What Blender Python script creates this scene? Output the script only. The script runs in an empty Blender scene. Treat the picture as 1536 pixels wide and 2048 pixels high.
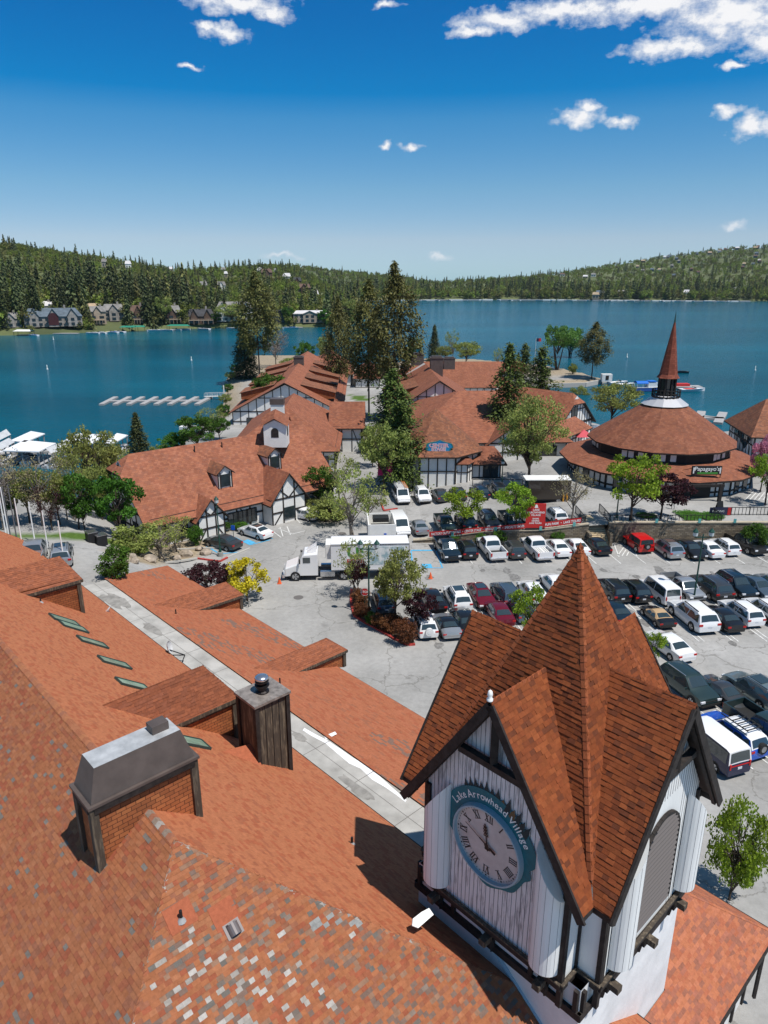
import bpy, bmesh, math, random
from mathutils import Vector, Matrix
R=math.radians
sc=bpy.context.scene
C=sc.collection
# ------------------------------------------------------------------ camera, sky, sun
FPX=1421.0; TH=math.atan(467/FPX); CT,ST=math.cos(TH),math.sin(TH); HC=30.0
cam=bpy.data.cameras.new('camera'); co=bpy.data.objects.new('camera',cam); C.objects.link(co)
co.location=(0,0,HC); co.rotation_euler=(math.pi/2-TH,0,0)
cam.sensor_fit='VERTICAL'; cam.sensor_height=24; cam.lens=FPX/2048*24; cam.clip_start=.5; cam.clip_end=20000
sc.camera=co
SUN_PHI=R(-38); SUN_EL=R(65)
w=bpy.data.worlds.new('World'); sc.world=w; w.use_nodes=True
sc.view_settings.view_transform='Standard'; sc.view_settings.look='None'; sc.view_settings.exposure=0; sc.view_settings.gamma=1
def px_azel(px,py):
    x=(px-768)/FPX; v=(1024-py)/FPX
    d=(x,CT+v*ST,-ST+v*CT)
    return math.degrees(math.atan2(d[0],d[1])), math.degrees(math.atan2(d[2],math.hypot(d[0],d[1])))
def make_world():
    nt=w.node_tree; N=nt.nodes; Lk=nt.links; N.clear()
    out=N.new('ShaderNodeOutputWorld'); bg=N.new('ShaderNodeBackground'); bg.inputs['Strength'].default_value=.12
    sky=N.new('ShaderNodeTexSky'); sky.sky_type='NISHITA'; sky.sun_disc=False
    sky.sun_elevation=SUN_EL; sky.sun_rotation=math.pi/2-SUN_PHI; sky.altitude=1550; sky.air_density=1.0; sky.dust_density=.1; sky.ozone_density=1.5
    hs=N.new('ShaderNodeHueSaturation'); hs.inputs['Saturation'].default_value=1.25; hs.inputs['Value'].default_value=1.0; hs.inputs['Hue'].default_value=.497
    geo=N.new('ShaderNodeTexCoord'); sep=N.new('ShaderNodeSeparateXYZ'); Lk.new(geo.outputs['Generated'],sep.inputs[0])
    def M(op,a,b=None,c=None):
        n=N.new('ShaderNodeMath'); n.operation=op
        for i,q in enumerate((a,b,c)):
            if q is None: continue
            if isinstance(q,(int,float)): n.inputs[i].default_value=q
            else: Lk.new(q,n.inputs[i])
        return n.outputs[0]
    az=M('ARCTAN2',sep.outputs[0],sep.outputs[1]); az=M('MULTIPLY',az,57.29578)
    el=M('MULTIPLY',M('ARCSINE',sep.outputs[2]),57.29578)
    cx=N.new('ShaderNodeCombineXYZ'); Lk.new(az,cx.inputs[0]); Lk.new(el,cx.inputs[1])
    er=N.new('ShaderNodeValToRGB'); E_=er.color_ramp.elements; ee=M('MULTIPLY',el,1/60.0); Lk.new(ee,er.inputs[0])
    E_[0].position=0; E_[0].color=(0.458,0.632,0.932,1); E_[1].position=.046; E_[1].color=(0.735,0.727,0.837,1)
    for p_,c_ in ((.103,(0.711,0.790,0.845,1)),(.178,(0.616,0.806,0.916,1)),(.286,(0.047,0.498,0.924,1)),(.42,(.9,.95,.9,1)),(1.0,(1.05,1.0,.86,1))):
        q_=er.color_ramp.elements.new(p_); q_.color=c_
    mm=N.new('ShaderNodeMix'); mm.data_type='RGBA'; mm.blend_type='MULTIPLY'; mm.inputs[0].default_value=1; Lk.new(sky.outputs[0],mm.inputs[6]); Lk.new(er.outputs[0],mm.inputs[7]); Lk.new(mm.outputs[2],hs.inputs['Color'])
    warp=N.new('ShaderNodeTexNoise'); warp.inputs['Scale'].default_value=.9; warp.inputs['Detail'].default_value=4; Lk.new(cx.outputs[0],warp.inputs['Vector'])
    vs=N.new('ShaderNodeVectorMath'); vs.operation='MULTIPLY_ADD'; vs.inputs[1].default_value=(1.6,1.2,0); Lk.new(warp.outputs['Color'],vs.inputs[0]); Lk.new(cx.outputs[0],vs.inputs[2])
    vo=N.new('ShaderNodeVectorMath'); vo.operation='SUBTRACT'; vo.inputs[1].default_value=(.8,.6,0); Lk.new(vs.outputs[0],vo.inputs[0])
    blobs=[(480,6,96,24),(420,-6,60,20),(540,22,42,22),(446,66,46,17),(415,54,28,11),(380,131,26,7),(1158,233,46,20),(1180,212,26,16),(1240,244,30,12),
           (820,293,22,9),(772,293,14,8),(1500,252,40,24),(1455,222,28,14),(1545,250,30,26),(1468,452,24,10),(877,514,24,10),(562,513,42,6),
           (1300,5,230,36),(1480,30,160,55),(1350,95,110,22),(1000,40,90,22),(1465,134,30,8),(1560,70,90,50),(940,62,50,12),(1130,20,120,26),(770,10,30,8)]
    mx=None
    for (px,py,rx,ry) in blobs:
        a,e=px_azel(px,py); a2,_=px_azel(px+rx*1.12,py); _,e2=px_azel(px,py-ry*1.15)
        sub=N.new('ShaderNodeVectorMath'); sub.operation='SUBTRACT'; sub.inputs[1].default_value=(a,e,0); Lk.new(vo.outputs[0],sub.inputs[0])
        mu=N.new('ShaderNodeVectorMath'); mu.operation='MULTIPLY'; mu.inputs[1].default_value=(1/max(.2,abs(a2-a)),1/max(.15,abs(e2-e)),0); Lk.new(sub.outputs[0],mu.inputs[0])
        ln=N.new('ShaderNodeVectorMath'); ln.operation='LENGTH'; Lk.new(mu.outputs[0],ln.inputs[0])
        v=M('SUBTRACT',1.0,ln.outputs['Value'])
        mx=v if mx is None else M('MAXIMUM',mx,v)
    nz=N.new('ShaderNodeTexNoise'); nz.inputs['Scale'].default_value=1.1; nz.inputs['Detail'].default_value=9; nz.inputs['Roughness'].default_value=.62
    st=N.new('ShaderNodeVectorMath'); st.operation='MULTIPLY'; st.inputs[1].default_value=(.75,1.25,1); Lk.new(cx.outputs[0],st.inputs[0]); Lk.new(st.outputs[0],nz.inputs['Vector'])
    d=M('ADD',M('MULTIPLY',M('SUBTRACT',nz.outputs['Fac'],.5),2.0),M('ADD',M('MAXIMUM',mx,-.9),.12))
    rp=N.new('ShaderNodeValToRGB'); rp.color_ramp.elements[0].position=.02; rp.color_ramp.elements[1].position=.85; Lk.new(d,rp.inputs[0])
    rp.color_ramp.elements[0].color=(0,0,0,1); rp.color_ramp.elements[1].color=(1,1,1,1)
    # haze bright near horizon lowers cloud contrast
    sh=N.new('ShaderNodeValToRGB'); sh.color_ramp.elements[0].position=.25; sh.color_ramp.elements[0].color=(6.0,6.4,7.1,1); sh.color_ramp.elements[1].position=.95; sh.color_ramp.elements[1].color=(7.9,7.9,8.05,1); Lk.new(d,sh.inputs[0])
    mix=N.new('ShaderNodeMix'); mix.data_type='RGBA'; 
    # fade clouds close to the horizon
    fr=N.new('ShaderNodeMapRange'); fr.inputs[1].default_value=.5; fr.inputs[2].default_value=9; fr.inputs[3].default_value=.45; fr.inputs[4].default_value=1; Lk.new(el,fr.inputs[0])
    Lk.new(M('MULTIPLY',rp.outputs[0],fr.outputs[0]),mix.inputs[0]); Lk.new(hs.outputs[0],mix.inputs[6]); Lk.new(sh.outputs[0],mix.inputs[7])
    Lk.new(mix.outputs[2],bg.inputs['Color']); Lk.new(bg.outputs[0],out.inputs[0])
make_world()
sl=bpy.data.lights.new('sun','SUN'); sl.energy=5; sl.angle=R(.53); sl.color=(1,.955,.89)
so=bpy.data.objects.new('sun',sl); C.objects.link(so)
sd=Vector((math.cos(SUN_EL)*math.cos(SUN_PHI),math.cos(SUN_EL)*math.sin(SUN_PHI),math.sin(SUN_EL)))
so.rotation_euler=sd.to_track_quat('Z','Y').to_euler(); so.location=(60,-40,120)
sc.cycles.max_bounces=6; sc.cycles.transparent_max_bounces=8

# ------------------------------------------------------------------ helpers
rnd=random.Random(7)
def ray(px,py):
    x=(px-768)/FPX; v=(1024-py)/FPX
    return Vector((x,CT+v*ST,-ST+v*CT))
def P(px,py,z):
    r=ray(px,py); t=(z-HC)/r.z
    return Vector((r.x*t,r.y*t,z))
def pxdep(x,y,z): return y*CT-(z-HC)*ST
L_=math.hypot(.73,.683); E1=Vector((.73/L_,.683/L_,0)); E2=Vector((-E1.y,E1.x,0))
def F(n,d,z): return Vector((n*E1.x+d*E2.x,n*E1.y+d*E2.y,z))
def toF(p): return (p.x*E1.x+p.y*E1.y, p.x*E2.x+p.y*E2.y, p.z)
LAKE=-6.0
def smooth(a,b,x):
    t=max(0,min(1,(x-a)/(b-a))); return t*t*(3-2*t)
_sp=[(-700,1130),(-100,1062),(60,1046),(180,1036),(232,985),(290,935),(345,900),(378,880),(425,850),(447,822),(450,790),(455,760),(470,735),(500,712),(560,700),(620,712),(640,732),(700,742),(760,734),(850,722),(950,724),(1000,729),(1080,735),(1150,747),(1213,763),(1180,771),(1100,776),(1040,782),(1030,792),(1080,806),(1150,835),(1180,858),(1250,882),(1320,890),(1400,890),(1480,868),(1560,856),(1750,850)]
SHORE=[P(a,b,LAKE).xy.copy() for a,b in _sp]+[Vector((330,60)),Vector((330,-90)),Vector((-250,-90))]
def sdist(x,y):
    ins=False; best=1e9; n=len(SHORE); j=n-1
    for i in range(n):
        ax,ay=SHORE[i]; bx,by=SHORE[j]
        if (ay>y)!=(by>y) and x<(bx-ax)*(y-ay)/(by-ay)+ax: ins=not ins
        dx,dy=bx-ax,by-ay; t=((x-ax)*dx+(y-ay)*dy)/(dx*dx+dy*dy+1e-9); t=0 if t<0 else 1 if t>1 else t
        q=(x-ax-t*dx)**2+(y-ay-t*dy)**2
        if q<best: best=q
        j=i
    b=math.sqrt(best); return b if ins else -b
def hbase(x,y):
    s=(x+24)*.8+(y-57)*.6
    h=5*(1-smooth(-1,12,s))*(1-smooth(-4,2,x))
    h-=4.3*smooth(115,235,y)
    return h
def hA(x,y):
    h=hbase(x,y); s=sdist(x,y)
    if s<0: return max(-12,LAKE-.3+s*.3)
    return min(h,LAKE+.15+s*.55)
WALLY=79.7
def bump(x,y): return (1.25*smooth(3,14,x)+1.0*smooth(17,27,x))*(1-smooth(108,135,y))
def hG(x,y):
    h=hA(x,y)
    if y>WALLY and x>3: h+=bump(x,y)
    return h
def G(px,py):
    z=0.0
    for _ in range(14):
        p=P(px,py,z); z=.5*z+.5*hG(p.x,p.y)
    return Vector((p.x,p.y,hG(p.x,p.y)))
def new_mesh_obj(name,me,parent=None,base=None):
    o=bpy.data.objects.new(name,me); C.objects.link(o)
    if parent is not None: o.parent=parent
    return o
class MB:
    def __init__(s): s.v=[];s.f=[];s.m=[];s.u=[];s.c=[];s.sm=False
    def face(s,pts,mat=0,col=(1,1,1),uv=None):
        b=len(s.v); pts=[Vector(p) for p in pts]; s.v+=pts; s.f.append(tuple(range(b,b+len(pts)))); s.m.append(mat); s.c.append(col)
        if uv is None:
            n=Vector((0,0,0))
            for i in range(len(pts)):
                a=pts[i];q=pts[(i+1)%len(pts)]; n+=Vector(((a.y-q.y)*(a.z+q.z),(a.z-q.z)*(a.x+q.x),(a.x-q.x)*(a.y+q.y)))
            if n.length<1e-9: n=Vector((0,0,1))
            n.normalize()
            if abs(n.z)>.999: hu=Vector((1,0,0)); vv=Vector((0,1,0))
            else:
                hu=Vector((0,0,1)).cross(n).normalized(); vv=n.cross(hu)
            uv=[(p.dot(hu),p.dot(vv)) for p in pts]
        s.u.append(uv)
    def box(s,c,d,rot=0,mat=0,M=None,col=(1,1,1)):
        cx,cy,cz=c;dx,dy,dz=d[0]/2,d[1]/2,d[2]/2; cr,sr=math.cos(rot),math.sin(rot)
        V=[]
        for k in (-1,1):
            for (i,j) in ((-1,-1),(1,-1),(1,1),(-1,1)):
                x,y=i*dx,j*dy; V.append(Vector((cx+x*cr-y*sr,cy+x*sr+y*cr,cz+k*dz)))
        if M is not None: V=[M@v for v in V]
        for q in ((3,2,1,0),(4,5,6,7),(0,1,5,4),(1,2,6,5),(2,3,7,6),(3,0,4,7)): s.face([V[i] for i in q],mat,col)
    def beam(s,p,q,wd,th,up=Vector((0,0,1)),mat=0,col=(1,1,1)):
        p=Vector(p);q=Vector(q);d=(q-p)
        if d.length<1e-6:return
        d.normalize()
        a=d.cross(up)
        if a.length<1e-4: a=d.cross(Vector((1,0,0)))
        a.normalize(); b=a.cross(d).normalized(); a=a*wd/2;b=b*th/2
        A=[p-a-b,p+a-b,p+a+b,p-a+b];B=[q-a-b,q+a-b,q+a+b,q-a+b]
        s.face([A[3],A[2],A[1],A[0]][::-1][::-1],mat,col); s.face(B[::1],mat,col)
        for i in range(4):
            j=(i+1)%4; s.face([A[i],A[j],B[j],B[i]],mat,col)
    def tube(s,p,q,r1,r2=None,n=8,mat=0,cap=True,col=(1,1,1)):
        p=Vector(p);q=Vector(q);r2=r1 if r2 is None else r2; d=(q-p)
        if d.length<1e-6:return
        d.normalize(); a=d.orthogonal().normalized(); b=d.cross(a)
        A=[p+(a*math.cos(t)+b*math.sin(t))*r1 for t in [2*math.pi*i/n for i in range(n)]]
        B=[q+(a*math.cos(t)+b*math.sin(t))*r2 for t in [2*math.pi*i/n for i in range(n)]]
        for i in range(n):
            j=(i+1)%n
            if r2>1e-4: s.face([A[i],A[j],B[j],B[i]],mat,col)
            else: s.face([A[i],A[j],q],mat,col)
        if cap:
            s.face(A[::-1],mat,col)
            if r2>1e-4: s.face(B,mat,col)
    def lathe(s,c,prof,n=12,mat=0,col=(1,1,1)):
        c=Vector(c)
        for k in range(len(prof)-1):
            (r0,z0),(r1,z1)=prof[k],prof[k+1]
            for i in range(n):
                a=2*math.pi*i/n;b=2*math.pi*(i+1)/n
                f=[c+Vector((r0*math.cos(a),r0*math.sin(a),z0)),c+Vector((r0*math.cos(b),r0*math.sin(b),z0)),c+Vector((r1*math.cos(b),r1*math.sin(b),z1)),c+Vector((r1*math.cos(a),r1*math.sin(a),z1))]
                if r0<1e-4: f=[f[0],f[2],f[3]]
                elif r1<1e-4: f=f[:3]
                s.face(f,mat,col)
    def build(s,name,mats,parent=None,xf=None,smooth_=False,weld=False):
        if not isinstance(mats,(list,tuple)): mats=[mats]
        me=bpy.data.meshes.new(name)
        off=Vector((0,0,0))
        if parent is not None: off=Vector(parent.get('_w',(0,0,0)))
        V=s.v
        if xf is not None: V=[xf@v for v in V]
        me.from_pydata([tuple(v-off) for v in V],[],s.f)
        for m in mats: me.materials.append(m)
        me.polygons.foreach_set('material_index',[min(i,len(mats)-1) for i in s.m])
        uvl=me.uv_layers.new(name='UVMap'); flat=[]
        for q in s.u:
            for t in q: flat+=[t[0],t[1]]
        uvl.data.foreach_set('uv',flat)
        if any(c!=(1,1,1) for c in s.c):
            at=me.color_attributes.new('Col','FLOAT_COLOR','CORNER'); fl=[]
            for c,f in zip(s.c,s.f):
                for _ in f: fl+=[c[0],c[1],c[2],1]
            at.data.foreach_set('color',fl)
        if weld or smooth_:
            bm=bmesh.new(); bm.from_mesh(me); bmesh.ops.remove_doubles(bm,verts=bm.verts,dist=.0008); bm.to_mesh(me); bm.free()
        if smooth_: me.polygons.foreach_set('use_smooth',[True]*len(me.polygons))
        me.update()
        o=bpy.data.objects.new(name,me); C.objects.link(o)
        if parent is not None:
            o.parent=parent; o['_w']=tuple(off)
        else: o['_w']=(0,0,0)
        return o
def tag(o,label=None,cat=None,group=None,kind=None):
    if label: o['label']=label
    if cat: o['category']=cat
    if group: o['group']=group
    if kind: o['kind']=kind
    return o
def thing(name,label,cat,loc,group=None,local=False,rz=0):
    o=bpy.data.objects.new(name,None); C.objects.link(o); o.location=loc; o.rotation_euler=(0,0,rz); o.empty_display_size=.3
    o['_w']=(0,0,0) if local else tuple(loc)
    return tag(o,label,cat,group)
def copy_tree(o,parent=None):
    c=o.copy(); C.objects.link(c)
    if parent is not None: c.parent=parent
    for ch in [k for k in bpy.data.objects if k.parent==o]: copy_tree(ch,c)
    return c
def kids(o):
    return [c for c in o.children]
def copy_fast(o,parent=None):
    c=o.copy(); C.objects.link(c)
    if parent is not None: c.parent=parent
    for ch in KIDS.get(o.name,[]): copy_fast(ch,c)
    return c
KIDS={}
def regkids(o):
    L=[k for k in bpy.data.objects if k.parent==o]; KIDS[o.name]=L
    for k in L: regkids(k)

# ------------------------------------------------------------------ materials
MATS={}
def mat(name,col,rough=.8,metal=0,noise=0,nscale=3,bump_=0,bscale=20,vcol=False,spec=.4,detail=5,coat=0,col2=None,contrast=(.35,.65),coord='Object',emis=0,aniso=None):
    if name in MATS: return MATS[name]
    m=bpy.data.materials.new(name); m.use_nodes=True; nt=m.node_tree; N=nt.nodes; Lk=nt.links
    b=N['Principled BSDF']; b.inputs['Roughness'].default_value=rough; b.inputs['Metallic'].default_value=metal
    b.inputs['Specular IOR Level'].default_value=spec; b.inputs['Coat Weight'].default_value=coat
    b.inputs['Base Color'].default_value=(*col,1)
    tc=N.new('ShaderNodeTexCoord'); src=tc.outputs[coord]
    if aniso:
        mp=N.new('ShaderNodeMapping'); mp.inputs['Scale'].default_value=aniso; Lk.new(src,mp.inputs[0]); src=mp.outputs[0]
    cur=None
    if vcol:
        a=N.new('ShaderNodeVertexColor'); a.layer_name='Col'; cur=a.outputs[0]
    if noise>0 or col2:
        n=N.new('ShaderNodeTexNoise'); n.inputs['Scale'].default_value=nscale; n.inputs['Detail'].default_value=detail; n.inputs['Roughness'].default_value=.6; Lk.new(src,n.inputs['Vector'])
        r=N.new('ShaderNodeValToRGB'); r.color_ramp.elements[0].position=contrast[0]; r.color_ramp.elements[1].position=contrast[1]; Lk.new(n.outputs['Fac'],r.inputs[0])
        if vcol:
            r.color_ramp.elements[0].color=(1-noise,)*3+(1,); r.color_ramp.elements[1].color=(1+noise,)*3+(1,)
            mx=N.new('ShaderNodeMix'); mx.data_type='RGBA'; mx.blend_type='MULTIPLY'; mx.inputs[0].default_value=1; Lk.new(cur,mx.inputs[6]); Lk.new(r.outputs[0],mx.inputs[7]); cur=mx.outputs[2]
        else:
            c2=col2 if col2 else tuple(min(1,c*(1+noise)) for c in col); c1=col if col2 else tuple(c*(1-noise) for c in col)
            r.color_ramp.elements[0].color=(*c1,1); r.color_ramp.elements[1].color=(*c2,1); cur=r.outputs[0]
    if cur is not None: Lk.new(cur,b.inputs['Base Color'])
    if bump_>0:
        n2=N.new('ShaderNodeTexNoise'); n2.inputs['Scale'].default_value=bscale; n2.inputs['Detail'].default_value=4; Lk.new(src,n2.inputs['Vector'])
        bp=N.new('ShaderNodeBump'); bp.inputs['Strength'].default_value=bump_; bp.inputs['Distance'].default_value=.02; Lk.new(n2.outputs['Fac'],bp.inputs['Height']); Lk.new(bp.outputs[0],b.inputs['Normal'])
    MATS[name]=m; return m
def brickmat(name,cols,bw,bh,mortar,mcol,rough=.85,noise=.15,bump_=.5,msize=.02,offset=.5):
    if name in MATS: return MATS[name]
    m=bpy.data.materials.new(name); m.use_nodes=True; nt=m.node_tree; N=nt.nodes; Lk=nt.links; b=N['Principled BSDF']; b.inputs['Roughness'].default_value=rough; b.inputs['Specular IOR Level'].default_value=.25
    tc=N.new('ShaderNodeTexCoord'); br=N.new('ShaderNodeTexBrick'); Lk.new(tc.outputs['UV'],br.inputs['Vector'])
    br.inputs['Scale'].default_value=1; br.inputs['Brick Width'].default_value=bw; br.inputs['Row Height'].default_value=bh; br.inputs['Mortar Size'].default_value=msize; br.inputs['Mortar Smooth'].default_value=.3; br.offset=offset
    br.inputs['Color1'].default_value=(0,0,0,1); br.inputs['Color2'].default_value=(1,1,1,1); br.inputs['Mortar'].default_value=(0.5,)*3+(1,)
    cr=N.new('ShaderNodeValToRGB'); cr.color_ramp.interpolation='CONSTANT'; n=len(cols)
    while len(cr.color_ramp.elements)<n: cr.color_ramp.elements.new(.5)
    for i,c in enumerate(cols): cr.color_ramp.elements[i].position=i/n; cr.color_ramp.elements[i].color=(*c,1)
    Lk.new(br.outputs['Color'],cr.inputs[0])
    mx=N.new('ShaderNodeMix'); mx.data_type='RGBA'; mx.inputs[7].default_value=(*mcol,1); Lk.new(br.outputs['Fac'],mx.inputs[0]); Lk.new(cr.outputs[0],mx.inputs[6])
    nz=N.new('ShaderNodeTexNoise'); nz.inputs['Scale'].default_value=.35; nz.inputs['Detail'].default_value=8; nz.inputs['Roughness'].default_value=.65; Lk.new(tc.outputs['UV'],nz.inputs['Vector'])
    rr=N.new('ShaderNodeValToRGB'); rr.color_ramp.elements[0].position=.3; rr.color_ramp.elements[1].position=.7; rr.color_ramp.elements[0].color=(1-noise,)*3+(1,); rr.color_ramp.elements[1].color=(1+noise,)*3+(1,); Lk.new(nz.outputs['Fac'],rr.inputs[0])
    m2=N.new('ShaderNodeMix'); m2.data_type='RGBA'; m2.blend_type='MULTIPLY'; m2.inputs[0].default_value=1; Lk.new(mx.outputs[2],m2.inputs[6]); Lk.new(rr.outputs[0],m2.inputs[7])
    oi=N.new('ShaderNodeObjectInfo'); mr=N.new('ShaderNodeMapRange'); mr.inputs[3].default_value=.84; mr.inputs[4].default_value=1.14; Lk.new(oi.outputs['Random'],mr.inputs[0])
    n9=N.new('ShaderNodeTexNoise'); n9.inputs['Scale'].default_value=1.0; n9.inputs['Detail'].default_value=5; mp9=N.new('ShaderNodeMapping'); mp9.inputs['Scale'].default_value=(1.1,.12,1); Lk.new(tc.outputs['UV'],mp9.inputs[0]); Lk.new(mp9.outputs[0],n9.inputs['Vector'])
    r9=N.new('ShaderNodeMapRange'); r9.inputs[1].default_value=.3; r9.inputs[2].default_value=.7; r9.inputs[3].default_value=.88; r9.inputs[4].default_value=1.1; Lk.new(n9.outputs['Fac'],r9.inputs[0])
    mu=N.new('ShaderNodeMath'); mu.operation='MULTIPLY'; Lk.new(mr.outputs[0],mu.inputs[0]); Lk.new(r9.outputs[0],mu.inputs[1])
    h9=N.new('ShaderNodeHueSaturation'); Lk.new(mu.outputs[0],h9.inputs['Value']); Lk.new(m2.outputs[2],h9.inputs['Color']); Lk.new(h9.outputs[0],b.inputs['Base Color'])
    bp=N.new('ShaderNodeBump'); bp.inputs['Strength'].default_value=bump_; bp.inputs['Distance'].default_value=.02; bp.invert=True; Lk.new(br.outputs['Fac'],bp.inputs['Height']); Lk.new(bp.outputs[0],b.inputs['Normal'])
    MATS[name]=m; return m
m_tab=mat('shingle_tabs',(.4,.15,.08),.9,vcol=True,noise=.16,nscale=9,bump_=.5,bscale=60,spec=.2,contrast=(.3,.7),detail=8)
m_roof=brickmat('roof_shingle',[(0.246,0.088,0.048),(0.282,0.106,0.056),(0.215,0.076,0.043),(0.262,0.095,0.053),(0.293,0.114,0.065),(0.226,0.088,0.053)],.42,.29,1,(.17,.062,.04),noise=.13,msize=.012)
m_roofb=brickmat('roof_shingle_brown',[(0.226,0.090,0.048),(0.256,0.106,0.056),(0.194,0.078,0.044),(0.175,0.080,0.050),(0.267,0.111,0.060)],.42,.29,1,(.13,.05,.035),noise=.15,msize=.012)
m_cedar=brickmat('cedar_shingle_wall',[(.33,.11,.04),(.29,.095,.034),(.36,.125,.045),(.31,.1,.037),(.26,.085,.032)],.31,.15,1,(.07,.025,.014),noise=.22,msize=.011)
m_dark=mat('dark_timber',(.022,.017,.015),.75,noise=.5,nscale=4,bump_=.4,bscale=15)
m_darkw=mat('weathered_timber',(.065,.05,.036),.85,col2=(.24,.19,.13),nscale=3,bump_=.6,bscale=18,contrast=(.5,.75),aniso=(3,3,.4))
m_white=mat('white_wall',(.74,.73,.70),.7,noise=.06,nscale=.8,bump_=.15,bscale=12)
m_whitew=mat('weathered_white_boards',(.3,.295,.3),.75,col2=(.74,.73,.73),nscale=2.2,bump_=.5,bscale=25,contrast=(.33,.5),aniso=(3.5,3.5,.5),detail=9)
m_whitec=mat('white_painted_boards',(.80,.80,.78),.6,noise=.05,nscale=1.5,bump_=.1,bscale=10,aniso=(2,2,.3))
m_glass=mat('window_glass',(.02,.03,.035),.08,spec=.8,noise=.3,nscale=.7)
m_groove=mat('board_gap',(.14,.14,.15),.9)
m_conc=mat('concrete_deck',(.27,.26,.24),.85,col2=(.46,.445,.415),nscale=.55,bump_=.3,bscale=14,contrast=(.28,.62),detail=9)
m_metal=mat('galvanised_metal',(.45,.5,.56),.38,metal=.7,noise=.3,nscale=3,bump_=.1)
m_brownmetal=mat('brown_sheet_metal',(.115,.09,.08),.5,metal=.25,noise=.15,nscale=1.5)
m_black=mat('black_paint',(.012,.012,.013),.6)
m_greenm=mat('green_post_paint',(.01,.06,.045),.5)
m_trunk=mat('bark',(.07,.052,.04),.95,noise=.4,nscale=4,bump_=.7,bscale=14)
m_trunkp=mat('pale_bark',(.2,.17,.14),.95,noise=.35,nscale=5,bump_=.4,bscale=14)
m_rock=mat('tan_rock',(.33,.27,.21),.95,noise=.35,nscale=2,bump_=.8,bscale=6)
m_sand=mat('sand',(.46,.37,.25),.95,noise=.18,nscale=.25,bump_=.3,bscale=3)
m_stone=brickmat('stone_retaining_wall',[(.24,.19,.13),(.3,.25,.18),(.2,.165,.12),(.27,.22,.165),(.17,.14,.105)],.5,.2,1,(.09,.075,.055),noise=.2,msize=.02,bump_=1)
m_red=mat('red_paint',(.5,.022,.02),.55)
m_bluep=mat('blue_line_paint',(.08,.38,.62),.7,noise=.2,nscale=3)
m_wline=mat('white_line_paint',(.62,.62,.6),.75,noise=.22,nscale=3)
m_text=mat('white_lettering',(.8,.8,.78),.6)
m_redtext=mat('red_lettering',(.45,.03,.02),.6)
m_greentext=mat('green_lettering',(.06,.26,.04),.6)
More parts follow.
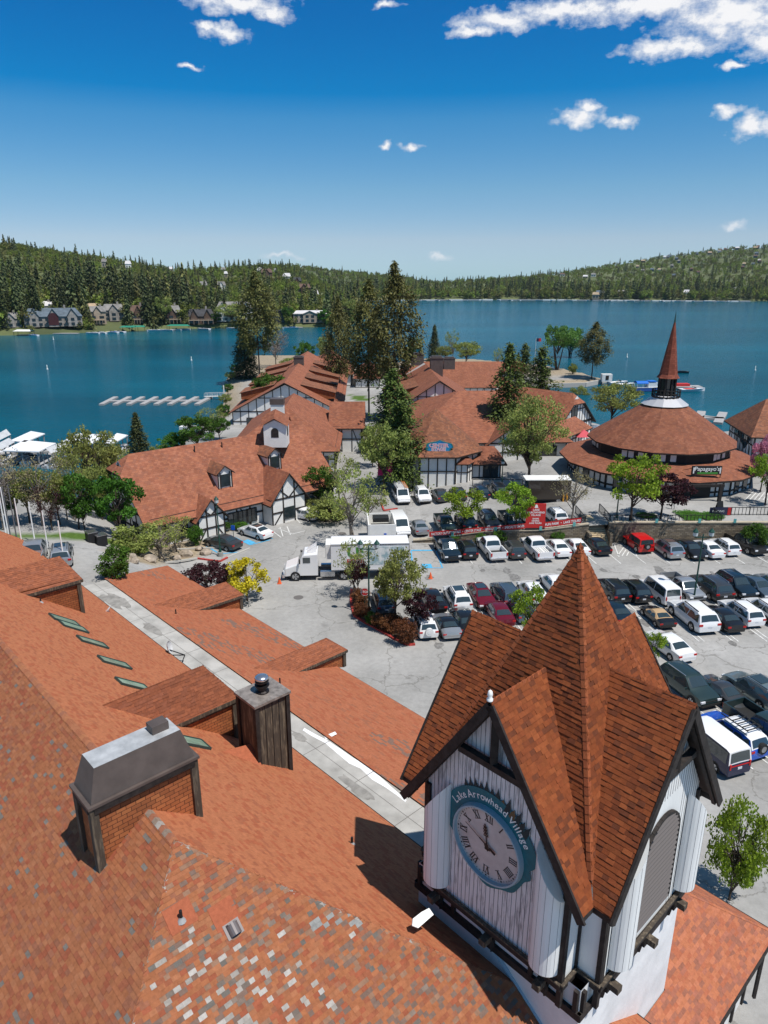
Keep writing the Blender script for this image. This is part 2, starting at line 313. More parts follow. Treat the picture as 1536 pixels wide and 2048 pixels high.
# ------------------------------------------------------------------ ground materials
def asphalt_mat():
    m=bpy.data.materials.new('old_asphalt'); m.use_nodes=True; nt=m.node_tree; N=nt.nodes; Lk=nt.links; b=N['Principled BSDF']; b.inputs['Roughness'].default_value=.9; b.inputs['Specular IOR Level'].default_value=.25
    tc=N.new('ShaderNodeTexCoord'); V=tc.outputs['Object']
    def noise(s,d=6,r=.6):
        n=N.new('ShaderNodeTexNoise'); n.inputs['Scale'].default_value=s; n.inputs['Detail'].default_value=d; n.inputs['Roughness'].default_value=r; Lk.new(V,n.inputs['Vector']); return n
    n1=noise(.09,8,.62); r1=N.new('ShaderNodeValToRGB'); r1.color_ramp.elements[0].position=.34; r1.color_ramp.elements[0].color=(.255,.25,.238,1); r1.color_ramp.elements[1].position=.64; r1.color_ramp.elements[1].color=(.385,.375,.36,1); Lk.new(n1.outputs[0],r1.inputs[0])
    n2=noise(2.2,6,.7); r2=N.new('ShaderNodeValToRGB'); r2.color_ramp.elements[0].position=.3; r2.color_ramp.elements[0].color=(.86,.86,.86,1); r2.color_ramp.elements[1].position=.7; r2.color_ramp.elements[1].color=(1.1,1.1,1.1,1); Lk.new(n2.outputs[0],r2.inputs[0])
    mx=N.new('ShaderNodeMix'); mx.data_type='RGBA'; mx.blend_type='MULTIPLY'; mx.inputs[0].default_value=1; Lk.new(r1.outputs[0],mx.inputs[6]); Lk.new(r2.outputs[0],mx.inputs[7])
    # cracks
    wn=noise(.35,5,.6); ad=N.new('ShaderNodeVectorMath'); ad.operation='MULTIPLY_ADD'; ad.inputs[1].default_value=(5,5,0); Lk.new(wn.outputs['Color'],ad.inputs[0]); Lk.new(V,ad.inputs[2])
    vo=N.new('ShaderNodeTexVoronoi'); vo.feature='DISTANCE_TO_EDGE'; vo.inputs['Scale'].default_value=.13; Lk.new(ad.outputs[0],vo.inputs['Vector'])
    rc=N.new('ShaderNodeValToRGB'); rc.color_ramp.elements[0].position=.003; rc.color_ramp.elements[0].color=(.58,.57,.55,1); rc.color_ramp.elements[1].position=.011; rc.color_ramp.elements[1].color=(1,1,1,1); Lk.new(vo.outputs['Distance'],rc.inputs[0])
    m2=N.new('ShaderNodeMix'); m2.data_type='RGBA'; m2.blend_type='MULTIPLY'; m2.inputs[0].default_value=.75; Lk.new(mx.outputs[2],m2.inputs[6]); Lk.new(rc.outputs[0],m2.inputs[7])
    # oil stains
    n3=noise(.42,3,.5); r3=N.new('ShaderNodeValToRGB'); r3.color_ramp.elements[0].position=.66; r3.color_ramp.elements[0].color=(1,1,1,1); r3.color_ramp.elements[1].position=.78; r3.color_ramp.elements[1].color=(.62,.62,.62,1); Lk.new(n3.outputs[0],r3.inputs[0])
    m3=N.new('ShaderNodeMix'); m3.data_type='RGBA'; m3.blend_type='MULTIPLY'; m3.inputs[0].default_value=1; Lk.new(m2.outputs[2],m3.inputs[6]); Lk.new(r3.outputs[0],m3.inputs[7])
    # sand/earth/grass near the shore and by slope through vertex colour
    vc=N.new('ShaderNodeVertexColor'); vc.layer_name='Mask'; sp=N.new('ShaderNodeSeparateColor'); Lk.new(vc.outputs[0],sp.inputs[0])
    ear=N.new('ShaderNodeValToRGB'); ear.color_ramp.elements[0].position=.3; ear.color_ramp.elements[0].color=(.2,.16,.105,1); ear.color_ramp.elements[1].position=.7; ear.color_ramp.elements[1].color=(.42,.34,.24,1); Lk.new(n2.outputs[0],ear.inputs[0])
    gr=N.new('ShaderNodeValToRGB'); gr.color_ramp.elements[0].position=.3; gr.color_ramp.elements[0].color=(.045,.09,.012,1); gr.color_ramp.elements[1].position=.7; gr.color_ramp.elements[1].color=(.1,.17,.03,1); Lk.new(n2.outputs[0],gr.inputs[0])
    def mixm(f,a,bb):
        q=N.new('ShaderNodeMix'); q.data_type='RGBA'; Lk.new(f,q.inputs[0]); Lk.new(a,q.inputs[6]); Lk.new(bb,q.inputs[7]); return q.outputs[2]
    c=mixm(sp.outputs[0],m3.outputs[2],ear.outputs[0]); c=mixm(sp.outputs[1],c,gr.outputs[0]); Lk.new(c,b.inputs['Base Color'])
    bp=N.new('ShaderNodeBump'); bp.inputs['Strength'].default_value=.35; bp.inputs['Distance'].default_value=.02; n5=noise(14,4,.7); Lk.new(n5.outputs[0],bp.inputs['Height']); Lk.new(bp.outputs[0],b.inputs['Normal'])
    return m
m_asph=asphalt_mat(); m_asph.name='old_asphalt'

def frange(a,b,s):
    o=[];x=a
    while x<b: o.append(x); x+=s
    o.append(b); return o
def grid_sheet(name,xs,ys,hf,mats,mask=None,label=None):
    me=bpy.data.meshes.new(name); nx,ny=len(xs),len(ys); V=[(x,y,hf(x,y)) for y in ys for x in xs]
    Fc=[(j*nx+i,j*nx+i+1,(j+1)*nx+i+1,(j+1)*nx+i) for j in range(ny-1) for i in range(nx-1)]
    me.from_pydata(V,[],Fc); me.materials.append(mats); me.polygons.foreach_set('use_smooth',[True]*len(Fc))
    if mask:
        at=me.color_attributes.new('Mask','FLOAT_COLOR','POINT'); fl=[]
        for v in V: m=mask(*v); fl+=[m[0],m[1],0,1]
        at.data.foreach_set('color',fl)
    o=bpy.data.objects.new(name,me); C.objects.link(o); o['kind']='structure'; return o
def in_px(p,poly):
    pass
def toPx(p):
    dep=p[1]*CT-(p[2]-HC)*ST; up=p[1]*ST+(p[2]-HC)*CT
    return 768+FPX*p[0]/dep,1024-FPX*up/dep
def inpoly(x,y,poly):
    ins=False;j=len(poly)-1
    for i in range(len(poly)):
        ax,ay=poly[i][0],poly[i][1];bx,by=poly[j][0],poly[j][1]
        if (ay>y)!=(by>y) and x<(bx-ax)*(y-ay)/(by-ay)+ax: ins=not ins
        j=i
    return ins
def Gp(l): return [G(a,b).xy.copy() for a,b in l]
EARTH=[Gp([(395,1080),(440,1062),(470,1050),(455,1070),(425,1090),(420,1100),(330,1125),(300,1128),(215,1120),(222,1105),(300,1085)]),Gp([(600,1015),(680,1005),(690,1045),(625,1040)])]
GRASS=[Gp([(-60,1062),(60,1064),(100,1068),(180,1070),(260,1085),(250,1096),(170,1082),(80,1078),(-60,1080)]),Gp([(670,812),(705,812),(735,832),(720,838),(675,830)]),Gp([(700,790),(735,793),(738,803),(705,800)]),Gp([(1240,1030),(1275,1030),(1300,1050),(1255,1055)]),Gp([(455,1050),(520,1040),(505,1052),(460,1064)])]
def mask(x,y,z):
    s=sdist(x,y); e=1-smooth(2,9,s) if s>0 else 1
    if y>235: e=max(e,smooth(255,275,y))
    if x>-60 and y<110 and s>0: e=min(e,1-smooth(1,4,s))
    for q in EARTH:
        if inpoly(x,y,q): e=1
    g=0
    for q in GRASS:
        if inpoly(x,y,q): g=1
    return (e,g)
xs=frange(-150,-44,4)[:-1]+frange(-44,52,1.4)[:-1]+frange(52,150,4); ys=frange(-60,50,6)[:-1]+frange(50,135,1.4)[:-1]+frange(135,340,3)
ground=grid_sheet('ground',xs,ys,hA,m_asph,mask)
xs=frange(2.5,52,1.4)[:-1]+frange(52,130,4); ys=[WALLY]+frange(WALLY+.6,138,1.5)
def hTer(x,y):
    b=bump(x,y); h=hA(x,y)
    return h+b if b>.03 else h-.3
upper=grid_sheet('upper_terrace_pavement',xs,ys,hTer,m_asph,mask)
# lake
def water_mat():
    m=bpy.data.materials.new('lake_water'); m.use_nodes=True; nt=m.node_tree; N=nt.nodes; Lk=nt.links; b=N['Principled BSDF']
    b.inputs['Roughness'].default_value=.12; b.inputs['IOR'].default_value=1.33; b.inputs['Specular IOR Level'].default_value=.06
    tc=N.new('ShaderNodeTexCoord')
    n=N.new('ShaderNodeTexNoise'); n.inputs['Scale'].default_value=.006; n.inputs['Detail'].default_value=5; mp=N.new('ShaderNodeMapping'); mp.inputs['Scale'].default_value=(.6,2.4,1); Lk.new(tc.outputs['Object'],mp.inputs[0]); Lk.new(mp.outputs[0],n.inputs['Vector'])
    r=N.new('ShaderNodeValToRGB'); r.color_ramp.elements[0].position=.35; r.color_ramp.elements[0].color=(.0,.056,.088,1); r.color_ramp.elements[1].position=.68; r.color_ramp.elements[1].color=(.0,.105,.158,1); Lk.new(n.outputs[0],r.inputs[0]); Lk.new(r.outputs[0],b.inputs['Base Color'])
    n1=N.new('ShaderNodeTexNoise'); n1.inputs['Scale'].default_value=.55; n1.inputs['Detail'].default_value=6; n1.inputs['Roughness'].default_value=.6; mp2=N.new('ShaderNodeMapping'); mp2.inputs['Scale'].default_value=(.6,1.5,1); Lk.new(tc.outputs['Object'],mp2.inputs[0]); Lk.new(mp2.outputs[0],n1.inputs['Vector'])
    bp=N.new('ShaderNodeBump'); bp.inputs['Strength'].default_value=.55; bp.inputs['Distance'].default_value=.5; Lk.new(n1.outputs[0],bp.inputs['Height']); Lk.new(bp.outputs[0],b.inputs['Normal'])
    return m
m_water=water_mat()
mb=MB(); mb.face([(-4000,30,LAKE),(4000,30,LAKE),(4000,3600,LAKE),(-4000,3600,LAKE)]); o=mb.build('lake_water',m_water); o['kind']='structure'

# ------------------------------------------------------------------ shingled roofs built tab by tab
def newell(pts):
    n=Vector((0,0,0))
    for i in range(len(pts)):
        a=pts[i];q=pts[(i+1)%len(pts)]; n+=Vector(((a.y-q.y)*(a.z+q.z),(a.z-q.z)*(a.x+q.x),(a.x-q.x)*(a.y+q.y)))
    return n.normalized()
def clip2(poly,axis,val,keep_gt):
    out=[]
    for i in range(len(poly)):
        a=poly[i];b=poly[(i+1)%len(poly)]
        ia=(a[axis]>=val) if keep_gt else (a[axis]<=val); ib=(b[axis]>=val) if keep_gt else (b[axis]<=val)
        if ia: out.append(a)
        if ia!=ib:
            t=(val-a[axis])/(b[axis]-a[axis]); out.append((a[0]+t*(b[0]-a[0]),a[1]+t*(b[1]-a[1])))
    return out
def tabs(mb,poly,expo=.145,tw=.24,lift=.012,colf=None,seed=1,thick=(.004,.018),vis=None):
    rg=random.Random(seed); pts=[Vector(p) for p in poly]; n=newell(pts)
    if n.z<0: pts=pts[::-1]; n=-n
    hu=Vector((0,0,1)).cross(n).normalized(); vv=n.cross(hu); off=pts[0].dot(n)
    p2=[(p.dot(hu),p.dot(vv)) for p in pts]
    v0=min(q[1] for q in p2);v1=max(q[1] for q in p2)
    k=math.floor(v0/expo)
    while k*expo<v1:
        a=k*expo;b=a+expo; row=clip2(clip2(p2,1,a,True),1,b,False)
        if len(row)>2:
            u0=min(q[0] for q in row);u1=max(q[0] for q in row); u=u0-rg.random()*tw
            while u<u1:
                ww=tw*rg.uniform(.75,1.3); c=clip2(clip2(row,0,u,True),0,u+ww,False)
                if len(c)>2:
                    th=rg.choice(thick)+rg.uniform(0,.004)
                    P3=[hu*q[0]+vv*q[1]+n*(off+lift*.3+th*(1-(q[1]-a)/expo*.9)) for q in c]
                    col=colf(rg,u,a,hu*(u+ww/2)+vv*(a+expo/2)+n*off)
                    mb.face(P3,0,col)
                    lo=[q for q in c if abs(q[1]-a)<1e-6]
                    if len(lo)>=2:
                        x0=min(lo);x1=max(lo); A=hu*x0[0]+vv*a+n*off;B=hu*x1[0]+vv*a+n*off; h=n*(lift*.3+th)
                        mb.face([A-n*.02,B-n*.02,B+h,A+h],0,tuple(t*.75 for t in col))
                        for (qx,sg) in ((x0,1),(x1,-1)):
                            q0=hu*qx[0]+vv*a+n*off; q1=hu*qx[0]+vv*(a+expo*.98)+n*off
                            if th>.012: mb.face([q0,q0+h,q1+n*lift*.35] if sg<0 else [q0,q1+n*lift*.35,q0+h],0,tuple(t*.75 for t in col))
                u+=ww
        k+=1
def caps(mb,p,q,na,nb,colf,ln=.2,wd=.17,seed=3,th=.03):
    """overlapping ridge or hip caps from p (low) to q (high); na, nb: downhill directions on either side"""
    rg=random.Random(seed); p=Vector(p);q=Vector(q); d=(q-p); L=d.length; d.normalize(); k=0.0
    up=-(Vector(na)+Vector(nb)).normalized()
    while k<L:
        a=p+d*k; b=p+d*min(L,k+ln*1.15); col=colf(rg,0,0,a); e=up*th
        a0=a+e;b0=b+e*.4
        for s in (na,nb):
            s=Vector(s).normalized()*wd
            f=[a0,a0+s*1,b0+s*1,b0]
            nn=newell(f)
            if nn.z<0: f=f[::-1]
            mb.face(f,0,col)
        A=a0-e*1.0
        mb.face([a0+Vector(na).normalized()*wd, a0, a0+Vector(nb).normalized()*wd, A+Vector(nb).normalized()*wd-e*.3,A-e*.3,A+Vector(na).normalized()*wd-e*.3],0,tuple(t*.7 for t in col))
        k+=ln
def pal(cols,jit=.1):
    def f(rg,u,v,p):
        c=rg.choice(cols); k=1+rg.uniform(-jit,jit); return (c[0]*k,c[1]*k,c[2]*k)
    return f
TOWC=pal([(0.214,0.057,0.019),(0.190,0.050,0.018),(0.225,0.062,0.022),(0.173,0.047,0.018),(0.248,0.070,0.024),(0.208,0.055,0.019),(0.128,0.039,0.018),(0.196,0.055,0.019),(0.150,0.042,0.017)],.07)
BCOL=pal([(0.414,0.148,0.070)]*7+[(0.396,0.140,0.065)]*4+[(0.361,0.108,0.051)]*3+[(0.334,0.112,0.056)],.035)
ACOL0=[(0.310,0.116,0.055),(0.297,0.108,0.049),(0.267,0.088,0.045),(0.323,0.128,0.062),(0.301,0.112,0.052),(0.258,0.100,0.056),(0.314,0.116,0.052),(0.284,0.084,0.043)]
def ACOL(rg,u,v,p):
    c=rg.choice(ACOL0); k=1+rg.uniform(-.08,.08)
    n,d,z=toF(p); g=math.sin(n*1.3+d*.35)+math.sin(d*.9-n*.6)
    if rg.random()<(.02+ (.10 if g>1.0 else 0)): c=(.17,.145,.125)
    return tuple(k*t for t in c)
def CCOL(rg,u,v,p):
    c=rg.choice(ACOL0+[(.25,.14,.09)]); k=1+rg.uniform(-.08,.08); n,d,z=toF(p); px,py=toPx(p)
    q=math.exp(-((px-450)/160)**2-((py-1990)/105)**2)
    r=rg.random()
    if r<.2*q: c=rg.choice([(.36,.33,.3),(.3,.27,.24),(.4,.37,.34)])
    elif r<.04+.26*q: c=rg.choice([(.15,.12,.1),(.13,.115,.1),(.2,.15,.12)])
    elif 620<px<730 and 1800<py<1860 and r<.35: c=(.24,.24,.23)
    elif r>.93-.12*smooth(500,900,px): c=(.17,.11,.085)
    return tuple(k*t for t in c)

# main building in the foreground (ridge along E2, hip end towards the tower)
RZ=14.3; RN=7.0; RD=16.5; EN=18.5; EZ=6.0; PT=.73
def zB(n): return RZ-PT*(n-RN)
def onB(px,py):
    r=ray(px,py); rn=r.x*E1.x+r.y*E1.y; rd=r.x*E2.x+r.y*E2.y; t=(RZ+PT*RN-HC)/(r.z+PT*rn); return rn*t,rd*t,HC+r.z*t
def onC(px,py):
    r=ray(px,py); rn=r.x*E1.x+r.y*E1.y; rd=r.x*E2.x+r.y*E2.y; t=(RZ-PT*RD-HC)/(r.z-PT*rd); return rn*t,rd*t,HC+r.z*t
def onA(px,py):
    r=ray(px,py); rn=r.x*E1.x+r.y*E1.y; rd=r.x*E2.x+r.y*E2.y; t=(RZ-PT*RN-HC)/(r.z-PT*rn); return rn*t,rd*t,HC+r.z*t
def endn(n,d,z,px):
    lo,hi=n,n+20
    for _ in range(40):
        m=(lo+hi)/2
        if toPx(F(m,d,z))[0]<px: lo=m
        else: hi=m
    return lo
main=thing('main_building','large foreground building with long orange shingle roof beside the concrete walkway','building',F(7,16,0))
DEND=toF(P(17,1084,EZ))[1]
k=EN-RN
pB=[F(RN,RD,RZ),F(EN,RD-k,EZ),F(EN,DEND,EZ),F(RN,DEND,RZ)]
pC=[F(RN,RD,RZ),F(RN-12,RD-12,RZ-PT*12),F(EN,RD-k,EZ)]
pA=[F(RN,RD,RZ),F(RN,DEND,RZ),F(-6,DEND,RZ-PT*13),F(-6,RD-13,RZ-PT*13)]
mb=MB()
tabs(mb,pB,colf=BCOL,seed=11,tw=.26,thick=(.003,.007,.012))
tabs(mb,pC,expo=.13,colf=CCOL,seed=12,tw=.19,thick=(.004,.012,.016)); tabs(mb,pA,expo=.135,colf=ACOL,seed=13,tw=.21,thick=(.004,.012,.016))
sl_=Vector((E1.x,E1.y,-PT)); sA=Vector((-E1.x,-E1.y,-PT)); sC=Vector((-E2.x,-E2.y,-PT))
def CAPC(rg,u,v,p):
    c=rg.choice([(.36,.14,.07),(.33,.12,.06),(.38,.15,.07),(.3,.12,.07)]); px,py=toPx(p)
    if py>1600 and rg.random()<.3: c=rg.choice([(.33,.3,.27),(.24,.18,.14)])
    return c
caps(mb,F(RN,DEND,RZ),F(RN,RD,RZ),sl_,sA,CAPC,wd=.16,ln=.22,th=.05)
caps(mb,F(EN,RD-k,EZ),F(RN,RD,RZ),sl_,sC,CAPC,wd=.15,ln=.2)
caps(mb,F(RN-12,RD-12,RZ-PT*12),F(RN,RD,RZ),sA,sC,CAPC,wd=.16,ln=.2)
roofo=mb.build('roof',[m_tab],main)
mb=MB()
for poly in (pB,pC,pA): mb.face([p-Vector((0,0,.03)) for p in poly]); 
mb.beam(F(EN+.03,RD-k,EZ-.12),F(EN+.03,DEND,EZ-.12),.06,.22,mat=1)
mb.beam(F(EN,DEND+.03,EZ-.12),F(RN,DEND+.03,RZ-.12),.06,.22,mat=1)
mb.build('roof_deck',[m_tab,m_dark],main)
mb=MB()
mb.face([F(EN-.3,RD-k,-.5),F(EN-.3,DEND,-.5),F(EN-.3,DEND,EZ-.05),F(EN-.3,RD-k,EZ-.05)])
mb.face([F(EN-.3,DEND-.05,-.5),F(-6,DEND-.05,-.5),F(-6,DEND-.05,RZ-PT*13-.1),F(RN,DEND-.05,RZ-.1),F(EN-.3,DEND-.05,EZ)])
mb.build('wall',m_white,main)
# dormers standing on the long slope
def dormer(root,tip,nr,de,nroot,ne,ez,zf,name='dormer',colf=None,seed=5):
    """hipped dormer: tip = where the ridge meets the slope, nr = ridge end, de/ez = near eave line from nroot to ne"""
    n,d,z=tip; h=d-de; nf=ne-.2; ins=.16; dk=pal([(.27,.092,.046),(.245,.083,.042),(.29,.10,.05),(.25,.09,.05),(.215,.075,.04)],.06)
    colf=colf or dk; wl=MB()
    for s in (-1,1):
        q=d+s*(h-ins)
        wl.face([F(nroot-.3,q,zf(nroot-.3)-.1),F(nf,q,zf(nf)-.1),F(nf,q,ez+.15),F(nroot-.3,q,ez+.15)][::s])
    wl.face([F(nf,d-h+ins,zf(nf)-.1),F(nf,d+h-ins,zf(nf)-.1),F(nf,d+h-ins,ez+.1),F(nf,d-h+ins,ez+.1)])
    wo=wl.build(name,m_cedar,root); rf=MB()
    for s in (-1,1):
        pl_=[F(n,d,z),F(nr,d,z),F(ne,d+s*h,ez),F(nroot,d+s*h,ez)]
        tabs(rf,pl_,colf=colf,seed=seed+s,tw=.25); rf.face([p-Vector((0,0,.03)) for p in pl_])
    tabs(rf,[F(nr,d,z),F(ne,d-h,ez),F(ne,d+h,ez)],colf=colf,seed=seed+3,tw=.25)
    rf.build('dormer_roof',m_tab,wo)
    tr=MB()
    for s in (-1,1):
        tr.beam(F(nroot-.1,d+s*h,ez-.1),F(ne,d+s*h,ez-.1),.06,.18)
        tr.beam(F(nroot+.2,d+s*(h-ins+.06),ez-.26),F(nf,d+s*(h-ins+.06),ez-.26),.1,.12)
        tr.box(F(nf-.06,d+s*(h-ins+.01),(zf(nf)+ez)/2),(.26,.24,ez-zf(nf)),rot=math.atan2(E1.y,E1.x))
    tr.beam(F(ne,d-h,ez-.1),F(ne,d+h,ez-.1),.06,.18)
    tr.build('dormer_trim',m_darkw,wo)
    return wo
dormer(main,(9.06,27.21,12.8),13.86,26.6,11.97,15.32,10.75,zB,seed=21)
dormer(main,(9.6,47.0,12.4),14.33,45.2,11.23,15.0,11.1,zB,seed=31)
# skylights
def skylight(root,px,py,w_=.8,l_=1.35):
    n,d,z=onB(px,py); c=F(n,d,z); un=Vector((E1.x,E1.y,-PT)).normalized(); ud=E2.copy(); nn=ud.cross(un); nn=nn if nn.z>0 else -nn
    b=MB(); M=Matrix(((ud.x,un.x,nn.x,c.x),(ud.y,un.y,nn.y,c.y),(ud.z,un.z,nn.z,c.z),(0,0,0,1)))
    for (x,y,dx,dy) in ((-w_/2,0,.07,l_),(w_/2,0,.07,l_),(0,-l_/2,w_,.07),(0,l_/2,w_,.07)): b.box((x,y,.07),(dx,dy,.16),M=M)
    f=b.build('skylight',mat('dark_green_frame',(.03,.055,.05),.5),root)
    g=MB(); g.box((0,0,.1),(w_-.06,l_-.06,.03),M=M); g.build('pane',mat('skylight_glass',(.22,.33,.25),.2,spec=.8,noise=.3,nscale=1.2),f)
for (px,py,a,b) in ((128,1243,.95,1.7),(146,1256,.95,1.6),(184,1287,.85,1.7),(228,1328,.85,1.75),(264,1372,.8,1.7),(386,1488,.85,1.35)): skylight(main,px,py,a,b)
# big saddle chimney (shingled box with a sheet metal hood)
nb_,db_,zb_=onA(203,1735)  # near bottom corner meets the left slope
def solve_top(n,d,px,py):
    lo,hi=0,30
    for _ in range(50):
        m=(lo+hi)/2
        if toPx(F(n,d,m))[1]>py: lo=m
        else: hi=m
    return lo
ztop=solve_top(nb_,db_,185,1615)
n2=endn(nb_,db_,ztop,385); 
wd_=1.15
ch=MB(); ch_z0=zB(n2)-1
ax=[(nb_,db_),(n2,db_),(n2,db_+wd_),(nb_,db_+wd_)]
for i in range(4):
    a,b=ax[i],ax[(i+1)%4]; ch.face([F(*a,8),F(*b,8),F(*b,ztop),F(*a,ztop)])
big=ch.build('chimney',m_cedar,main)
tr=MB()
for a in ax: tr.box(F(a[0],a[1],(8+ztop)/2),(.24,.24,ztop-8),rot=math.atan2(E1.y,E1.x))
tr.build('corner_boards',m_darkw,big)
tr=MB()
for i in range(4):
    a,b=ax[i],ax[(i+1)%4]; tr.beam(F(*a,ztop-.07),F(*b,ztop-.07),.3,.24,mat=0)
tr.build('chimney_trim',m_dark,big)
hd=MB(); e=.17; nn0,nn1,dd0,dd1=nb_-e,n2+e,db_-e,db_+wd_+e; ht=1.15; ins=.35
q0=[F(nn0,dd0,ztop+.03),F(nn1,dd0,ztop+.03),F(nn1,dd1,ztop+.03),F(nn0,dd1,ztop+.03)]; q1=[F(nn0,dd0,ztop+.12),F(nn1,dd0,ztop+.12),F(nn1,dd1,ztop+.12),F(nn0,dd1,ztop+.12)]
q2=[F(nn0+.12,dd0+.1,ztop+.12),F(nn1-.12,dd0+.1,ztop+.12),F(nn1-.12,dd1-.1,ztop+.12),F(nn0+.12,dd1-.1,ztop+.12)]
q3=[F(nn0+.12+.3,dd0+.3,ztop+ht),F(nn1-.12-.3,dd0+.3,ztop+ht),F(nn1-.12-.3,dd1-.3,ztop+ht),F(nn0+.12+.3,dd1-.3,ztop+ht)]
for A,B in ((q0,q1),(q1,q2),(q2,q3)):
    for i in range(4): hd.face([A[i],A[(i+1)%4],B[(i+1)%4],B[i]])
hd.build('metal_hood',m_brownmetal,big)
hd=MB(); hd.face(q3); 
m_rust=mat('rusty_galvanised_sheet',(.30,.31,.32),.55,metal=.15,col2=(.52,.53,.54),nscale=2.2,contrast=(.3,.7)); hd.v=[v+Vector((0,0,.004)) for v in hd.v]
hd.build('hood_top',m_rust,big)
hd=MB(); c_=F(n2-.75,db_+wd_*.55,ztop+ht+.14); hd.box(c_,(.55,.42,.28),rot=math.atan2(E1.y,E1.x)); hd.build('flue_cap',m_brownmetal,big)
# timber clad chimney with a round cowl
n0,d0,z0=onB(583,1541)
zt=solve_top(n0,d0,577,1383)
n1=n0; 
def solve_nd(px,py,z): return toF(P(px,py,z))
cN=solve_nd(577,1383,zt); cW=solve_nd(480,1390,zt); cM=solve_nd(514,1423,zt); cE=solve_nd(535,1353,zt)
nA=min(cW[0],cM[0]); nB_=cN[0]; dA=(cN[1]+cM[1])/2; dB_=(cW[1]+cE[1])/2
nA+=.14; nB_-=.14; dA+=.14; dB_-=.14
ch=MB(); ax=[(nA,dA),(nB_,dA),(nB_,dB_),(nA,dB_)]
for i in range(4):
    a,b=ax[i],ax[(i+1)%4]; ch.face([F(*a,4),F(*b,4),F(*b,zt),F(*a,zt)])
c2=ch.build('chimney',m_darkw,main)
tr=MB()
for a in ax: tr.box(F(a[0],a[1],(4+zt)/2),(.2,.2,zt-4),rot=math.atan2(E1.y,E1.x))
for t in (.28,.5,.72):
    a=(nA+(nB_-nA)*t,dA-.012); tr.box(F(*a,(4+zt)/2),(.03,.03,zt-4.3),rot=math.atan2(E1.y,E1.x))
tr.build('corner_boards',m_dark,c2)
tr=MB(); cc=F((nA+nB_)/2,(dA+dB_)/2,zt+.06); tr.box(cc,(nB_-nA+.3,dB_-dA+.3,.12),rot=math.atan2(E1.y,E1.x)); tr.build('chimney_cap',mat('dull_lead_cap',(.3,.26,.23),.5,metal=.4,noise=.35,nscale=3),c2)
tr=MB(); tr.lathe(cc+Vector((0,0,.06)),[(.32,0),(.32,.06),(.22,.12),(.2,.3)],16); tr.lathe(cc+Vector((0,0,.06)),[(.2,.3),(.34,.33),(.34,.38),(.2,.42),(.2,.5),(.32,.53),(.32,.58),(.2,.62),(.2,.66)],16); tr.build('cowl',mat('dark_cowl_metal',(.04,.035,.035),.35,metal=.8),c2,smooth_=False)
tr=MB(); tr.lathe(cc+Vector((0,0,.72)),[(.3,0),(.33,.05),(.3,.12),(.18,.18),(0,.2)],18); tr.build('cowl_cap',mat('bright_steel',(.6,.6,.63),.25,metal=.9),c2,smooth_=True)
# red cricket beside it and small roof vents
cr_=MB(); a=F(nA-1.5,(dA+dB_)/2,zB(nA-1.5)); b=F(nA,(dA+dB_)/2,zB(nA)+.75); cc1=F(nA,dA-.35,zB(nA)+.02)
cr_.face([a,cc1,b],col=(.36,.11,.055)); cr_.face([a,b,F(nA,dB_+.35,zB(nA)+.02)],col=(.36,.11,.055)); cr_.build('roof_cricket',m_tab,main)
def ventpipe(px,py,on,h=.45,r=.05,plate=True):
    n,d,z=on(px,py); p=F(n,d,z-.05); b=MB(); b.tube(p,p+Vector((0,0,h)),r,r,10); o=b.build('vent_pipe',m_black,main)
    if plate:
        f=MB(); f.lathe(p+Vector((0,0,.04)),[(r*3,0),(r*1.4,.12),(r*1.2,.16)],10); f.build('flashing',mat('grey_flashing',(.35,.35,.35),.6),o)
ventpipe(704,1690,onB,.42); ventpipe(363,1842,onC,.42,.045); ventpipe(82,1206,onB,.35)
n,d,z=onC(462,1850); b=MB(); un=Vector((-E2.x,-E2.y,-PT)).normalized(); nn=E1.cross(-un); nn=nn if nn.z>0 else -nn; c=F(n,d,z)
M=Matrix(((E1.x,un.x,nn.x,c.x),(E1.y,un.y,nn.y,c.y),(E1.z,un.z,nn.z,c.z),(0,0,0,1)))
b.box((0,.12,.03),(.5,.42,.02),M=M); 
for i in range(8):
    a0=math.pi*i/8;a1=math.pi*(i+1)/8
    b.face([M@Vector((.17*math.cos(a0),-.05,.04+.2*math.sin(a0))),M@Vector((.17*math.cos(a0),.3,.04+.2*math.sin(a0))),M@Vector((.17*math.cos(a1),.3,.04+.2*math.sin(a1))),M@Vector((.17*math.cos(a1),-.05,.04+.2*math.sin(a1)))])
b.box((0,-.03,.12),(.3,.02,.2),M=M)
b.build('roof_vent',mat('grey_brown_vent',(.17,.15,.15),.5,metal=.3),main)
# bright repair patches
for (px,py,sx,sy) in ((360,1832,.8,.7),(448,1828,.75,.7)):
    n,d,z=onC(px,py); c=F(n,d,z); M=Matrix(((E1.x,un.x,nn.x,c.x),(E1.y,un.y,nn.y,c.y),(E1.z,un.z,nn.z,c.z),(0,0,0,1))); b=MB()
    b.box((0,0,.022),(sx,sy,.012),M=M,col=(.34,.10,.05)); b.build('repair_patch',m_tab,main)
# white plate lying by the tower
n,d,z=onC(842,1838); c=F(n,d,z); M=Matrix(((E1.x,un.x,nn.x,c.x),(E1.y,un.y,nn.y,c.y),(E1.z,un.z,nn.z,c.z),(0,0,0,1)))
pl=MB(); pr=[(-.42,-.02),(-.28,-.16),(.1,-.15),(.4,-.1),(.42,.13),(-.28,.14)]
pl.face([M@Vector((x,y,.08)) for x,y in pr]); 
for i in range(6): pl.face([M@Vector((*pr[i],.03)),M@Vector((*pr[(i+1)%6],.03)),M@Vector((*pr[(i+1)%6],.08)),M@Vector((*pr[i],.08))])
tag(pl.build('loose_panel',m_whitec),'loose white panel lying on the roof below the clock','panel')

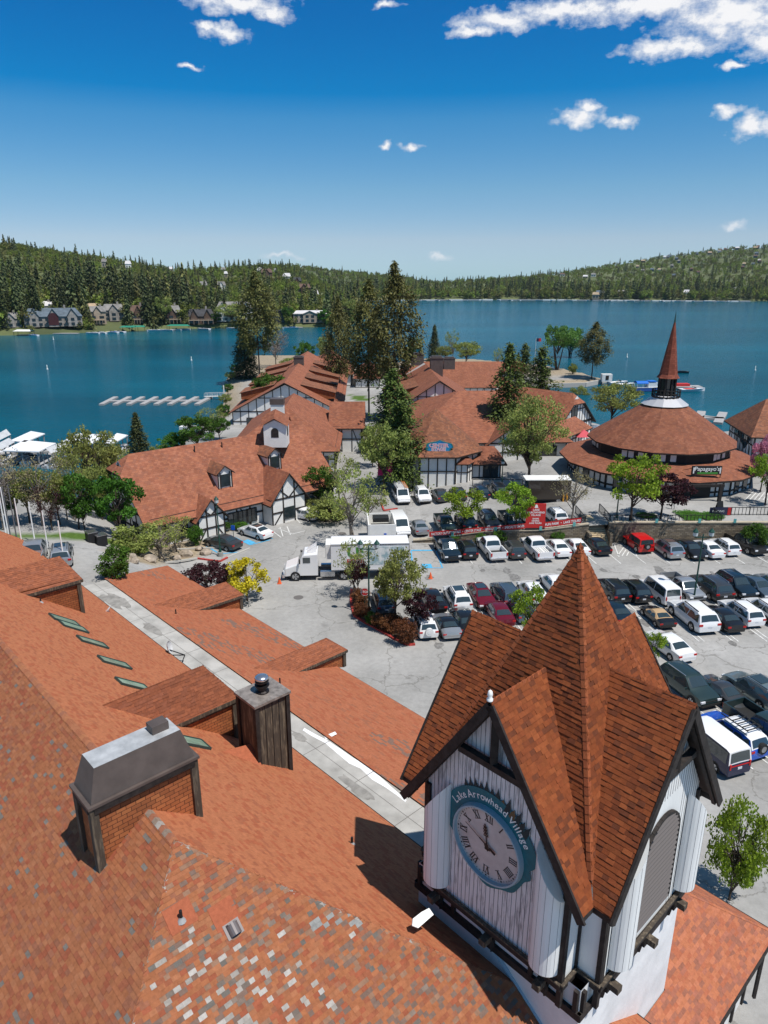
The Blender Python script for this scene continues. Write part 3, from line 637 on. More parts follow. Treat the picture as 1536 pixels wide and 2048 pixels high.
# concrete walkway between the roofs
SZ=5.35; S1=20.95
dE=toF(P(200,1163,SZ))[1]
w1=MB(); w1.face([F(16,13.6,SZ),F(S1,13.6,SZ),F(S1,dE,SZ),F(16,dE,SZ)]); w1.face([F(16,dE,SZ),F(S1,dE,SZ),F(S1,dE,-1),F(16,dE,-1)])
o=w1.build('concrete_walkway',m_conc); o['kind']='structure'
jm=MB(); rg=random.Random(9); d_=16.0
while d_<dE: jm.face([F(16,d_,SZ+.004),F(S1,d_,SZ+.004),F(S1,d_+.035,SZ+.004),F(16,d_+.035,SZ+.004)]); d_+=3.6
jm.face([F(19.9,14,SZ+.005),F(19.93,14,SZ+.005),F(19.93,dE,SZ+.005),F(19.9,dE,SZ+.005)]); o=jm.build('walkway_joints',mat('joint_grime',(.15,.14,.13),.9)); o['kind']='structure'
jm=MB()
for i in range(16):
    n_=rg.uniform(18.7,20.2); d_=rg.uniform(15,dE-2); a_=rg.uniform(.25,1.0); b_=a_*rg.uniform(.8,2.6); pts_=[]
    for k_ in range(14): t_=2*math.pi*k_/14; r_=rg.uniform(.7,1.1); pts_.append(F(min(S1-.05,n_+a_*.5*r_*math.cos(t_)),d_+b_*r_*math.sin(t_),SZ+.007+.0005*i))
    jm.face(pts_)
o=jm.build('walkway_stains',mat('stained_concrete',(.2,.19,.175),.9,noise=.3,nscale=2,col2=(.32,.305,.28))); o['kind']='structure'
pm=MB(); rg=random.Random(4)
def onS(px,py): p=P(px,py,SZ+.004); return p
pth=[(607,1458),(625,1469),(652,1483),(680,1504),(702,1521),(724,1532),(748,1552),(772,1570),(795,1588),(812,1602)]
wdt=[2.5,3,3,5,6,5,7,4,2.5,2]
for i in range(len(pth)-1):
    a,b=pth[i],pth[i+1]; wa,wb=wdt[i],wdt[i+1]
    pm.face([onS(a[0]-wa*.6,a[1]+wa),onS(b[0]-wb*.6,b[1]+wb),onS(b[0]+wb*.6,b[1]-wb),onS(a[0]+wa*.6,a[1]-wa)])
pm.face([onS(648,1472),onS(652,1479),onS(674,1468),onS(670,1463)])
m_fp=mat('fresh_white_paint',(.8,.8,.8),.6)
o=pm.build('painted_line',m_fp); o['kind']='structure'
# terrace building beyond the walkway: low roof with two dormers
b2=thing('shop_building','long low shop roof with two cedar dormers between walkway and parking lot','building',F(24,20,0))
Z2=SZ+.08; E2N=28.85; S2=(Z2-3.0)/(E2N-S1)
def z2(n): return Z2-S2*(n-S1)
def on2(px,py):
    r=ray(px,py); rn=r.x*E1.x+r.y*E1.y; rd=r.x*E2.x+r.y*E2.y; t=(Z2+S2*S1-HC)/(r.z+S2*rn); return rn*t,rd*t,HC+r.z*t
dFar=toF(P(218,1154,Z2))[1]; dFar2=toF(P(325,1134,3.0))[1]
C2=pal([(0.370,0.128,0.065)]*4+[(0.352,0.120,0.059)]*3+[(0.326,0.100,0.050)]*2+[(0.299,0.112,0.061)],.04)
def C2b(rg,u,v,p):
    c=C2(rg,u,v,p); n,d,z=toF(p); g=math.sin(n*1.1+d*.5)+math.sin(d*.31+1.2)*1.1
    if g>1.0 and rg.random()<.35: c=(.2,.12,.09)
    return c
mb=MB(); p2=[F(S1,14,Z2),F(E2N,14,z2(E2N)),F(E2N,dFar2,z2(E2N)),F(S1,dFar,Z2)]
tabs(mb,p2,expo=.16,tw=.4,colf=C2b,seed=41,thick=(.003,.008)); mb.build('roof',m_tab,b2)
mb=MB(); mb.face([p-Vector((0,0,.02)) for p in p2]); mb.beam(p2[1]-Vector((0,0,.1)),p2[2]-Vector((0,0,.1)),.06,.2,mat=1); mb.beam(p2[3]-Vector((0,0,.1)),p2[2]-Vector((0,0,.1)),.06,.2,mat=1)
mb.build('roof_deck',[m_tab,m_dark],b2)
mb=MB(); e_=E2N-.5
mb.face([F(e_,14,-.5),F(e_,dFar2-.4,-.5),F(e_,dFar2-.4,z2(e_)-.05),F(e_,14,z2(e_)-.05)]); mb.face([F(e_,dFar2-.4,-.5),F(S1+.05,dFar-.1,-.5),F(S1+.05,dFar-.1,Z2-.1),F(e_,dFar2-.4,z2(e_)-.05)]); mb.build('wall',m_white,b2)
def z2f(n): return z2(n)
dormer(b2,(22.5,36.91,4.97),28.6,35.7,25.0,29.75,4.1,z2,seed=51)
dormer(b2,(21.83,50.4,5.18),28.5,48.9,24.76,29.3,4.2,z2,seed=61)
for (px,py) in ((560,1367),(352,1228)):
    n,d,z=on2(px,py); b=MB(); b.tube(F(n,d,z-.05),F(n,d,z+.4),.05,.05,8); b.build('vent_pipe',m_black,b2)

# ------------------------------------------------------------------ clock tower
def textmesh(s,size=1,extr=0,align='CENTER',bold=0):
    cu=bpy.data.curves.new('lettering','FONT'); cu.body=s; cu.size=size; cu.align_x=align; cu.align_y='CENTER'; cu.extrude=extr; cu.offset=bold
    ob=bpy.data.objects.new('lettering',cu); C.objects.link(ob); bpy.context.view_layer.update()
    dg=bpy.context.evaluated_depsgraph_get(); me=bpy.data.meshes.new_from_object(ob.evaluated_get(dg)); 
    bpy.data.objects.remove(ob); bpy.data.curves.remove(cu)
    V=[v.co.copy() for v in me.vertices]; Fs=[tuple(p.vertices) for p in me.polygons]; bpy.data.meshes.remove(me); return V,Fs
def addtext(mb,s,size,M,bold=0,mat=0,col=(1,1,1),sx=1):
    V,Fs=textmesh(s,size,0,bold=bold)
    for f in Fs: mb.face([M@Vector((V[i].x*sx,V[i].y,V[i].z)) for i in f],mat,col)
TA,TD=17.48,10.27; TZA=22.58
TP,TW,TZR,TZE=3.93,3.33,19.08,14.06; TB,TPJ,TZB=2.66,3.41,10.78; TQ=3.2
def T(a,b,z): return F(TA+a,TD+b,z)
tower=thing('clock_tower','white half-timbered clock tower with steep orange four-gabled spire roof','tower',F(TA,TD,5))
HB,HZ=3.12,14.42
def rot4(k,a,b,z):
    for _ in range(k): a,b=-b,a
    return T(a,b,z)
mb=MB(); sg=(TZR-TZE)/TW; ri=HB*(TZA-TZR)/(TZA-HZ)
for k in range(4):
    # pyramid face towards -a (rotated)
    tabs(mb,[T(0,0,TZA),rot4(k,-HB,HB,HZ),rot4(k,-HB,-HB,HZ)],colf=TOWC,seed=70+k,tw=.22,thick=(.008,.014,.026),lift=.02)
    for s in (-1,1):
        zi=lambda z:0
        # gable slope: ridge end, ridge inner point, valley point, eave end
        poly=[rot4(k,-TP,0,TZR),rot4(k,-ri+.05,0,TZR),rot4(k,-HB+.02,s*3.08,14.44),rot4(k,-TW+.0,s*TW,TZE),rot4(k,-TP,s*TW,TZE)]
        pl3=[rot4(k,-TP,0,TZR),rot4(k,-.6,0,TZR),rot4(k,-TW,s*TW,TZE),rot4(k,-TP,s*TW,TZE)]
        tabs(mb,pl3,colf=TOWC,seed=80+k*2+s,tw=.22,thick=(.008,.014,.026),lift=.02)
mb.face([T(-.12,0,TZA-.15),T(0,-.12,TZA-.15),T(0,0,TZA+.12)],0,(.3,.1,.045)); mb.face([T(0,-.12,TZA-.15),T(.12,0,TZA-.15),T(0,0,TZA+.12)],0,(.3,.1,.045))
mb.face([T(.12,0,TZA-.15),T(0,.12,TZA-.15),T(0,0,TZA+.12)],0,(.3,.1,.045)); mb.face([T(0,.12,TZA-.15),T(-.12,0,TZA-.15),T(0,0,TZA+.12)],0,(.3,.1,.045))
CAPT=pal([(0.288,0.081,0.034),(0.264,0.074,0.031),(0.304,0.089,0.035),(0.248,0.074,0.031)],.06)
def corner(k,x): # hip direction k quadrant
    a,b=[(-1,-1),(1,-1),(1,1),(-1,1)][k]; return a*x,b*x
for k in range(4):
    a,b=corner(k,HB)
    d1=Vector((T(a,0,0)-T(0,0,0))).normalized()*.9+Vector((0,0,-2.2)); d2=Vector((T(0,b,0)-T(0,0,0))).normalized()*.9+Vector((0,0,-2.2))
    d1=Vector((T(a,0,0)-T(0,0,0))).normalized(); d2=Vector((T(0,b,0)-T(0,0,0))).normalized()
    low=T(a*.98,b*.98,HZ+.15); high=T(0,0,TZA)
    hip=(high-low).normalized()
    # in-face directions perpendicular to the hip
    nA=Vector((d1.x,d1.y,HB/(TZA-HZ))).normalized(); nB2=Vector((d2.x,d2.y,HB/(TZA-HZ))).normalized()
    pa=nA.cross(hip); pa=pa if pa.dot(d2)<0 else -pa
    pb=nB2.cross(hip); pb=pb if pb.dot(d1)<0 else -pb
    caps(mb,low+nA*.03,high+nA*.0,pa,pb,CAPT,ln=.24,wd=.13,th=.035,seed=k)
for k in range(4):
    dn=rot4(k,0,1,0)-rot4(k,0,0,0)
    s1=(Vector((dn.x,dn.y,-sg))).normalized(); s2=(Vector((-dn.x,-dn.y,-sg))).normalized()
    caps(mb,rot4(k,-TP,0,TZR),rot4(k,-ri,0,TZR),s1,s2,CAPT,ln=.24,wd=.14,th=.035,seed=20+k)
mb.build('roof',m_tab,tower)
mb=MB()
for k in range(4):
    for s in (-1,1):
        # rake boards, soffits and eave fascia
        a=rot4(k,-TP+.02,0,TZR-.17); b=rot4(k,-TP+.02,s*(TW+.02),TZE-.17+.0)
        mb.beam(a,b,.07,.27,up=rot4(k,0,0,1)-rot4(k,0,0,0)+Vector((0,0,.0)))
        mb.beam(rot4(k,-TP+.16,0,TZR-.3),rot4(k,-TP+.16,s*(TW-.1),TZE-.15),.12,.16)
        mb.beam(rot4(k,-TP,s*(TW-.02),TZE-.1),rot4(k,-TW+.1,s*(TW-.02),TZE-.1),.05,.2)
        mb.face([rot4(k,-TP,0,TZR-.06),rot4(k,-1,0,TZR-.06),rot4(k,-TW,s*TW,TZE-.06),rot4(k,-TP,s*TW,TZE-.06)])
    # collar beam, king post
    zc=16.8; hw=(TZR-zc)/sg-.28
    mb.beam(rot4(k,-TPJ-.2,-hw,zc),rot4(k,-TPJ-.2,hw,zc),.22,.2)
    mb.beam(rot4(k,-TPJ-.2,0,zc),rot4(k,-TPJ-.2,0,TZR-.4),.2,.2,up=Vector((1,0,0)))
    # corner posts
    for s in (-1,1):
        mb.box(rot4(k,-TPJ+.0,s*(TB-.06),(TZB+14.6)/2),(.17,.17,14.6-TZB),rot=math.atan2(E1.y,E1.x))
mb.build('roof_timber',m_dark,tower)
# walls
def wallpoly(k,off,bot,pts):
    return [rot4(k,-off,b,z) for b,z in pts]
mb=MB(); mc=MB(); grv=MB()
wz=lambda b: TZR-.25-sg*abs(b)
for k in range(4):
    tgt=mb if k in (0,) else mc
    tgt.face([rot4(k,-TPJ,b,z) for b,z in ((-TB,TZB),(TB,TZB),(TB,wz(TB)),(0,wz(0)),(-TB,wz(TB)))])
    for s in (-1,1):
        r_=mb if (k==0 ) else mc
        (mc).face([rot4(k,-TPJ,s*TB,TZB),rot4(k,-TB,s*TB,TZB),rot4(k,-TB,s*TB,14.8),rot4(k,-TPJ,s*TB,14.8)])
    b=-TB+.1
    while b<TB:
        if k in (0,1):
            if not(k==1 and abs(b+0.05)<1.25 ):
                grv.box(rot4(k,-TPJ-.003,b,(TZB+wz(b))/2),(.008,.014,wz(b)-TZB) if k%2==0 else (.014,.008,wz(b)-TZB),rot=math.atan2(E1.y,E1.x))
            else:
                grv.box(rot4(k,-TPJ-.003,b,(15.5+wz(b))/2),(.014,.008,max(.05,wz(b)-15.5)),rot=math.atan2(E1.y,E1.x))
        b+=.16
mb.build('clock_wall',m_whitew,tower); mc.build('wall',m_whitec,tower); grv.build('board_joints',m_groove,tower)
# notch trim posts
mb=MB()
for (a,b) in ((-TB,-TB),(-TPJ,-TB),(-TB,-TPJ)):
    mb.box(T(a+(.0 if a==-TB else .0),b,(9.9+14.5)/2),(.15,.15,14.5-9.9),rot=math.atan2(E1.y,E1.x))
mb.build('notch_posts',m_dark,tower)
# sill band, lower rail, corbels
mb=MB(); mw=MB(); wl=MB()
ro=math.atan2(E1.y,E1.x)
for k in range(4):
    o_=TPJ+.06
    mb.beam(rot4(k,-o_,-TB-.06,TZB-.1),rot4(k,-o_,TB+.06,TZB-.1),.15,.2)
    mw.beam(rot4(k,-o_-.06,-TB-.06,TZB+.05),rot4(k,-o_-.06,TB+.06,TZB+.05),.12,.05)
    for s in (-1,1):
        mb.beam(rot4(k,-o_,s*(TB+.04),TZB-.1),rot4(k,-TB,s*(TB+.04),TZB-.1),.15,.2)
        mw.beam(rot4(k,-o_-.06,s*(TB+.1),TZB+.05),rot4(k,-TB-.1,s*(TB+.1),TZB+.05),.1,.05)
    # lower timber panel zone
    for b in (-3.1,-1.55,0,1.55,3.1): mb.box(rot4(k,-TQ-.04,b,10.28),(.14,.14,.9),rot=ro)
    mb.beam(rot4(k,-TQ-.06,-TQ-.1,9.85),rot4(k,-TQ-.06,TQ+.1,9.85),.12,.26)
    for bb in (-2.1,-.1,2.1):
        # corbel beams with pale weathered ends
        c1=rot4(k,-TQ-.25,bb,TZB-.36); c2_=rot4(k,-TPJ-.42,bb,TZB-.36)
        mw.beam(c1,c2_,.24,.22); mb.beam(rot4(k,-TQ-.05,bb,TZB-.6),rot4(k,-TPJ-.1,bb,TZB-.6),.2,.2)
        mb.beam(rot4(k,-TQ-.05,bb,TZB-1.05),rot4(k,-TQ-.12,bb,TZB-.6),.2,.14,up=Vector((1,0,0)))
mb.build('timber_band',m_dark,tower); mw.build('corbels',m_darkw,tower)
mb=MB()
for k in range(4):
    mb.face([rot4(k,-TQ,-TQ,0),rot4(k,-TQ,TQ,0),rot4(k,-TQ,TQ,TZB+.0),rot4(k,-TQ,-TQ,TZB)])
mb.build('shaft_wall',mat('white_stucco',(.75,.745,.74),.8,noise=.1,nscale=.9,bump_=.4,bscale=9),tower)
mb=MB(); 
for k in range(4):
    mb.face([rot4(k,-TPJ-.02,-TB,TZB-.02),rot4(k,-TPJ-.02,TB,TZB-.02),rot4(k,-TQ+.3,TB,TZB-.02),rot4(k,-TQ+.3,-TB,TZB-.02)])
mb.build('soffit',m_dark,tower)
# half-round board columns flanking the clock and louvre walls
def column(k,b0,b1):
    mb=MB(); gv=MB(); n=14; ctr=(b0+b1)/2; r=abs(b1-b0)/2; dep=.46
    P0=[];P1=[]
    for i in range(n+1):
        t=math.pi*i/n; b=ctr+r*math.cos(t); a=-TPJ-.03-dep*math.sin(t)
        zt_=TZR-1.45-sg*abs(b)*1.0; zb=TZB+.3
        P0.append((a,b,zb)); P1.append((a,b,zt_))
    # slanted cut: rises away from the outer edge
    for i in range(n):
        mb.face([rot4(k,*P0[i]),rot4(k,*P0[i+1]),rot4(k,*P1[i+1]),rot4(k,*P1[i])])
        if i%2==0 and i>0:
            q=P0[i]; q2=P1[i]; gv.beam(rot4(k,q[0]-.001,q[1],q[2]),rot4(k,q2[0]-.001,q2[1],q2[2]-.01),.007,.007,up=Vector((1,0,0)))
    mb.face([rot4(k,*p) for p in P1]); mb.face([rot4(k,*p) for p in P0][::-1])
    o=mb.build('half_round_column',m_whitec,tower); gv.build('column_joints',m_groove,o)
column(0,-2.58,-1.62); column(0,1.66,2.62); column(1,1.3,2.26); column(1,-2.72,-1.84)
# arched louvre on the sunny side
mb=MB(); lv=MB(); k=1; cx=-.22; zr0,zr1,hw=11.3,13.9,1.08
off=TPJ+.012
arch=[(cx-hw,zr0),(cx+hw,zr0)]+[(cx+hw*math.cos(t),zr1+hw*1.0*math.sin(t)) for t in [math.pi*i/14 for i in range(15)]]
mb.face([rot4(k,-off,b,z) for b,z in arch]); 
lo=mb.build('arched_louvre',m_black,tower)
z=zr0+.05
while z<zr1+hw-.12:
    h=hw if z<zr1 else math.sqrt(max(0,hw*hw-(z-zr1)**2))
    h-=.07
    if h>.1:
        A=[rot4(k,-off-.02,cx-h,z+.1),rot4(k,-off-.02,cx+h,z+.1),rot4(k,-off-.12,cx+h,z),rot4(k,-off-.12,cx-h,z)]
        lv.face(A); lv.face([A[3],A[2],A[2]-Vector((0,0,.03)),A[3]-Vector((0,0,.03))])
    z+=.19
lv.build('louvre_slats',mat('taupe_slats',(.12,.105,.1),.7),lo)
fr=MB()
for i in range(len(arch)-1):
    if i==0: continue
    a,b=arch[i],arch[i+1]; fr.beam(rot4(k,-off-.05,*a),rot4(k,-off-.05,*b),.09,.1,up=rot4(k,-1,0,0)-rot4(k,0,0,0))
fr.beam(rot4(k,-off-.05,*arch[0]),rot4(k,-off-.05,*arch[-1]),.09,.1,up=rot4(k,-1,0,0)-rot4(k,0,0,0))
fr.build('louvre_frame',m_dark,lo)
# clock
def CF(u,v,h=0): # clock face frame: u to the viewer's right, v up, h out of the wall
    return T(-TPJ-h,.13-u,13.86+v)
Mc=lambda u,v,ang,h,s=1: None
def cmat(u,v,ang,h):
    ca,sa=math.cos(ang),math.sin(ang); o=CF(u,v,h); ux=(CF(1,0,0)-CF(0,0,0)); uy=Vector((0,0,1)); un=CF(0,0,1)-CF(0,0,0)
    X=ux*ca+uy*sa; Y=-ux*sa+uy*ca
    return Matrix(((X.x,Y.x,un.x,o.x),(X.y,Y.y,un.y,o.y),(X.z,Y.z,un.z,o.z),(0,0,0,1)))
m_teal=mat('teal_sign_paint',(.005,.135,.17),.6,noise=.12,nscale=6)
clk=MB(); RR=1.22
def disc(mb,r,h,n=48,rin=0):
    for i in range(n):
        a=2*math.pi*i/n;b=2*math.pi*(i+1)/n
        if rin: mb.face([CF(rin*math.cos(a),rin*math.sin(a),h),CF(r*math.cos(a),r*math.sin(a),h),CF(r*math.cos(b),r*math.sin(b),h),CF(rin*math.cos(b),rin*math.sin(b),h)])
        else: mb.face([CF(0,0,h),CF(r*math.cos(a),r*math.sin(a),h),CF(r*math.cos(b),r*math.sin(b),h)])
disc(clk,RR,.08); face=clk.build('clock',mat('clock_face_white',(.52,.475,.45),.55,noise=.12,nscale=1.5),tower)
rm=MB()
for i in range(48):
    a=2*math.pi*i/48;b=2*math.pi*(i+1)/48
    f=lambda r,t,h:CF(r*math.cos(t),r*math.sin(t),h)
    rm.face([f(RR,a,.08),f(RR,b,.08),f(RR,b,.22),f(RR,a,.22)]); rm.face([f(RR,a,.22),f(RR,b,.22),f(RR+.05,b,.22),f(RR+.05,a,.22)]); rm.face([f(RR+.05,a,.22),f(RR+.05,b,.22),f(RR+.09,b,.03),f(RR+.09,a,.03)])
rm.build('clock_rim',mat('clock_rim_paint',(.30,.42,.48),.45),face)
nm=MB(); numerals=['XII','I','II','III','IIII','V','VI','VII','VIII','IX','X','XI']
def stroke(mb,M,x0,y0,x1,y1,w):
    p=M@Vector((x0,y0,0));q=M@Vector((x1,y1,0)); d=(q-p).normalized(); nn=Vector((M[0][2],M[1][2],M[2][2])); s=d.cross(nn)*w/2
    mb.face([p-s,p+s,q+s,q-s])
for i,s in enumerate(numerals):
    th=math.pi/2-i*math.pi/6; r=RR*.77; M=cmat(r*math.cos(th),r*math.sin(th),th-math.pi/2,.087)
    wd={'I':.075,'V':.17,'X':.17}; tot=sum(wd[c] for c in s)+.0; x=-tot/2; H_=.13
    for c in s:
        cw=wd[c]; xc=x+cw/2
        if c=='I': stroke(nm,M,xc,-H_,xc,H_,.038)
        elif c=='V': stroke(nm,M,xc-.055,H_,xc,-H_,.045); stroke(nm,M,xc+.055,H_,xc,-H_,.02)
        else: stroke(nm,M,xc-.055,H_,xc+.055,-H_,.045); stroke(nm,M,xc+.055,H_,xc-.055,-H_,.02)
        x+=cw
    stroke(nm,M,-tot/2,H_,tot/2,H_,.018); stroke(nm,M,-tot/2,-H_,tot/2,-H_,.018)
    nm.build('roman_numeral',mat('black_numerals',(.02,.018,.018),.6),face); nm=MB()
for i in range(60):
    nm=MB(); th=2*math.pi*i/60; M=cmat(RR*.94*math.cos(th),RR*.94*math.sin(th),th,.087); w_=.03 if i%5 else .055; stroke(nm,M,-w_/2,0,w_/2,0,w_); nm.build('minute_dot',mat('black_numerals',(.02,.018,.018),.6),face)
hands=[(R(90-354.5+0),.62,'hour_hand'),(R(90-288),.95,'minute_hand')]
hb=MB(); th=R(90+9); M=cmat(0,0,th-math.pi/2,.12)
for a in range(1): 
    stroke(hb,M,0,-.22,0,.72,.045)
    for q in (.36,.46,.55): 
        for s in (-1,1): stroke(hb,M,s*.075,q-.05,s*.03,q+.06,.035)
    stroke(hb,M,-.09,.3,.09,.3,.03); stroke(hb,M,-.08,.62,.08,.62,.03); stroke(hb,M,-.1,-.14,.1,-.14,.09)
hb.build('hour_hand',m_black,face)
hb=MB(); th=R(90+68); M=cmat(0,0,th-math.pi/2,.14); stroke(hb,M,0,-.34,0,.9,.03); stroke(hb,M,0,-.36,0,-.12,.1); stroke(hb,M,0,.0,0,.3,.055)
disc_=[M@Vector((.08*math.cos(t),.08*math.sin(t),.01)) for t in [2*math.pi*i/14 for i in range(14)]]; hb.face(disc_)
hb.build('minute_hand',m_black,face)
# teal surround with scrolled ends, lettering band and tree silhouettes
sg_=MB()
def ringpoly(mb,fr_,h,a0,a1,n,r0,r1f):
    for i in range(n):
        a=a0+(a1-a0)*i/n;b=a0+(a1-a0)*(i+1)/n
        mb.face([CF(r0*math.cos(a),r0*math.sin(a),h),CF(r1f(a)*math.cos(a),r1f(a)*math.sin(a),h),CF(r1f(b)*math.cos(b),r1f(b)*math.sin(b),h),CF(r0*math.cos(b),r0*math.sin(b),h)])
def r1f(a):
    d=math.degrees(a)%360
    up=max(0,math.sin(a))
    r=1.42+.40*smooth(-.1,.3,math.sin(a))
    r+=.10*math.exp(-((d-270)/16)**2)*1.6+.17*math.exp(-((d-352)/7)**2)+.17*math.exp(-((d-188)/7)**2)+.08*math.exp(-((d-310)/12)**2)
    return r
ringpoly(sg_,None,.05,0,2*math.pi,120,1.15,r1f)
surround=sg_.build('clock_surround',m_teal,tower)
ls=MB(); txt="Lake Arrowhead Village"; n=len(txt); span=R(124); wts=[.55 if c in 'il' else (.5 if c==' ' else (1.25 if c in 'AVLw' else 1.0)) for c in txt]; tot=sum(wts); acc=0
for c,wt in zip(txt,wts):
    t=(acc+wt/2)/tot; acc+=wt
    if c==' ': continue
    th=math.pi/2+span/2-span*t; M=cmat(1.56*math.cos(th),1.56*math.sin(th),th-math.pi/2,.062)
    addtext(ls,c,.34 if not c.isupper() else .36,M,bold=.004,sx=.9)
ls.build('lettering',m_text,surround)
tr=MB(); rg=random.Random(8)
for i in range(13):
    th=R(122-i*6.6); hgt=.18+.2*abs(math.sin(i*1.7+.6)); M=cmat(1.72*math.cos(th),1.72*math.sin(th),(th-math.pi/2)*.55,.035); w_=.11
    pts=[(-w_,-.12),(w_,-.12),(w_*.7,hgt*.3),(w_*.85,hgt*.34),(w_*.3,hgt*.75),(0,hgt*1.25),(-w_*.3,hgt*.75),(-w_*.85,hgt*.34),(-w_*.7,hgt*.3)]
    tr.face([M@Vector((*p,.002*i)) for p in pts],mat=1 if i in (7,9) else 0)
tr.build('tree_silhouettes',[mat('dark_teal_trees',(.012,.03,.035),.7),mat('flaked_brown_paint',(.14,.085,.04),.8)],surround)
fn=MB(); fn.lathe(rot4(0,-TP,0,TZR+.02),[(.09,0),(.09,.06),(.05,.1),(.08,.18),(.06,.28),(0,.34)],10); fn.build('finial',m_whitec,tower,smooth_=True)
# flashing strip at the base of the tower on the roof
fl=MB(); fl.beam(F(TA-TQ-.03,11.2,10.55),F(TA-TQ-.03,6.0,6.65),.04,.16); fl.build('base_flashing',mat('pale_blue_flashing',(.35,.5,.6),.5),tower)

# hipped wing behind the tower (bottom right of the view)
wing=thing('wing_building','orange hipped roof wing with white timbered wall to the right of the clock tower','building',F(22,9,0))
WE,WD,WZ=27.5,5.4,4.0
q1=[F(WE,WD,WZ),F(13,WD,WZ),F(13,WD+7,WZ+PT*7),F(WE-7,WD+7,WZ+PT*7)]; q2=[F(WE,WD,WZ),F(WE,14,WZ),F(WE-7,14,WZ+PT*7),F(WE-7,WD+7,WZ+PT*7)]
mb=MB(); WC=pal([(.40,.14,.07),(.38,.13,.066),(.36,.115,.06),(.33,.12,.075),(.42,.15,.08),(.28,.11,.07)],.05)
q1=[F(WE,WD,WZ),F(TA-TQ-.1,WD,WZ),F(TA-TQ-.1,TD-TQ+.1,WZ+PT*(TD-TQ+.1-WD)),F(TA+TQ-.1,TD-TQ+.1,WZ+PT*(TD-TQ+.1-WD)),F(TA+TQ-.1,9.8,WZ+PT*4.8)]
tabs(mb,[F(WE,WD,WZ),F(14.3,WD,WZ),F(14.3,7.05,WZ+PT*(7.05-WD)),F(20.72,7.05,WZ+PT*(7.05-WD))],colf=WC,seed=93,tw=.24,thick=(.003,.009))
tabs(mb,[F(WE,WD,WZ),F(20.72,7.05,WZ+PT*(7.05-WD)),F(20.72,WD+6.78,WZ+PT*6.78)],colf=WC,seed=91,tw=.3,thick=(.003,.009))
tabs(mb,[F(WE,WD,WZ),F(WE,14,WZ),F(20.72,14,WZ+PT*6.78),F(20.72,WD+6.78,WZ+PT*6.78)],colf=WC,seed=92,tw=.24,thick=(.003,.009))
caps(mb,F(WE,WD,WZ+.02),F(20.8,WD+6.7,WZ+PT*6.7+.02),Vector((E1.x,E1.y,-PT)),Vector((-E2.x,-E2.y,-PT)),WC,wd=.15,ln=.2)
mb.build('roof',m_tab,wing)
mb=MB(); mb.beam(F(WE,WD-.03,WZ-.12),F(20.75,WD-.03,WZ-.12),.06,.24); mb.beam(F(WE+.03,WD,WZ-.12),F(WE+.03,14,WZ-.12),.06,.24)
for n in [WE-.6-1.15*i for i in range(4)]: mb.box(F(n,WD+.56,1.9),(.16,.1,3.8),rot=ro)
for z in (3.75,2.6,1.3): mb.beam(F(WE-.5,WD+.55,z),F(20.75,WD+.55,z),.1,.16)
mb.beam(F(WE-.4,WD+.2,WZ-.05),F(WE-.4,WD+.2,.5),.12,.12,up=Vector((1,0,0)))
mb.build('timber_frame',m_dark,wing)
mb=MB(); mb.face([F(WE-.5,WD+.6,-.2),F(20.7,WD+.6,-.2),F(20.7,WD+.6,WZ+.2),F(WE-.5,WD+.6,WZ+.2)]); mb.face([F(WE-.5,WD+.6,-.2),F(WE-.5,14,-.2),F(WE-.5,14,WZ),F(WE-.5,WD+.6,WZ)]); mb.build('wall',m_white,wing)
for i in range(2):
    mb=MB(); mb.box(F(WE-1.75-1.6*i,WD+.57,2.0),(.95,.08,1.1),rot=ro); mb.build('window',m_glass,wing)

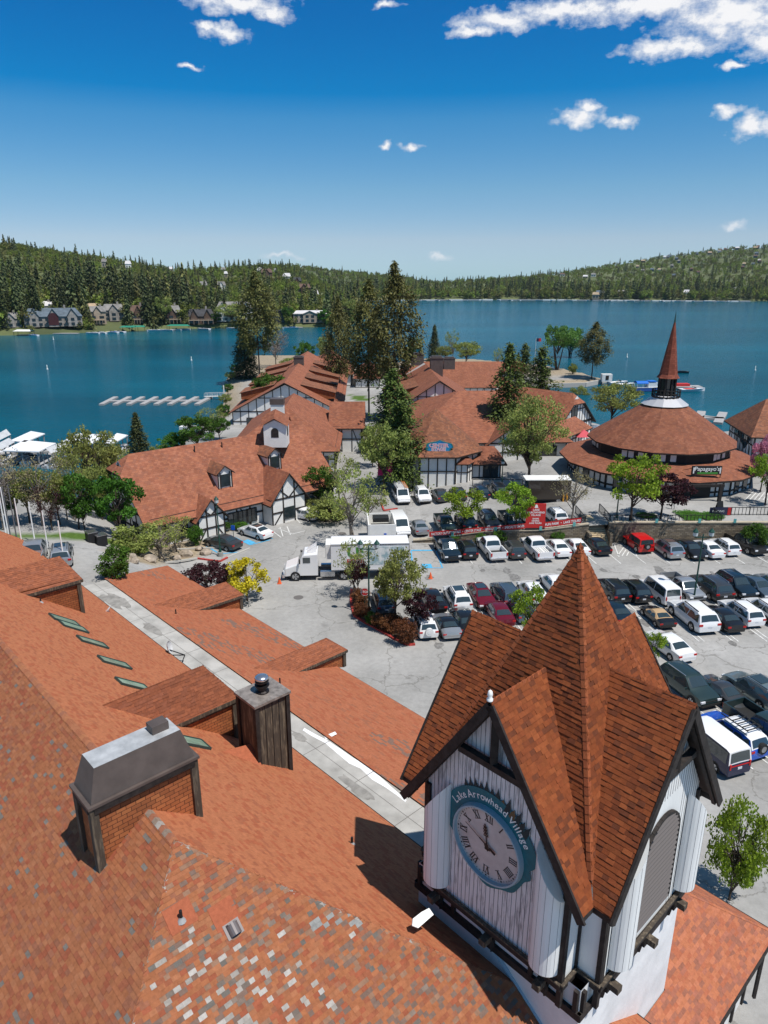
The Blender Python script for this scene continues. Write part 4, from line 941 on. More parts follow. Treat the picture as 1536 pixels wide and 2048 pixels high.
# ------------------------------------------------------------------ village buildings
Z3=Vector((0,0,1))
def slab(mb,polys,th=.22,mat=0,fmat=1):
    cnt={}
    K=lambda p:(round(p[0],2),round(p[1],2),round(p[2],2))
    for q in polys:
        mb.face(q,mat)
        for i in range(len(q)):
            a,b=K(q[i]),K(q[(i+1)%len(q)]); cnt.setdefault(frozenset((a,b)),[]).append((q[i],q[(i+1)%len(q)]))
    for e,l in cnt.items():
        if len(l)==1:
            a,b=l[0]; a=Vector(a);b=Vector(b); mb.face([b,a,a-Z3*th,b-Z3*th][::1],fmat)
    for q in polys: mb.face([Vector(p)-Z3*th for p in q][::-1],fmat)
class Bld:
    """rectangular building: o = near-left corner on the ground, ux along the front, uy to the back"""
    def __init__(s,name,label,cat,o,ux,L,D,z0,zw,group=None):
        s.o=Vector((o[0],o[1],0)); s.ux=Vector((ux[0],ux[1],0)).normalized(); s.uy=Vector((-s.ux.y,s.ux.x,0)); s.L=L;s.D=D;s.z0=z0;s.zw=zw
        c=s.p(L/2,D/2,z0); s.root=thing(name,label,cat,c,group); s.rot=math.atan2(s.ux.y,s.ux.x)
    def p(s,x,y,z): return s.o+s.ux*x+s.uy*y+Z3*z
    def walls(s,gable=None,gaxis='x',m=None,zr=0):
        L,D=s.L,s.D;mb=MB();z0,zw=s.z0-1.0,s.zw
        P_=s.p
        mb.face([P_(0,0,z0),P_(L,0,z0),P_(L,0,zw)]+([P_(L/2,0,zr)] if gaxis=='y' else [])+[P_(0,0,zw)])
        mb.face([P_(L,D,z0),P_(0,D,z0),P_(0,D,zw)]+([P_(L/2,D,zr)] if gaxis=='y' else [])+[P_(L,D,zw)])
        mb.face([P_(0,D,z0),P_(0,0,z0),P_(0,0,zw)]+([P_(0,D/2,zr)] if gaxis=='x' else [])+[P_(0,D,zw)])
        mb.face([P_(L,0,z0),P_(L,D,z0),P_(L,D,zw)]+([P_(L,D/2,zr)] if gaxis=='x' else [])+[P_(L,0,zw)])
        s.wall=mb.build('wall',m or m_white,s.root)
    def roof(s,zr,oh=.6,axis='x',hip0=0,hip1=0,m=None,drop=None,th=.22,clip=0):
        """gable roof with optional hips (hip = run of the hip at each end), clip = jerkinhead fraction"""
        L,D=s.L,s.D; half=(D if axis=='x' else L)/2; sl=(zr-s.zw)/half; ze=s.zw-sl*oh
        def q(a,b,z):
            return s.p(a,b,z) if axis=='x' else s.p(b,a,z)
        A0,A1=-oh,(L if axis=='x' else D)+oh; B0,B1=-oh,(D if axis=='x' else L)+oh; Bm=(B0+B1)/2
        polys=[]; r0=A0+hip0; r1=A1-hip1
        def end(a,r,hip):
            pass
        lo0=[];f=clip
        # slopes
        def prof(a,r,hipr,side):
            # points at the end a for a side slope (b=B0 or B1)
            b=B0 if side==0 else B1
            if hipr<=0: return [q(a,b,ze),q(a,Bm,zr)]
            if f>0:
                zc=ze+(zr-ze)*(1-f); bc=b+(Bm-b)*(1-f); return [q(a,b,ze),q(a,bc,zc),q(r,Bm,zr)]
            return [q(a,b,ze),q(r,Bm,zr)]
        for side in (0,1):
            p0=prof(A0,r0,hip0,side); p1=prof(A1,r1,hip1,side)
            poly=p1[::1]; 
            poly=p0[::-1]+p1
            if (side==1): poly=poly[::-1]
            polys.append(poly)
        for a,r,h in ((A0,r0,hip0),(A1,r1,hip1)):
            if h>0:
                if f>0:
                    zc=ze+(zr-ze)*(1-f); polys.append([q(a,B0+(Bm-B0)*(1-f),zc),q(r,Bm,zr),q(a,B1+(Bm-B1)*(1-f),zc)])
                else: polys.append([q(a,B0,ze),q(r,Bm,zr),q(a,B1,ze)])
        mb=MB()
        fix=[]
        for po in polys:
            n=newell([Vector(v) for v in po])
            fix.append(po if n.z>0 else po[::-1])
        slab(mb,fix,th); s.roofo=mb.build('roof',[m or m_roof,m_dark],s.root); s.ze=ze; return s.roofo
    def timber(s,sides='flrb',sp=1.5,rails=(0,.5,1),diag=True,zr=None,gaxis='x',w_=.16,seed=1,z1=None,skip=0):
        mb=MB(); rg=random.Random(seed)
        for sd in sides:
            if sd=='f': a0=s.p(0,-.03,0);d=s.ux;L=s.L;nn=-s.uy
            elif sd=='b': a0=s.p(s.L,s.D+.03,0);d=-s.ux;L=s.L;nn=s.uy
            elif sd=='l': a0=s.p(-.03,s.D,0);d=-s.uy;L=s.D;nn=-s.ux
            else: a0=s.p(s.L+.03,0,0);d=s.uy;L=s.D;nn=s.ux
            gab=(zr is not None) and ((gaxis=='x' and sd in 'lr') or (gaxis=='y' and sd in 'fb'))
            def top(x): return s.zw+(zr-s.zw)*(1-abs(x-L/2)/(L/2)) if gab else (z1 or s.zw)
            n=max(1,round(L/sp))
            for i in range(n+1):
                x=L*i/n; x=min(max(x,.1),L-.1); mb.beam(a0+d*x+Z3*(s.z0-.5),a0+d*x+Z3*(top(x)-.05),w_,.08,up=nn)
            for r in rails:
                z=s.z0+(s.zw-s.z0)*r; z=min(z,s.zw-.12); z=max(z,s.z0+.1); mb.beam(a0+nn*.012+Z3*z,a0+nn*.012+d*L+Z3*z,.08,w_+.04)
            if gab:
                mb.beam(a0+nn*.012+Z3*(s.zw-.1),a0+nn*.012+d*L+Z3*(s.zw-.1),.08,.2)
                zc=s.zw+(zr-s.zw)*.5; mb.beam(a0+nn*.012+d*L*.25+Z3*zc,a0+nn*.012+d*L*.75+Z3*zc,.08,.16)
            if diag:
                for i in range(n):
                    if rg.random()<.35:
                        x0,x1=L*i/n,L*(i+1)/n
                        if rg.random()<.5:x0,x1=x1,x0
                        zz0=s.z0+(s.zw-s.z0)*(rails[-2] if len(rails)>1 else 0); mb.beam(a0+nn*.006+d*x0+Z3*(s.z0+.2),a0+nn*.006+d*x1+Z3*(s.zw-.2),.13,.06,up=nn)
        s.tim=mb.build('timber_frame',m_dark,s.root)
    def windows(s,side,xs,z,w_=1.2,h=1.3,name='window'):
        for x in xs:
            mb=MB()
            if side=='f': c=s.p(x,-.05,z);r=s.rot
            elif side=='b': c=s.p(x,s.D+.05,z);r=s.rot
            elif side=='l': c=s.p(-.05,x,z);r=s.rot+math.pi/2
            else: c=s.p(s.L+.05,x,z);r=s.rot+math.pi/2
            mb.box(c,(w_,.1,h),rot=r); o=mb.build(name,m_glass,s.root)
            fr=MB(); ux=Vector((math.cos(r),math.sin(r),0)); 
            for e in (-w_/2,0,w_/2): fr.beam(c+ux*e-Z3*h/2,c+ux*e+Z3*h/2,.09,.16,up=ux.cross(Z3))
            for e in (-h/2,h/2): fr.beam(c-ux*w_/2+Z3*e,c+ux*w_/2+Z3*e,.16,.09)
            fr.build('frame',m_dark,o)
    def dormer(s,x,dy,z,w_=1.8,h=1.2,depth=3,zt=.7,side='f',gable=False):
        """dormer sitting on the front slope; (x,dy) front-face position in plan, z base height"""
        def q(a,b,c):
            return s.p(x+a,dy+b,z+c) if side=='f' else s.p(x+a,dy-b,z+c)
        mb=MB(); hw=w_/2
        mb.face([q(-hw,0,0),q(hw,0,0),q(hw,0,h),q(0,0,h+zt*.9),q(-hw,0,h)])
        for sg1 in (-1,1): mb.face([q(sg1*hw,0,-.6),q(sg1*hw,depth,-.6),q(sg1*hw,depth,h),q(sg1*hw,0,h)][::sg1])
        o=mb.build('dormer',m_white,s.root)
        r=MB(); e=.3
        polys=[[q(-hw-e,-e,h-e*.5),q(0,-e,h+zt),q(0,depth,h+zt),q(-hw-e,depth,h-e*.5)][::-1],[q(hw+e,-e,h-e*.5),q(0,-e,h+zt),q(0,depth,h+zt),q(hw+e,depth,h-e*.5)]]
        polys=[po if newell([Vector(v) for v in po]).z>0 else po[::-1] for po in polys]
        slab(r,polys,.14); r.build('dormer_roof',[m_roofb,m_dark],o)
        g=MB(); c=q(0,-.04,h*.5); g.box(c,(w_*.6,.1,h*.75),rot=s.rot); g.build('window',m_glass,o)
        g=MB()
        for a in (-hw+.06,-w_*.33,w_*.33,hw-.06): g.beam(q(a,-.07,-.1),q(a,-.07,h),.12,.08,up=s.uy)
        g.build('window_frame',m_dark,o)
    def chimney(s,x,y,zb,zt,w_=1.2,d=1.0,m=None,cap=True):
        mb=MB(); mb.box(s.p(x,y,(zb+zt)/2),(w_,d,zt-zb),rot=s.rot); o=mb.build('chimney',m or m_white,s.root)
        mb=MB(); mb.box(s.p(x,y,zt+.12),(w_+.25,d+.25,.25),rot=s.rot); mb.box(s.p(x,y,zt+.35),(w_*.8,d*.7,.3),rot=s.rot); mb.build('chimney_cap',m_brownmetal,o)
def fit_front(pl,pr,z0=None):
    a=G(*pl) if z0 is None else P(*pl,z0); b=G(*pr) if z0 is None else P(*pr,z0); return a,b
def mk(name,label,cat,pl,pr,D,h,z0=None,group=None,L=None):
    a,b=fit_front(pl,pr,z0); z=min(a.z,b.z) if z0 is None else z0
    return Bld(name,label,cat,a,(b-a).xy,L or (b-a).xy.length,D,z,z+h,group)
# A: long half-timbered building at the left
a_=G(303,1092); b_=G(572,1032)
A=Bld('restaurant_building','long half-timbered building with white cupola, gabled porches and two dormers at the left','building',a_,(b_-a_).xy,(G(668,1009)-a_).xy.length,15,-.2,3.6)
A.walls(zr=9.2,gaxis='x'); A.roof(9.8,oh=.8,hip0=2.2,hip1=0,clip=.28); A.timber('flr',sp=1.9,rails=(0,.45,1),zr=9.0,w_=.2,seed=3)
def hx(px,py,Bd,z): # plan coordinates in a building frame
    p=P(px,py,z); v=p-Bd.o; return v.dot(Bd.ux),v.dot(Bd.uy)
def gable_bay(Bd,x0,wd,pr,zw,zr,name='porch',clad=None,timber=True,win=True,back=5,oh=.45):
    """projecting gabled bay on the front of a building, as a part of it"""
    q=lambda x,y,z:Bd.p(x,y,z); z0=Bd.z0-.8
    mb=MB(); mb.face([q(x0,-pr,z0),q(x0+wd,-pr,z0),q(x0+wd,-pr,zw),q(x0+wd/2,-pr,zr-.1),q(x0,-pr,zw)])
    mb.face([q(x0,.1,z0),q(x0,-pr,z0),q(x0,-pr,zw),q(x0,.1,zw)]); mb.face([q(x0+wd,-pr,z0),q(x0+wd,.1,z0),q(x0+wd,.1,zw),q(x0+wd,-pr,zw)])
    o=mb.build(name,m_white,Bd.root)
    sl=(zr-zw)/(wd/2); ze=zw-sl*oh; r=MB()
    polys=[[q(x0-oh,-pr-oh,ze),q(x0+wd/2,-pr-oh,zr),q(x0+wd/2,back,zr),q(x0-oh,min(back,2.2),ze)],[q(x0+wd+oh,-pr-oh,ze),q(x0+wd/2,-pr-oh,zr),q(x0+wd/2,back,zr),q(x0+wd+oh,min(back,2.2),ze)]]
    polys=[po if newell([Vector(v) for v in po]).z>0 else po[::-1] for po in polys]
    slab(r,polys,.18); r.build('porch_roof',[m_roof,m_dark],o)
    if timber:
        t=MB(); up=Bd.uy
        for x in (x0+.08,x0+wd/3,x0+wd*2/3,x0+wd-.08):
            zt_=zw+(zr-zw)*(1-abs(x-x0-wd/2)/(wd/2))-.1; t.beam(q(x,-pr-.03,z0),q(x,-pr-.03,zt_),.17,.08,up=up)
        for z in (zw,(Bd.z0+zw)/2): t.beam(q(x0,-pr-.035,z),q(x0+wd,-pr-.035,z),.08,.2)
        t.beam(q(x0+wd/2,-pr-.036,zw),q(x0+wd*.22,-pr-.036,zw+(zr-zw)*.4),.15,.07,up=up); t.beam(q(x0+wd/2,-pr-.036,zw),q(x0+wd*.78,-pr-.036,zw+(zr-zw)*.4),.15,.07,up=up)
        t.beam(q(x0+wd*.03,-pr-.036,Bd.z0),q(x0+wd*.3,-pr-.036,(Bd.z0+zw)/2),.14,.07,up=up); t.beam(q(x0+wd*.97,-pr-.036,Bd.z0),q(x0+wd*.7,-pr-.036,(Bd.z0+zw)/2),.14,.07,up=up)
        t.beam(q(x0-.03,-pr/2,zw-.1),q(x0-.03,-pr,zw-.1),.08,.2)
        t.build('porch_timber',m_dark,o)
    if win:
        g=MB(); g.box(q(x0+wd/2,-pr-.05,(Bd.z0+zw)/2-.3),(wd*.33,.1,1.6),rot=Bd.rot); g.build('porch_window',m_glass,o)
    return o
LA=(b_-a_).xy.length+3
A.windows('f',[LA*1.02,LA*1.1,LA*1.18],1.4,1.7,1.8)
gable_bay(A,LA*.70,5.2,2.2,3.3,6.6); gable_bay(A,LA*.25,3.6,1.2,2.9,5.0,win=False)
A.windows('f',[1.6,LA*.18,LA*.5,LA*.56,LA*.62,LA*.93],1.3,1.5,1.7)
A.windows('l',[4,8,11.5],1.5,1.4,1.4)
sA=(9.8-3.6)/7.5
for (px,py) in ((451,975),(550,938)):
    z_=5.0
    for _ in range(30):
        X_,Y_=hx(px,py,A,z_); z_=.5*z_+.5*(3.6+sA*Y_)
    A.dormer(X_,Y_,z_-.1,2.0,2.1,3.6,.9)
for (x,h) in ((LA*.44,.5),(LA*.62,.4)): 
    b=MB(); b.tube(A.p(x,6.5,3.6+sA*6.4),A.p(x,6.5,3.6+sA*6.5+h+.3),.08,.08,8); b.build('vent_pipe',m_dark,A.root)
# A2: cross wing with cupola beside the street
A2=Bld('corner_restaurant_building','orange hipped roof building with a white chimney at the street corner','building',(-25,113),(1,.02),17,27,-.2,3.9)
A2.walls(); A2.roof(9.6,oh=.8,axis='y',hip0=7.5,hip1=7.5); A2.timber('fr',sp=1.8,rails=(0,.5,1),seed=9)
A2.windows('r',[3,7,11],1.4,1.8,1.8); A2.windows('f',[9,12,15],1.4,1.8,1.8)
gb=Bld('street_wing_building','white gabled wing jutting towards the street','building',(-9.5,127),(1,.02),5.5,13,-.7,4.6)
gb.walls(gaxis='x',zr=7.6); gb.roof(8.0,oh=.6,axis='x'); gb.timber('fr',sp=1.8,rails=(0,.55,1),zr=7.6,seed=4); gb.windows('r',[3,6.5,10],.9,1.4,1.6)
# cupola
def cupola(root,x,y,zb,zt,w_,rise):
    mb=MB(); h=w_/2
    for a in range(4):
        c=[(-h,-h),(h,-h),(h,h),(-h,h)]; p,q_=c[a],c[(a+1)%4]
        mb.face([(x+p[0],y+p[1],zb),(x+q_[0],y+q_[1],zb),(x+q_[0],y+q_[1],zt),(x+(p[0]+q_[0])/2,y+(p[1]+q_[1])/2,zt+rise*.55),(x+p[0],y+p[1],zt)])
    o=mb.build('cupola',m_white,root); r=MB(); e=h+.35
    for a in range(4):
        c=[(-e,-e),(e,-e),(e,e),(-e,e)]; p,q_=c[a],c[(a+1)%4]; m_=((p[0]+q_[0])/2,(p[1]+q_[1])/2)
        r.face([(x+p[0],y+p[1],zt-.1),(x+m_[0],y+m_[1],zt+rise*.75),(x,y,zt+rise*1.5)]); r.face([(x+m_[0],y+m_[1],zt+rise*.75),(x+q_[0],y+q_[1],zt-.1),(x,y,zt+rise*1.5)])
    r.build('cupola_roof',m_roof,o)
    for (dx,dy,rr) in ((0,-h-.03,0),(h+.03,0,math.pi/2)):
        g=MB()
        pts=[(-.5,0),(.5,0)]+[(.5*math.cos(t),.8+.5*math.sin(t)) for t in [math.pi*i/8 for i in range(9)]]
        g.face([(x+dx+p[0]*math.cos(rr),y+dy+p[0]*math.sin(rr),zb+(zt-zb)*.45+p[1]) for p in pts]); g.build('louvre_opening',m_dark,o)
cc=P(553,864,10.2); cupola(A.root,cc.x,cc.y,8.4,11.4,3.0,1.3)
c3=P(555,812,10.5); ch=MB(); ch.box((c3.x,c3.y,9.7),(2.0,1.6,2.6)); ch.build('chimney',m_white,A2.root); ch=MB(); ch.box((c3.x,c3.y,11.3),(2.2,1.8,.9)); ch.build('chimney_cap',m_brownmetal,A2.root)
# B: long row with shed dormers, C: row end
B=Bld('village_shop_row','long shop row with stacked brown shed dormers left of the street','building',(-34,158),(1,.03),24,70,-2.8,1.8)
B.walls(gaxis='y',zr=7.6); B.roof(8.2,oh=.8,axis='y'); B.timber('fr',sp=1.9,rails=(0,.5,1),zr=7.6,gaxis='y',seed=6)
def shed(Bd,xa,xb,y0,y1,z0,z1,name='dormer'):
    mb=MB(); q=Bd.p
    # flat-topped box dormer: outer wall at xa, meets the roof at xb
    mb.face([q(xa,y0,z0-1.5),q(xa,y1,z0-1.5),q(xa,y1,z0),q(xa,y0,z0)]); mb.face([q(xa,y0,z0-1.5),q(xb,y0,z0-1.5),q(xb,y0,z1),q(xa,y0,z0)]); mb.face([q(xa,y1,z0-1.5),q(xb,y1,z0-1.5),q(xb,y1,z1),q(xa,y1,z0)])
    o=mb.build(name,m_cedar,Bd.root); r=MB(); po=[q(xa+(.3 if xa>xb else -.3),y0-.3,z0-.05),q(xa+(.3 if xa>xb else -.3),y1+.3,z0-.05),q(xb,y1+.3,z1),q(xb,y0-.3,z1)]
    po=po if newell([Vector(v) for v in po]).z>0 else po[::-1]; slab(r,[po],.15); r.build('dormer_roof',[m_roofb,m_dark],o)
for y0 in (6,19,33,50):
    shed(B,1.2,9,y0,y0+8,5.0,6.9); shed(B,22.8,15,y0,y0+8,5.0,6.9)
B.chimney(12,38,5,9.6,2.6,2.0,m=m_brownmetal)
B.windows('r',[6+7*i for i in range(9)],-.6,2.2,1.7); B.windows('f',[4,8,16,20],-.6,1.6,1.8)
Cb=Bld('lakefront_shop_building','brown hipped roof building at the lake end of the street','building',(-27,240),(1,.02),16,26,-4.3,.2)
Cb.walls(); Cb.roof(5.8,oh=.8,axis='y',hip0=6,hip1=5); Cb.timber('fr',sp=2.2,rails=(0,1),seed=2); shed(Cb,1,7,5,16,3.4,4.6); Cb.chimney(8,6,4,7.5,2,1.6,m=m_brownmetal)
Cc=Bld('small_lakefront_shop','small orange hipped pavilion shop beside the beach','building',(-9.5,236),(1,0),8,22,-4.3,-.6)
Cc.walls(); Cc.roof(2.9,oh=.7,axis='y',hip0=4,hip1=4); Cc.timber('fr',sp=2,rails=(0,1),seed=12)
# D: octagonal hall front with sign, hall behind
def ngon(cx,cy,r,n,rot=0): return [(cx+r*math.cos(rot+2*math.pi*i/n),cy+r*math.sin(rot+2*math.pi*i/n)) for i in range(n)]
dl=G(812,973); dr=G(933,973); dz=min(dl.z,dr.z)
ocx,ocy=(dl.x+dr.x)/2+.2,(dl.y+dr.y)/2+6.3; 
D=thing('arcade_building','white octagonal half-timbered building with a blue sign on its brown roof','building',(ocx,ocy,dz))
R8=6.9; o8=ngon(ocx,ocy,R8,8,math.pi/8); e8=ngon(ocx,ocy,R8+.7,8,math.pi/8); EZ8=dz+5.2; AZ=dz+11.2
mb=MB(); tb=MB()
for i in range(8):
    a=Vector((*o8[i],0));b=Vector((*o8[(i+1)%8],0)); mb.face([a+Z3*(dz-1.5),b+Z3*(dz-1.5),b+Z3*(EZ8+.4),a+Z3*(EZ8+.4)])
    nn=((a+b)/2-Vector((ocx,ocy,0))).normalized(); d=(b-a)
    for t in (0,.25,.5,.75): tb.beam(a+d*t+nn*.03+Z3*(dz-1),a+d*t+nn*.03+Z3*(EZ8+.2),.16 if t else .3,.09,up=nn)
    for z in (dz+.1,dz+2.9,EZ8-.05): tb.beam(a+nn*.045+Z3*z,b+nn*.045+Z3*z,.09,.17)
mb.build('wall',m_white,D); tb.build('timber_frame',m_dark,D)
mb=MB(); ps=[[Vector((*e8[i],EZ8)),Vector((*e8[(i+1)%8],EZ8)),Vector((ocx,ocy,AZ))] for i in range(8)]
slab(mb,ps,.22); mb.build('roof',[m_roofb,m_dark],D)
# sign on the roof
sgn=MB(); s0=Vector(((P(878,893,EZ8+1.4)).x,(P(878,893,EZ8+1.4)).y,EZ8+1.35)); 
prof=[(-1.95,-.35),(-1.6,-.75),(1.6,-.75),(1.75,-.3),(2.15,-.05),(1.9,.45),(1.3,.6),(.6,.8),(.1,1.02),(-.4,.8),(-1.2,.68),(-1.85,.4)]
for k_,mm_ in ((0,0),(1,1)):
    sc_=1 if k_==0 else .9; sgn.face([s0+Vector((x*sc_,-.01*k_-.1,z*sc_)) for x,z in prof],mm_)
sgn.face([s0+Vector((x,.12,z)) for x,z in prof][::-1],0)
for i in range(len(prof)):
    a,b=prof[i],prof[(i+1)%len(prof)]; sgn.face([s0+Vector((a[0],-.1,a[1])),s0+Vector((a[0],.12,a[1])),s0+Vector((b[0],.12,b[1])),s0+Vector((b[0],-.1,b[1]))],0)
sgo=tag(sgn.build('shop_sign',[mat('sign_teal',(.01,.16,.17),.5),mat('sign_blue',(.01,.13,.42),.5,col2=(.02,.3,.5),nscale=.8)]),'blue and teal shaped sign with pink lettering standing on the octagonal roof','sign')
MX=lambda o_,s_=1:Matrix(((s_,0,0,o_[0]),(0,0,-s_,o_[1]),(0,s_,0,o_[2]),(0,0,0,1)))
for bo,mtt,y_ in ((.05,m_text,-.13),(.0,mat('pink_lettering',(.75,.22,.3),.5),-.15)):
    tx=MB(); addtext(tx,'CENTER',.72,MX(s0+Vector((-.05,y_,.2))),bold=bo,sx=1.05); addtext(tx,'STAGE',.66,MX(s0+Vector((-.05,y_,-.38))),bold=bo,sx=1.05); tx.build('lettering',mtt,sgo)
hl=Bld('theatre_hall','big hall with broad orange roof and white clerestory panels behind the octagon','building',(3.5,115),(1,.04),27,34,1.2,4.6)
hl.walls(); hl.roof(10.2,oh=.9,axis='x',hip0=12,hip1=9); hl.timber('fl',sp=2.2,rails=(0,1),seed=15,diag=False)
gable_bay(hl,13.5,7.5,1.5,4.3,7.0,win=False,back=6); hl.windows('f',[10,15.5,19,24],2.3,2.6,2.4)
b=MB(); b.face([hl.p(15.2,-1.56,4.5),hl.p(19.4,-1.56,4.5),hl.p(17.3,-1.56,6.2)]); tag(b.build('gable_sign',mat('mountain_sign_green',(.03,.16,.13),.6,col2=(.3,.5,.55),nscale=.8)),'small painted triangular sign in the hall entrance gable','sign')
cl=Bld('gallery_building','stepped roof building with a slanting band of white panels left of the hall','building',(1.6,142),(1,.04),19,34,-.8,4.6)
cl.walls(gaxis='y',zr=10.4); cl.roof(10.8,oh=.7,axis='y',hip0=0,hip1=6); cl.timber('flr',sp=1.7,rails=(.0,.6,1),zr=10.4,gaxis='y',diag=False,seed=2); cl.chimney(11,20,9,13,2.8,2.0,m=m_brownmetal); shed(cl,.9,6,8,22,7.2,8.6)
E_=Bld('north_shop_building','far orange roof shop with two brown chimneys near the lake','building',(2,198),(1,.03),34,24,-3,1.6)
E_.walls(); E_.roof(7.0,oh=.8,axis='x',hip0=9,hip1=7); E_.timber('flr',sp=2,rails=(0,1),seed=22); E_.chimney(8,11,5,9.2,3.6,2,m=m_brownmetal); E_.chimney(17,9,5,8.2,3.2,2,m=m_brownmetal)
fl_=P(950,752,-3.6); L1=Bld('waterfront_arcade','low orange roofed arcade on the waterfront','building',(fl_.x,fl_.y),(1,-.02),17,7,-4.3,-1.2)
L1.walls(m=m_white); L1.roof(1.2,oh=1.2,axis='x'); L1.timber('f',sp=1.5,rails=(0,1),diag=False,w_=.28)
g_=fit_front((1112,888),(1180,872)); Gb=Bld('carousel_building','white gable-ended half-timbered building beside the lagoon','building',g_[0],(g_[1]-g_[0]).xy,(g_[1]-g_[0]).xy.length,19,g_[0].z,g_[0].z+3.4)
Gb.walls(gaxis='y',zr=Gb.zw+5.2,m=m_white); Gb.roof(Gb.zw+5.6,oh=.7,axis='y',hip0=1.6,hip1=3,clip=.3); Gb.timber('flr',sp=.95,rails=(0,.9),zr=Gb.zw+5.0,gaxis='y',diag=False,w_=.13)
Gb.windows('f',[Gb.L*.45],Gb.zw+2.2,2.2,1.8); Gb.windows('f',[Gb.L*.25,Gb.L*.8],Gb.zw-2,1.8,1.7)
h_=fit_front((1113,905),(1172,893)); Hb=Bld('snack_bar','low half-timbered snack bar with orange lean-to roof','building',h_[0],(h_[1]-h_[0]).xy,(h_[1]-h_[0]).xy.length,6,h_[0].z,h_[0].z+2.7)
Hb.walls(); Hb.roof(Hb.zw+1.4,oh=.7,axis='x'); Hb.timber('flr',sp=1.3,rails=(0,.5,1),diag=False)
k_=fit_front((938,960),(1002,958)); Kb=Bld('ticket_annex','low white annex with orange roof and dark doorway','building',k_[0]+Vector((0,1,0)),(1,0,0),(k_[1]-k_[0]).length,7,k_[0].z,k_[0].z+2.7)
Kb.walls(); Kb.roof(Kb.zw+1.5,oh=.8,axis='x',hip0=1.5,hip1=1.5); Kb.timber('fl',sp=1.6,rails=(0,1),diag=False); Kb.windows('f',[Kb.L*.68],Kb.z0+1.2,2.2,2.2,name='doorway')
q_=G(922,966); Q=thing('kiosk','small white hexagonal kiosk with pointed orange roof','kiosk',(q_.x,q_.y+1.6,q_.z)); o6=ngon(q_.x,q_.y+1.6,1.75,6); e6=ngon(q_.x,q_.y+1.6,2.1,6); mb=MB();tb=MB()
for i in range(6):
    a=Vector((*o6[i],q_.z-1));b=Vector((*o6[(i+1)%6],q_.z-1)); mb.face([a,b,b+Z3*4.0,a+Z3*4.0]); nn=((a+b)/2-Vector((q_.x,q_.y+1.6,q_.z-1))).normalized(); tb.beam(a+nn*.03,a+nn*.03+Z3*4,.16,.1,up=nn); tb.beam((a+b)/2+nn*.03,(a+b)/2+nn*.03+Z3*4,.12,.08,up=nn); tb.beam(a+nn*.04+Z3*2.6,b+nn*.04+Z3*2.6,.08,.14)
mb.build('wall',m_white,Q); tb.build('timber_frame',m_dark,Q); mb=MB(); slab(mb,[[Vector((*e6[i],q_.z+2.9)),Vector((*e6[(i+1)%6],q_.z+2.9)),Vector((q_.x,q_.y+1.6,q_.z+4.4))] for i in range(6)],.15); mb.build('roof',[m_roof,m_dark],Q)
j_=G(1478,935); Jb=Bld('east_shop_building','brown gambrel roofed shop at the right edge beside the pink tree','building',(j_.x+6.5,j_.y+9),(1,-.15),20,13,j_.z-1,j_.z+3.6)
Jb.walls(); Jb.roof(Jb.zw+4.6,oh=.9,axis='x',hip0=4,hip1=0,m=m_roofb); Jb.timber('fl',sp=1.7,rails=(0,.5,1)); Jb.windows('f',[3,7,11],Jb.zw-1.3,1.7,1.5); Jb.windows('l',[4,9],Jb.zw-1.3,1.7,1.5)
# round building with spire
RX,RY,RG=41.0,103.5,1.9
RB=thing('round_restaurant_building','round brown-roofed restaurant with lantern and tall red spire','building',(RX,RY,RG))
NS=14; rr0=math.pi/NS
def ring(r,z,n=NS,rot=rr0): return [Vector((x,y,z)) for x,y in ngon(RX,RY,r,n,rot)]
def band(mb,r0,z0,r1,z1,n=NS,mat=0):
    a=ring(r0,z0,n,math.pi/n);b=ring(r1,z1,n,math.pi/n)
    for i in range(n): mb.face([a[i],a[(i+1)%n],b[(i+1)%n],b[i]],mat)
mb=MB(); band(mb,14.4,4.7,9.7,6.0); o=mb.build('lower_roof',m_roof,RB)
mb=MB(); band(mb,14.4,4.45,14.4,4.7); band(mb,10.5,7.35,10.5,7.55); band(mb,12.9,4.3,14.4,4.45); mb.build('fascia',m_dark,RB)
mb=MB(); band(mb,10.5,7.55,3.1,12.5); mb.build('main_roof',m_roof,RB)
mb=MB(); band(mb,12.9,0,12.9,4.6); mb.build('wall',m_white,RB)
tb=MB(); a=ring(12.95,0); 
for i in range(NS):
    p,q=a[i],a[(i+1)%NS]; d=q-p; nn=((p+q)/2-Vector((RX,RY,0))).normalized()
    for t in (0,.2,.4,.6,.8): tb.beam(p+d*t+Z3*.8,p+d*t+Z3*4.5,.3 if t==0 else .17,.12,up=nn)
    for z in (4.35,RG+.9): tb.beam(p+Z3*z,q+Z3*z,.12,.22)
tb.build('timber_frame',m_dark,RB)
for i in range(NS):
    p,q=a[i],a[(i+1)%NS]; mid=(p+q)/2; nn=(mid-Vector((RX,RY,0))).normalized()
    if nn.y<.3 or nn.x<-.3:
        for t in (.3,.7):
            if (i*2+int(t*2))%3==0: continue
            g=MB(); c=p+(q-p)*t; g.box(c+nn*.02+Z3*3.2,(1.05,.1,1.6),rot=math.atan2(nn.y,nn.x)+math.pi/2); g.build('window',m_glass,RB)
mb=MB(); band(mb,9.6,5.8,9.6,7.6); mb.build('clerestory',m_black,RB)
tb=MB(); a=ring(9.66,0)
for i in range(NS):
    p,q=a[i],a[(i+1)%NS]; d=q-p; nn=((p+q)/2-Vector((RX,RY,0))).normalized()
    for t in (.08,.3,.62): 
        if (i+int(t*10))%3!=1: 
            c=p+d*t; tb.box(c+Z3*6.7,(.75,.06,.9),rot=math.atan2(nn.y,nn.x)+math.pi/2); tb.build('clerestory_panel',m_white,RB); tb=MB()
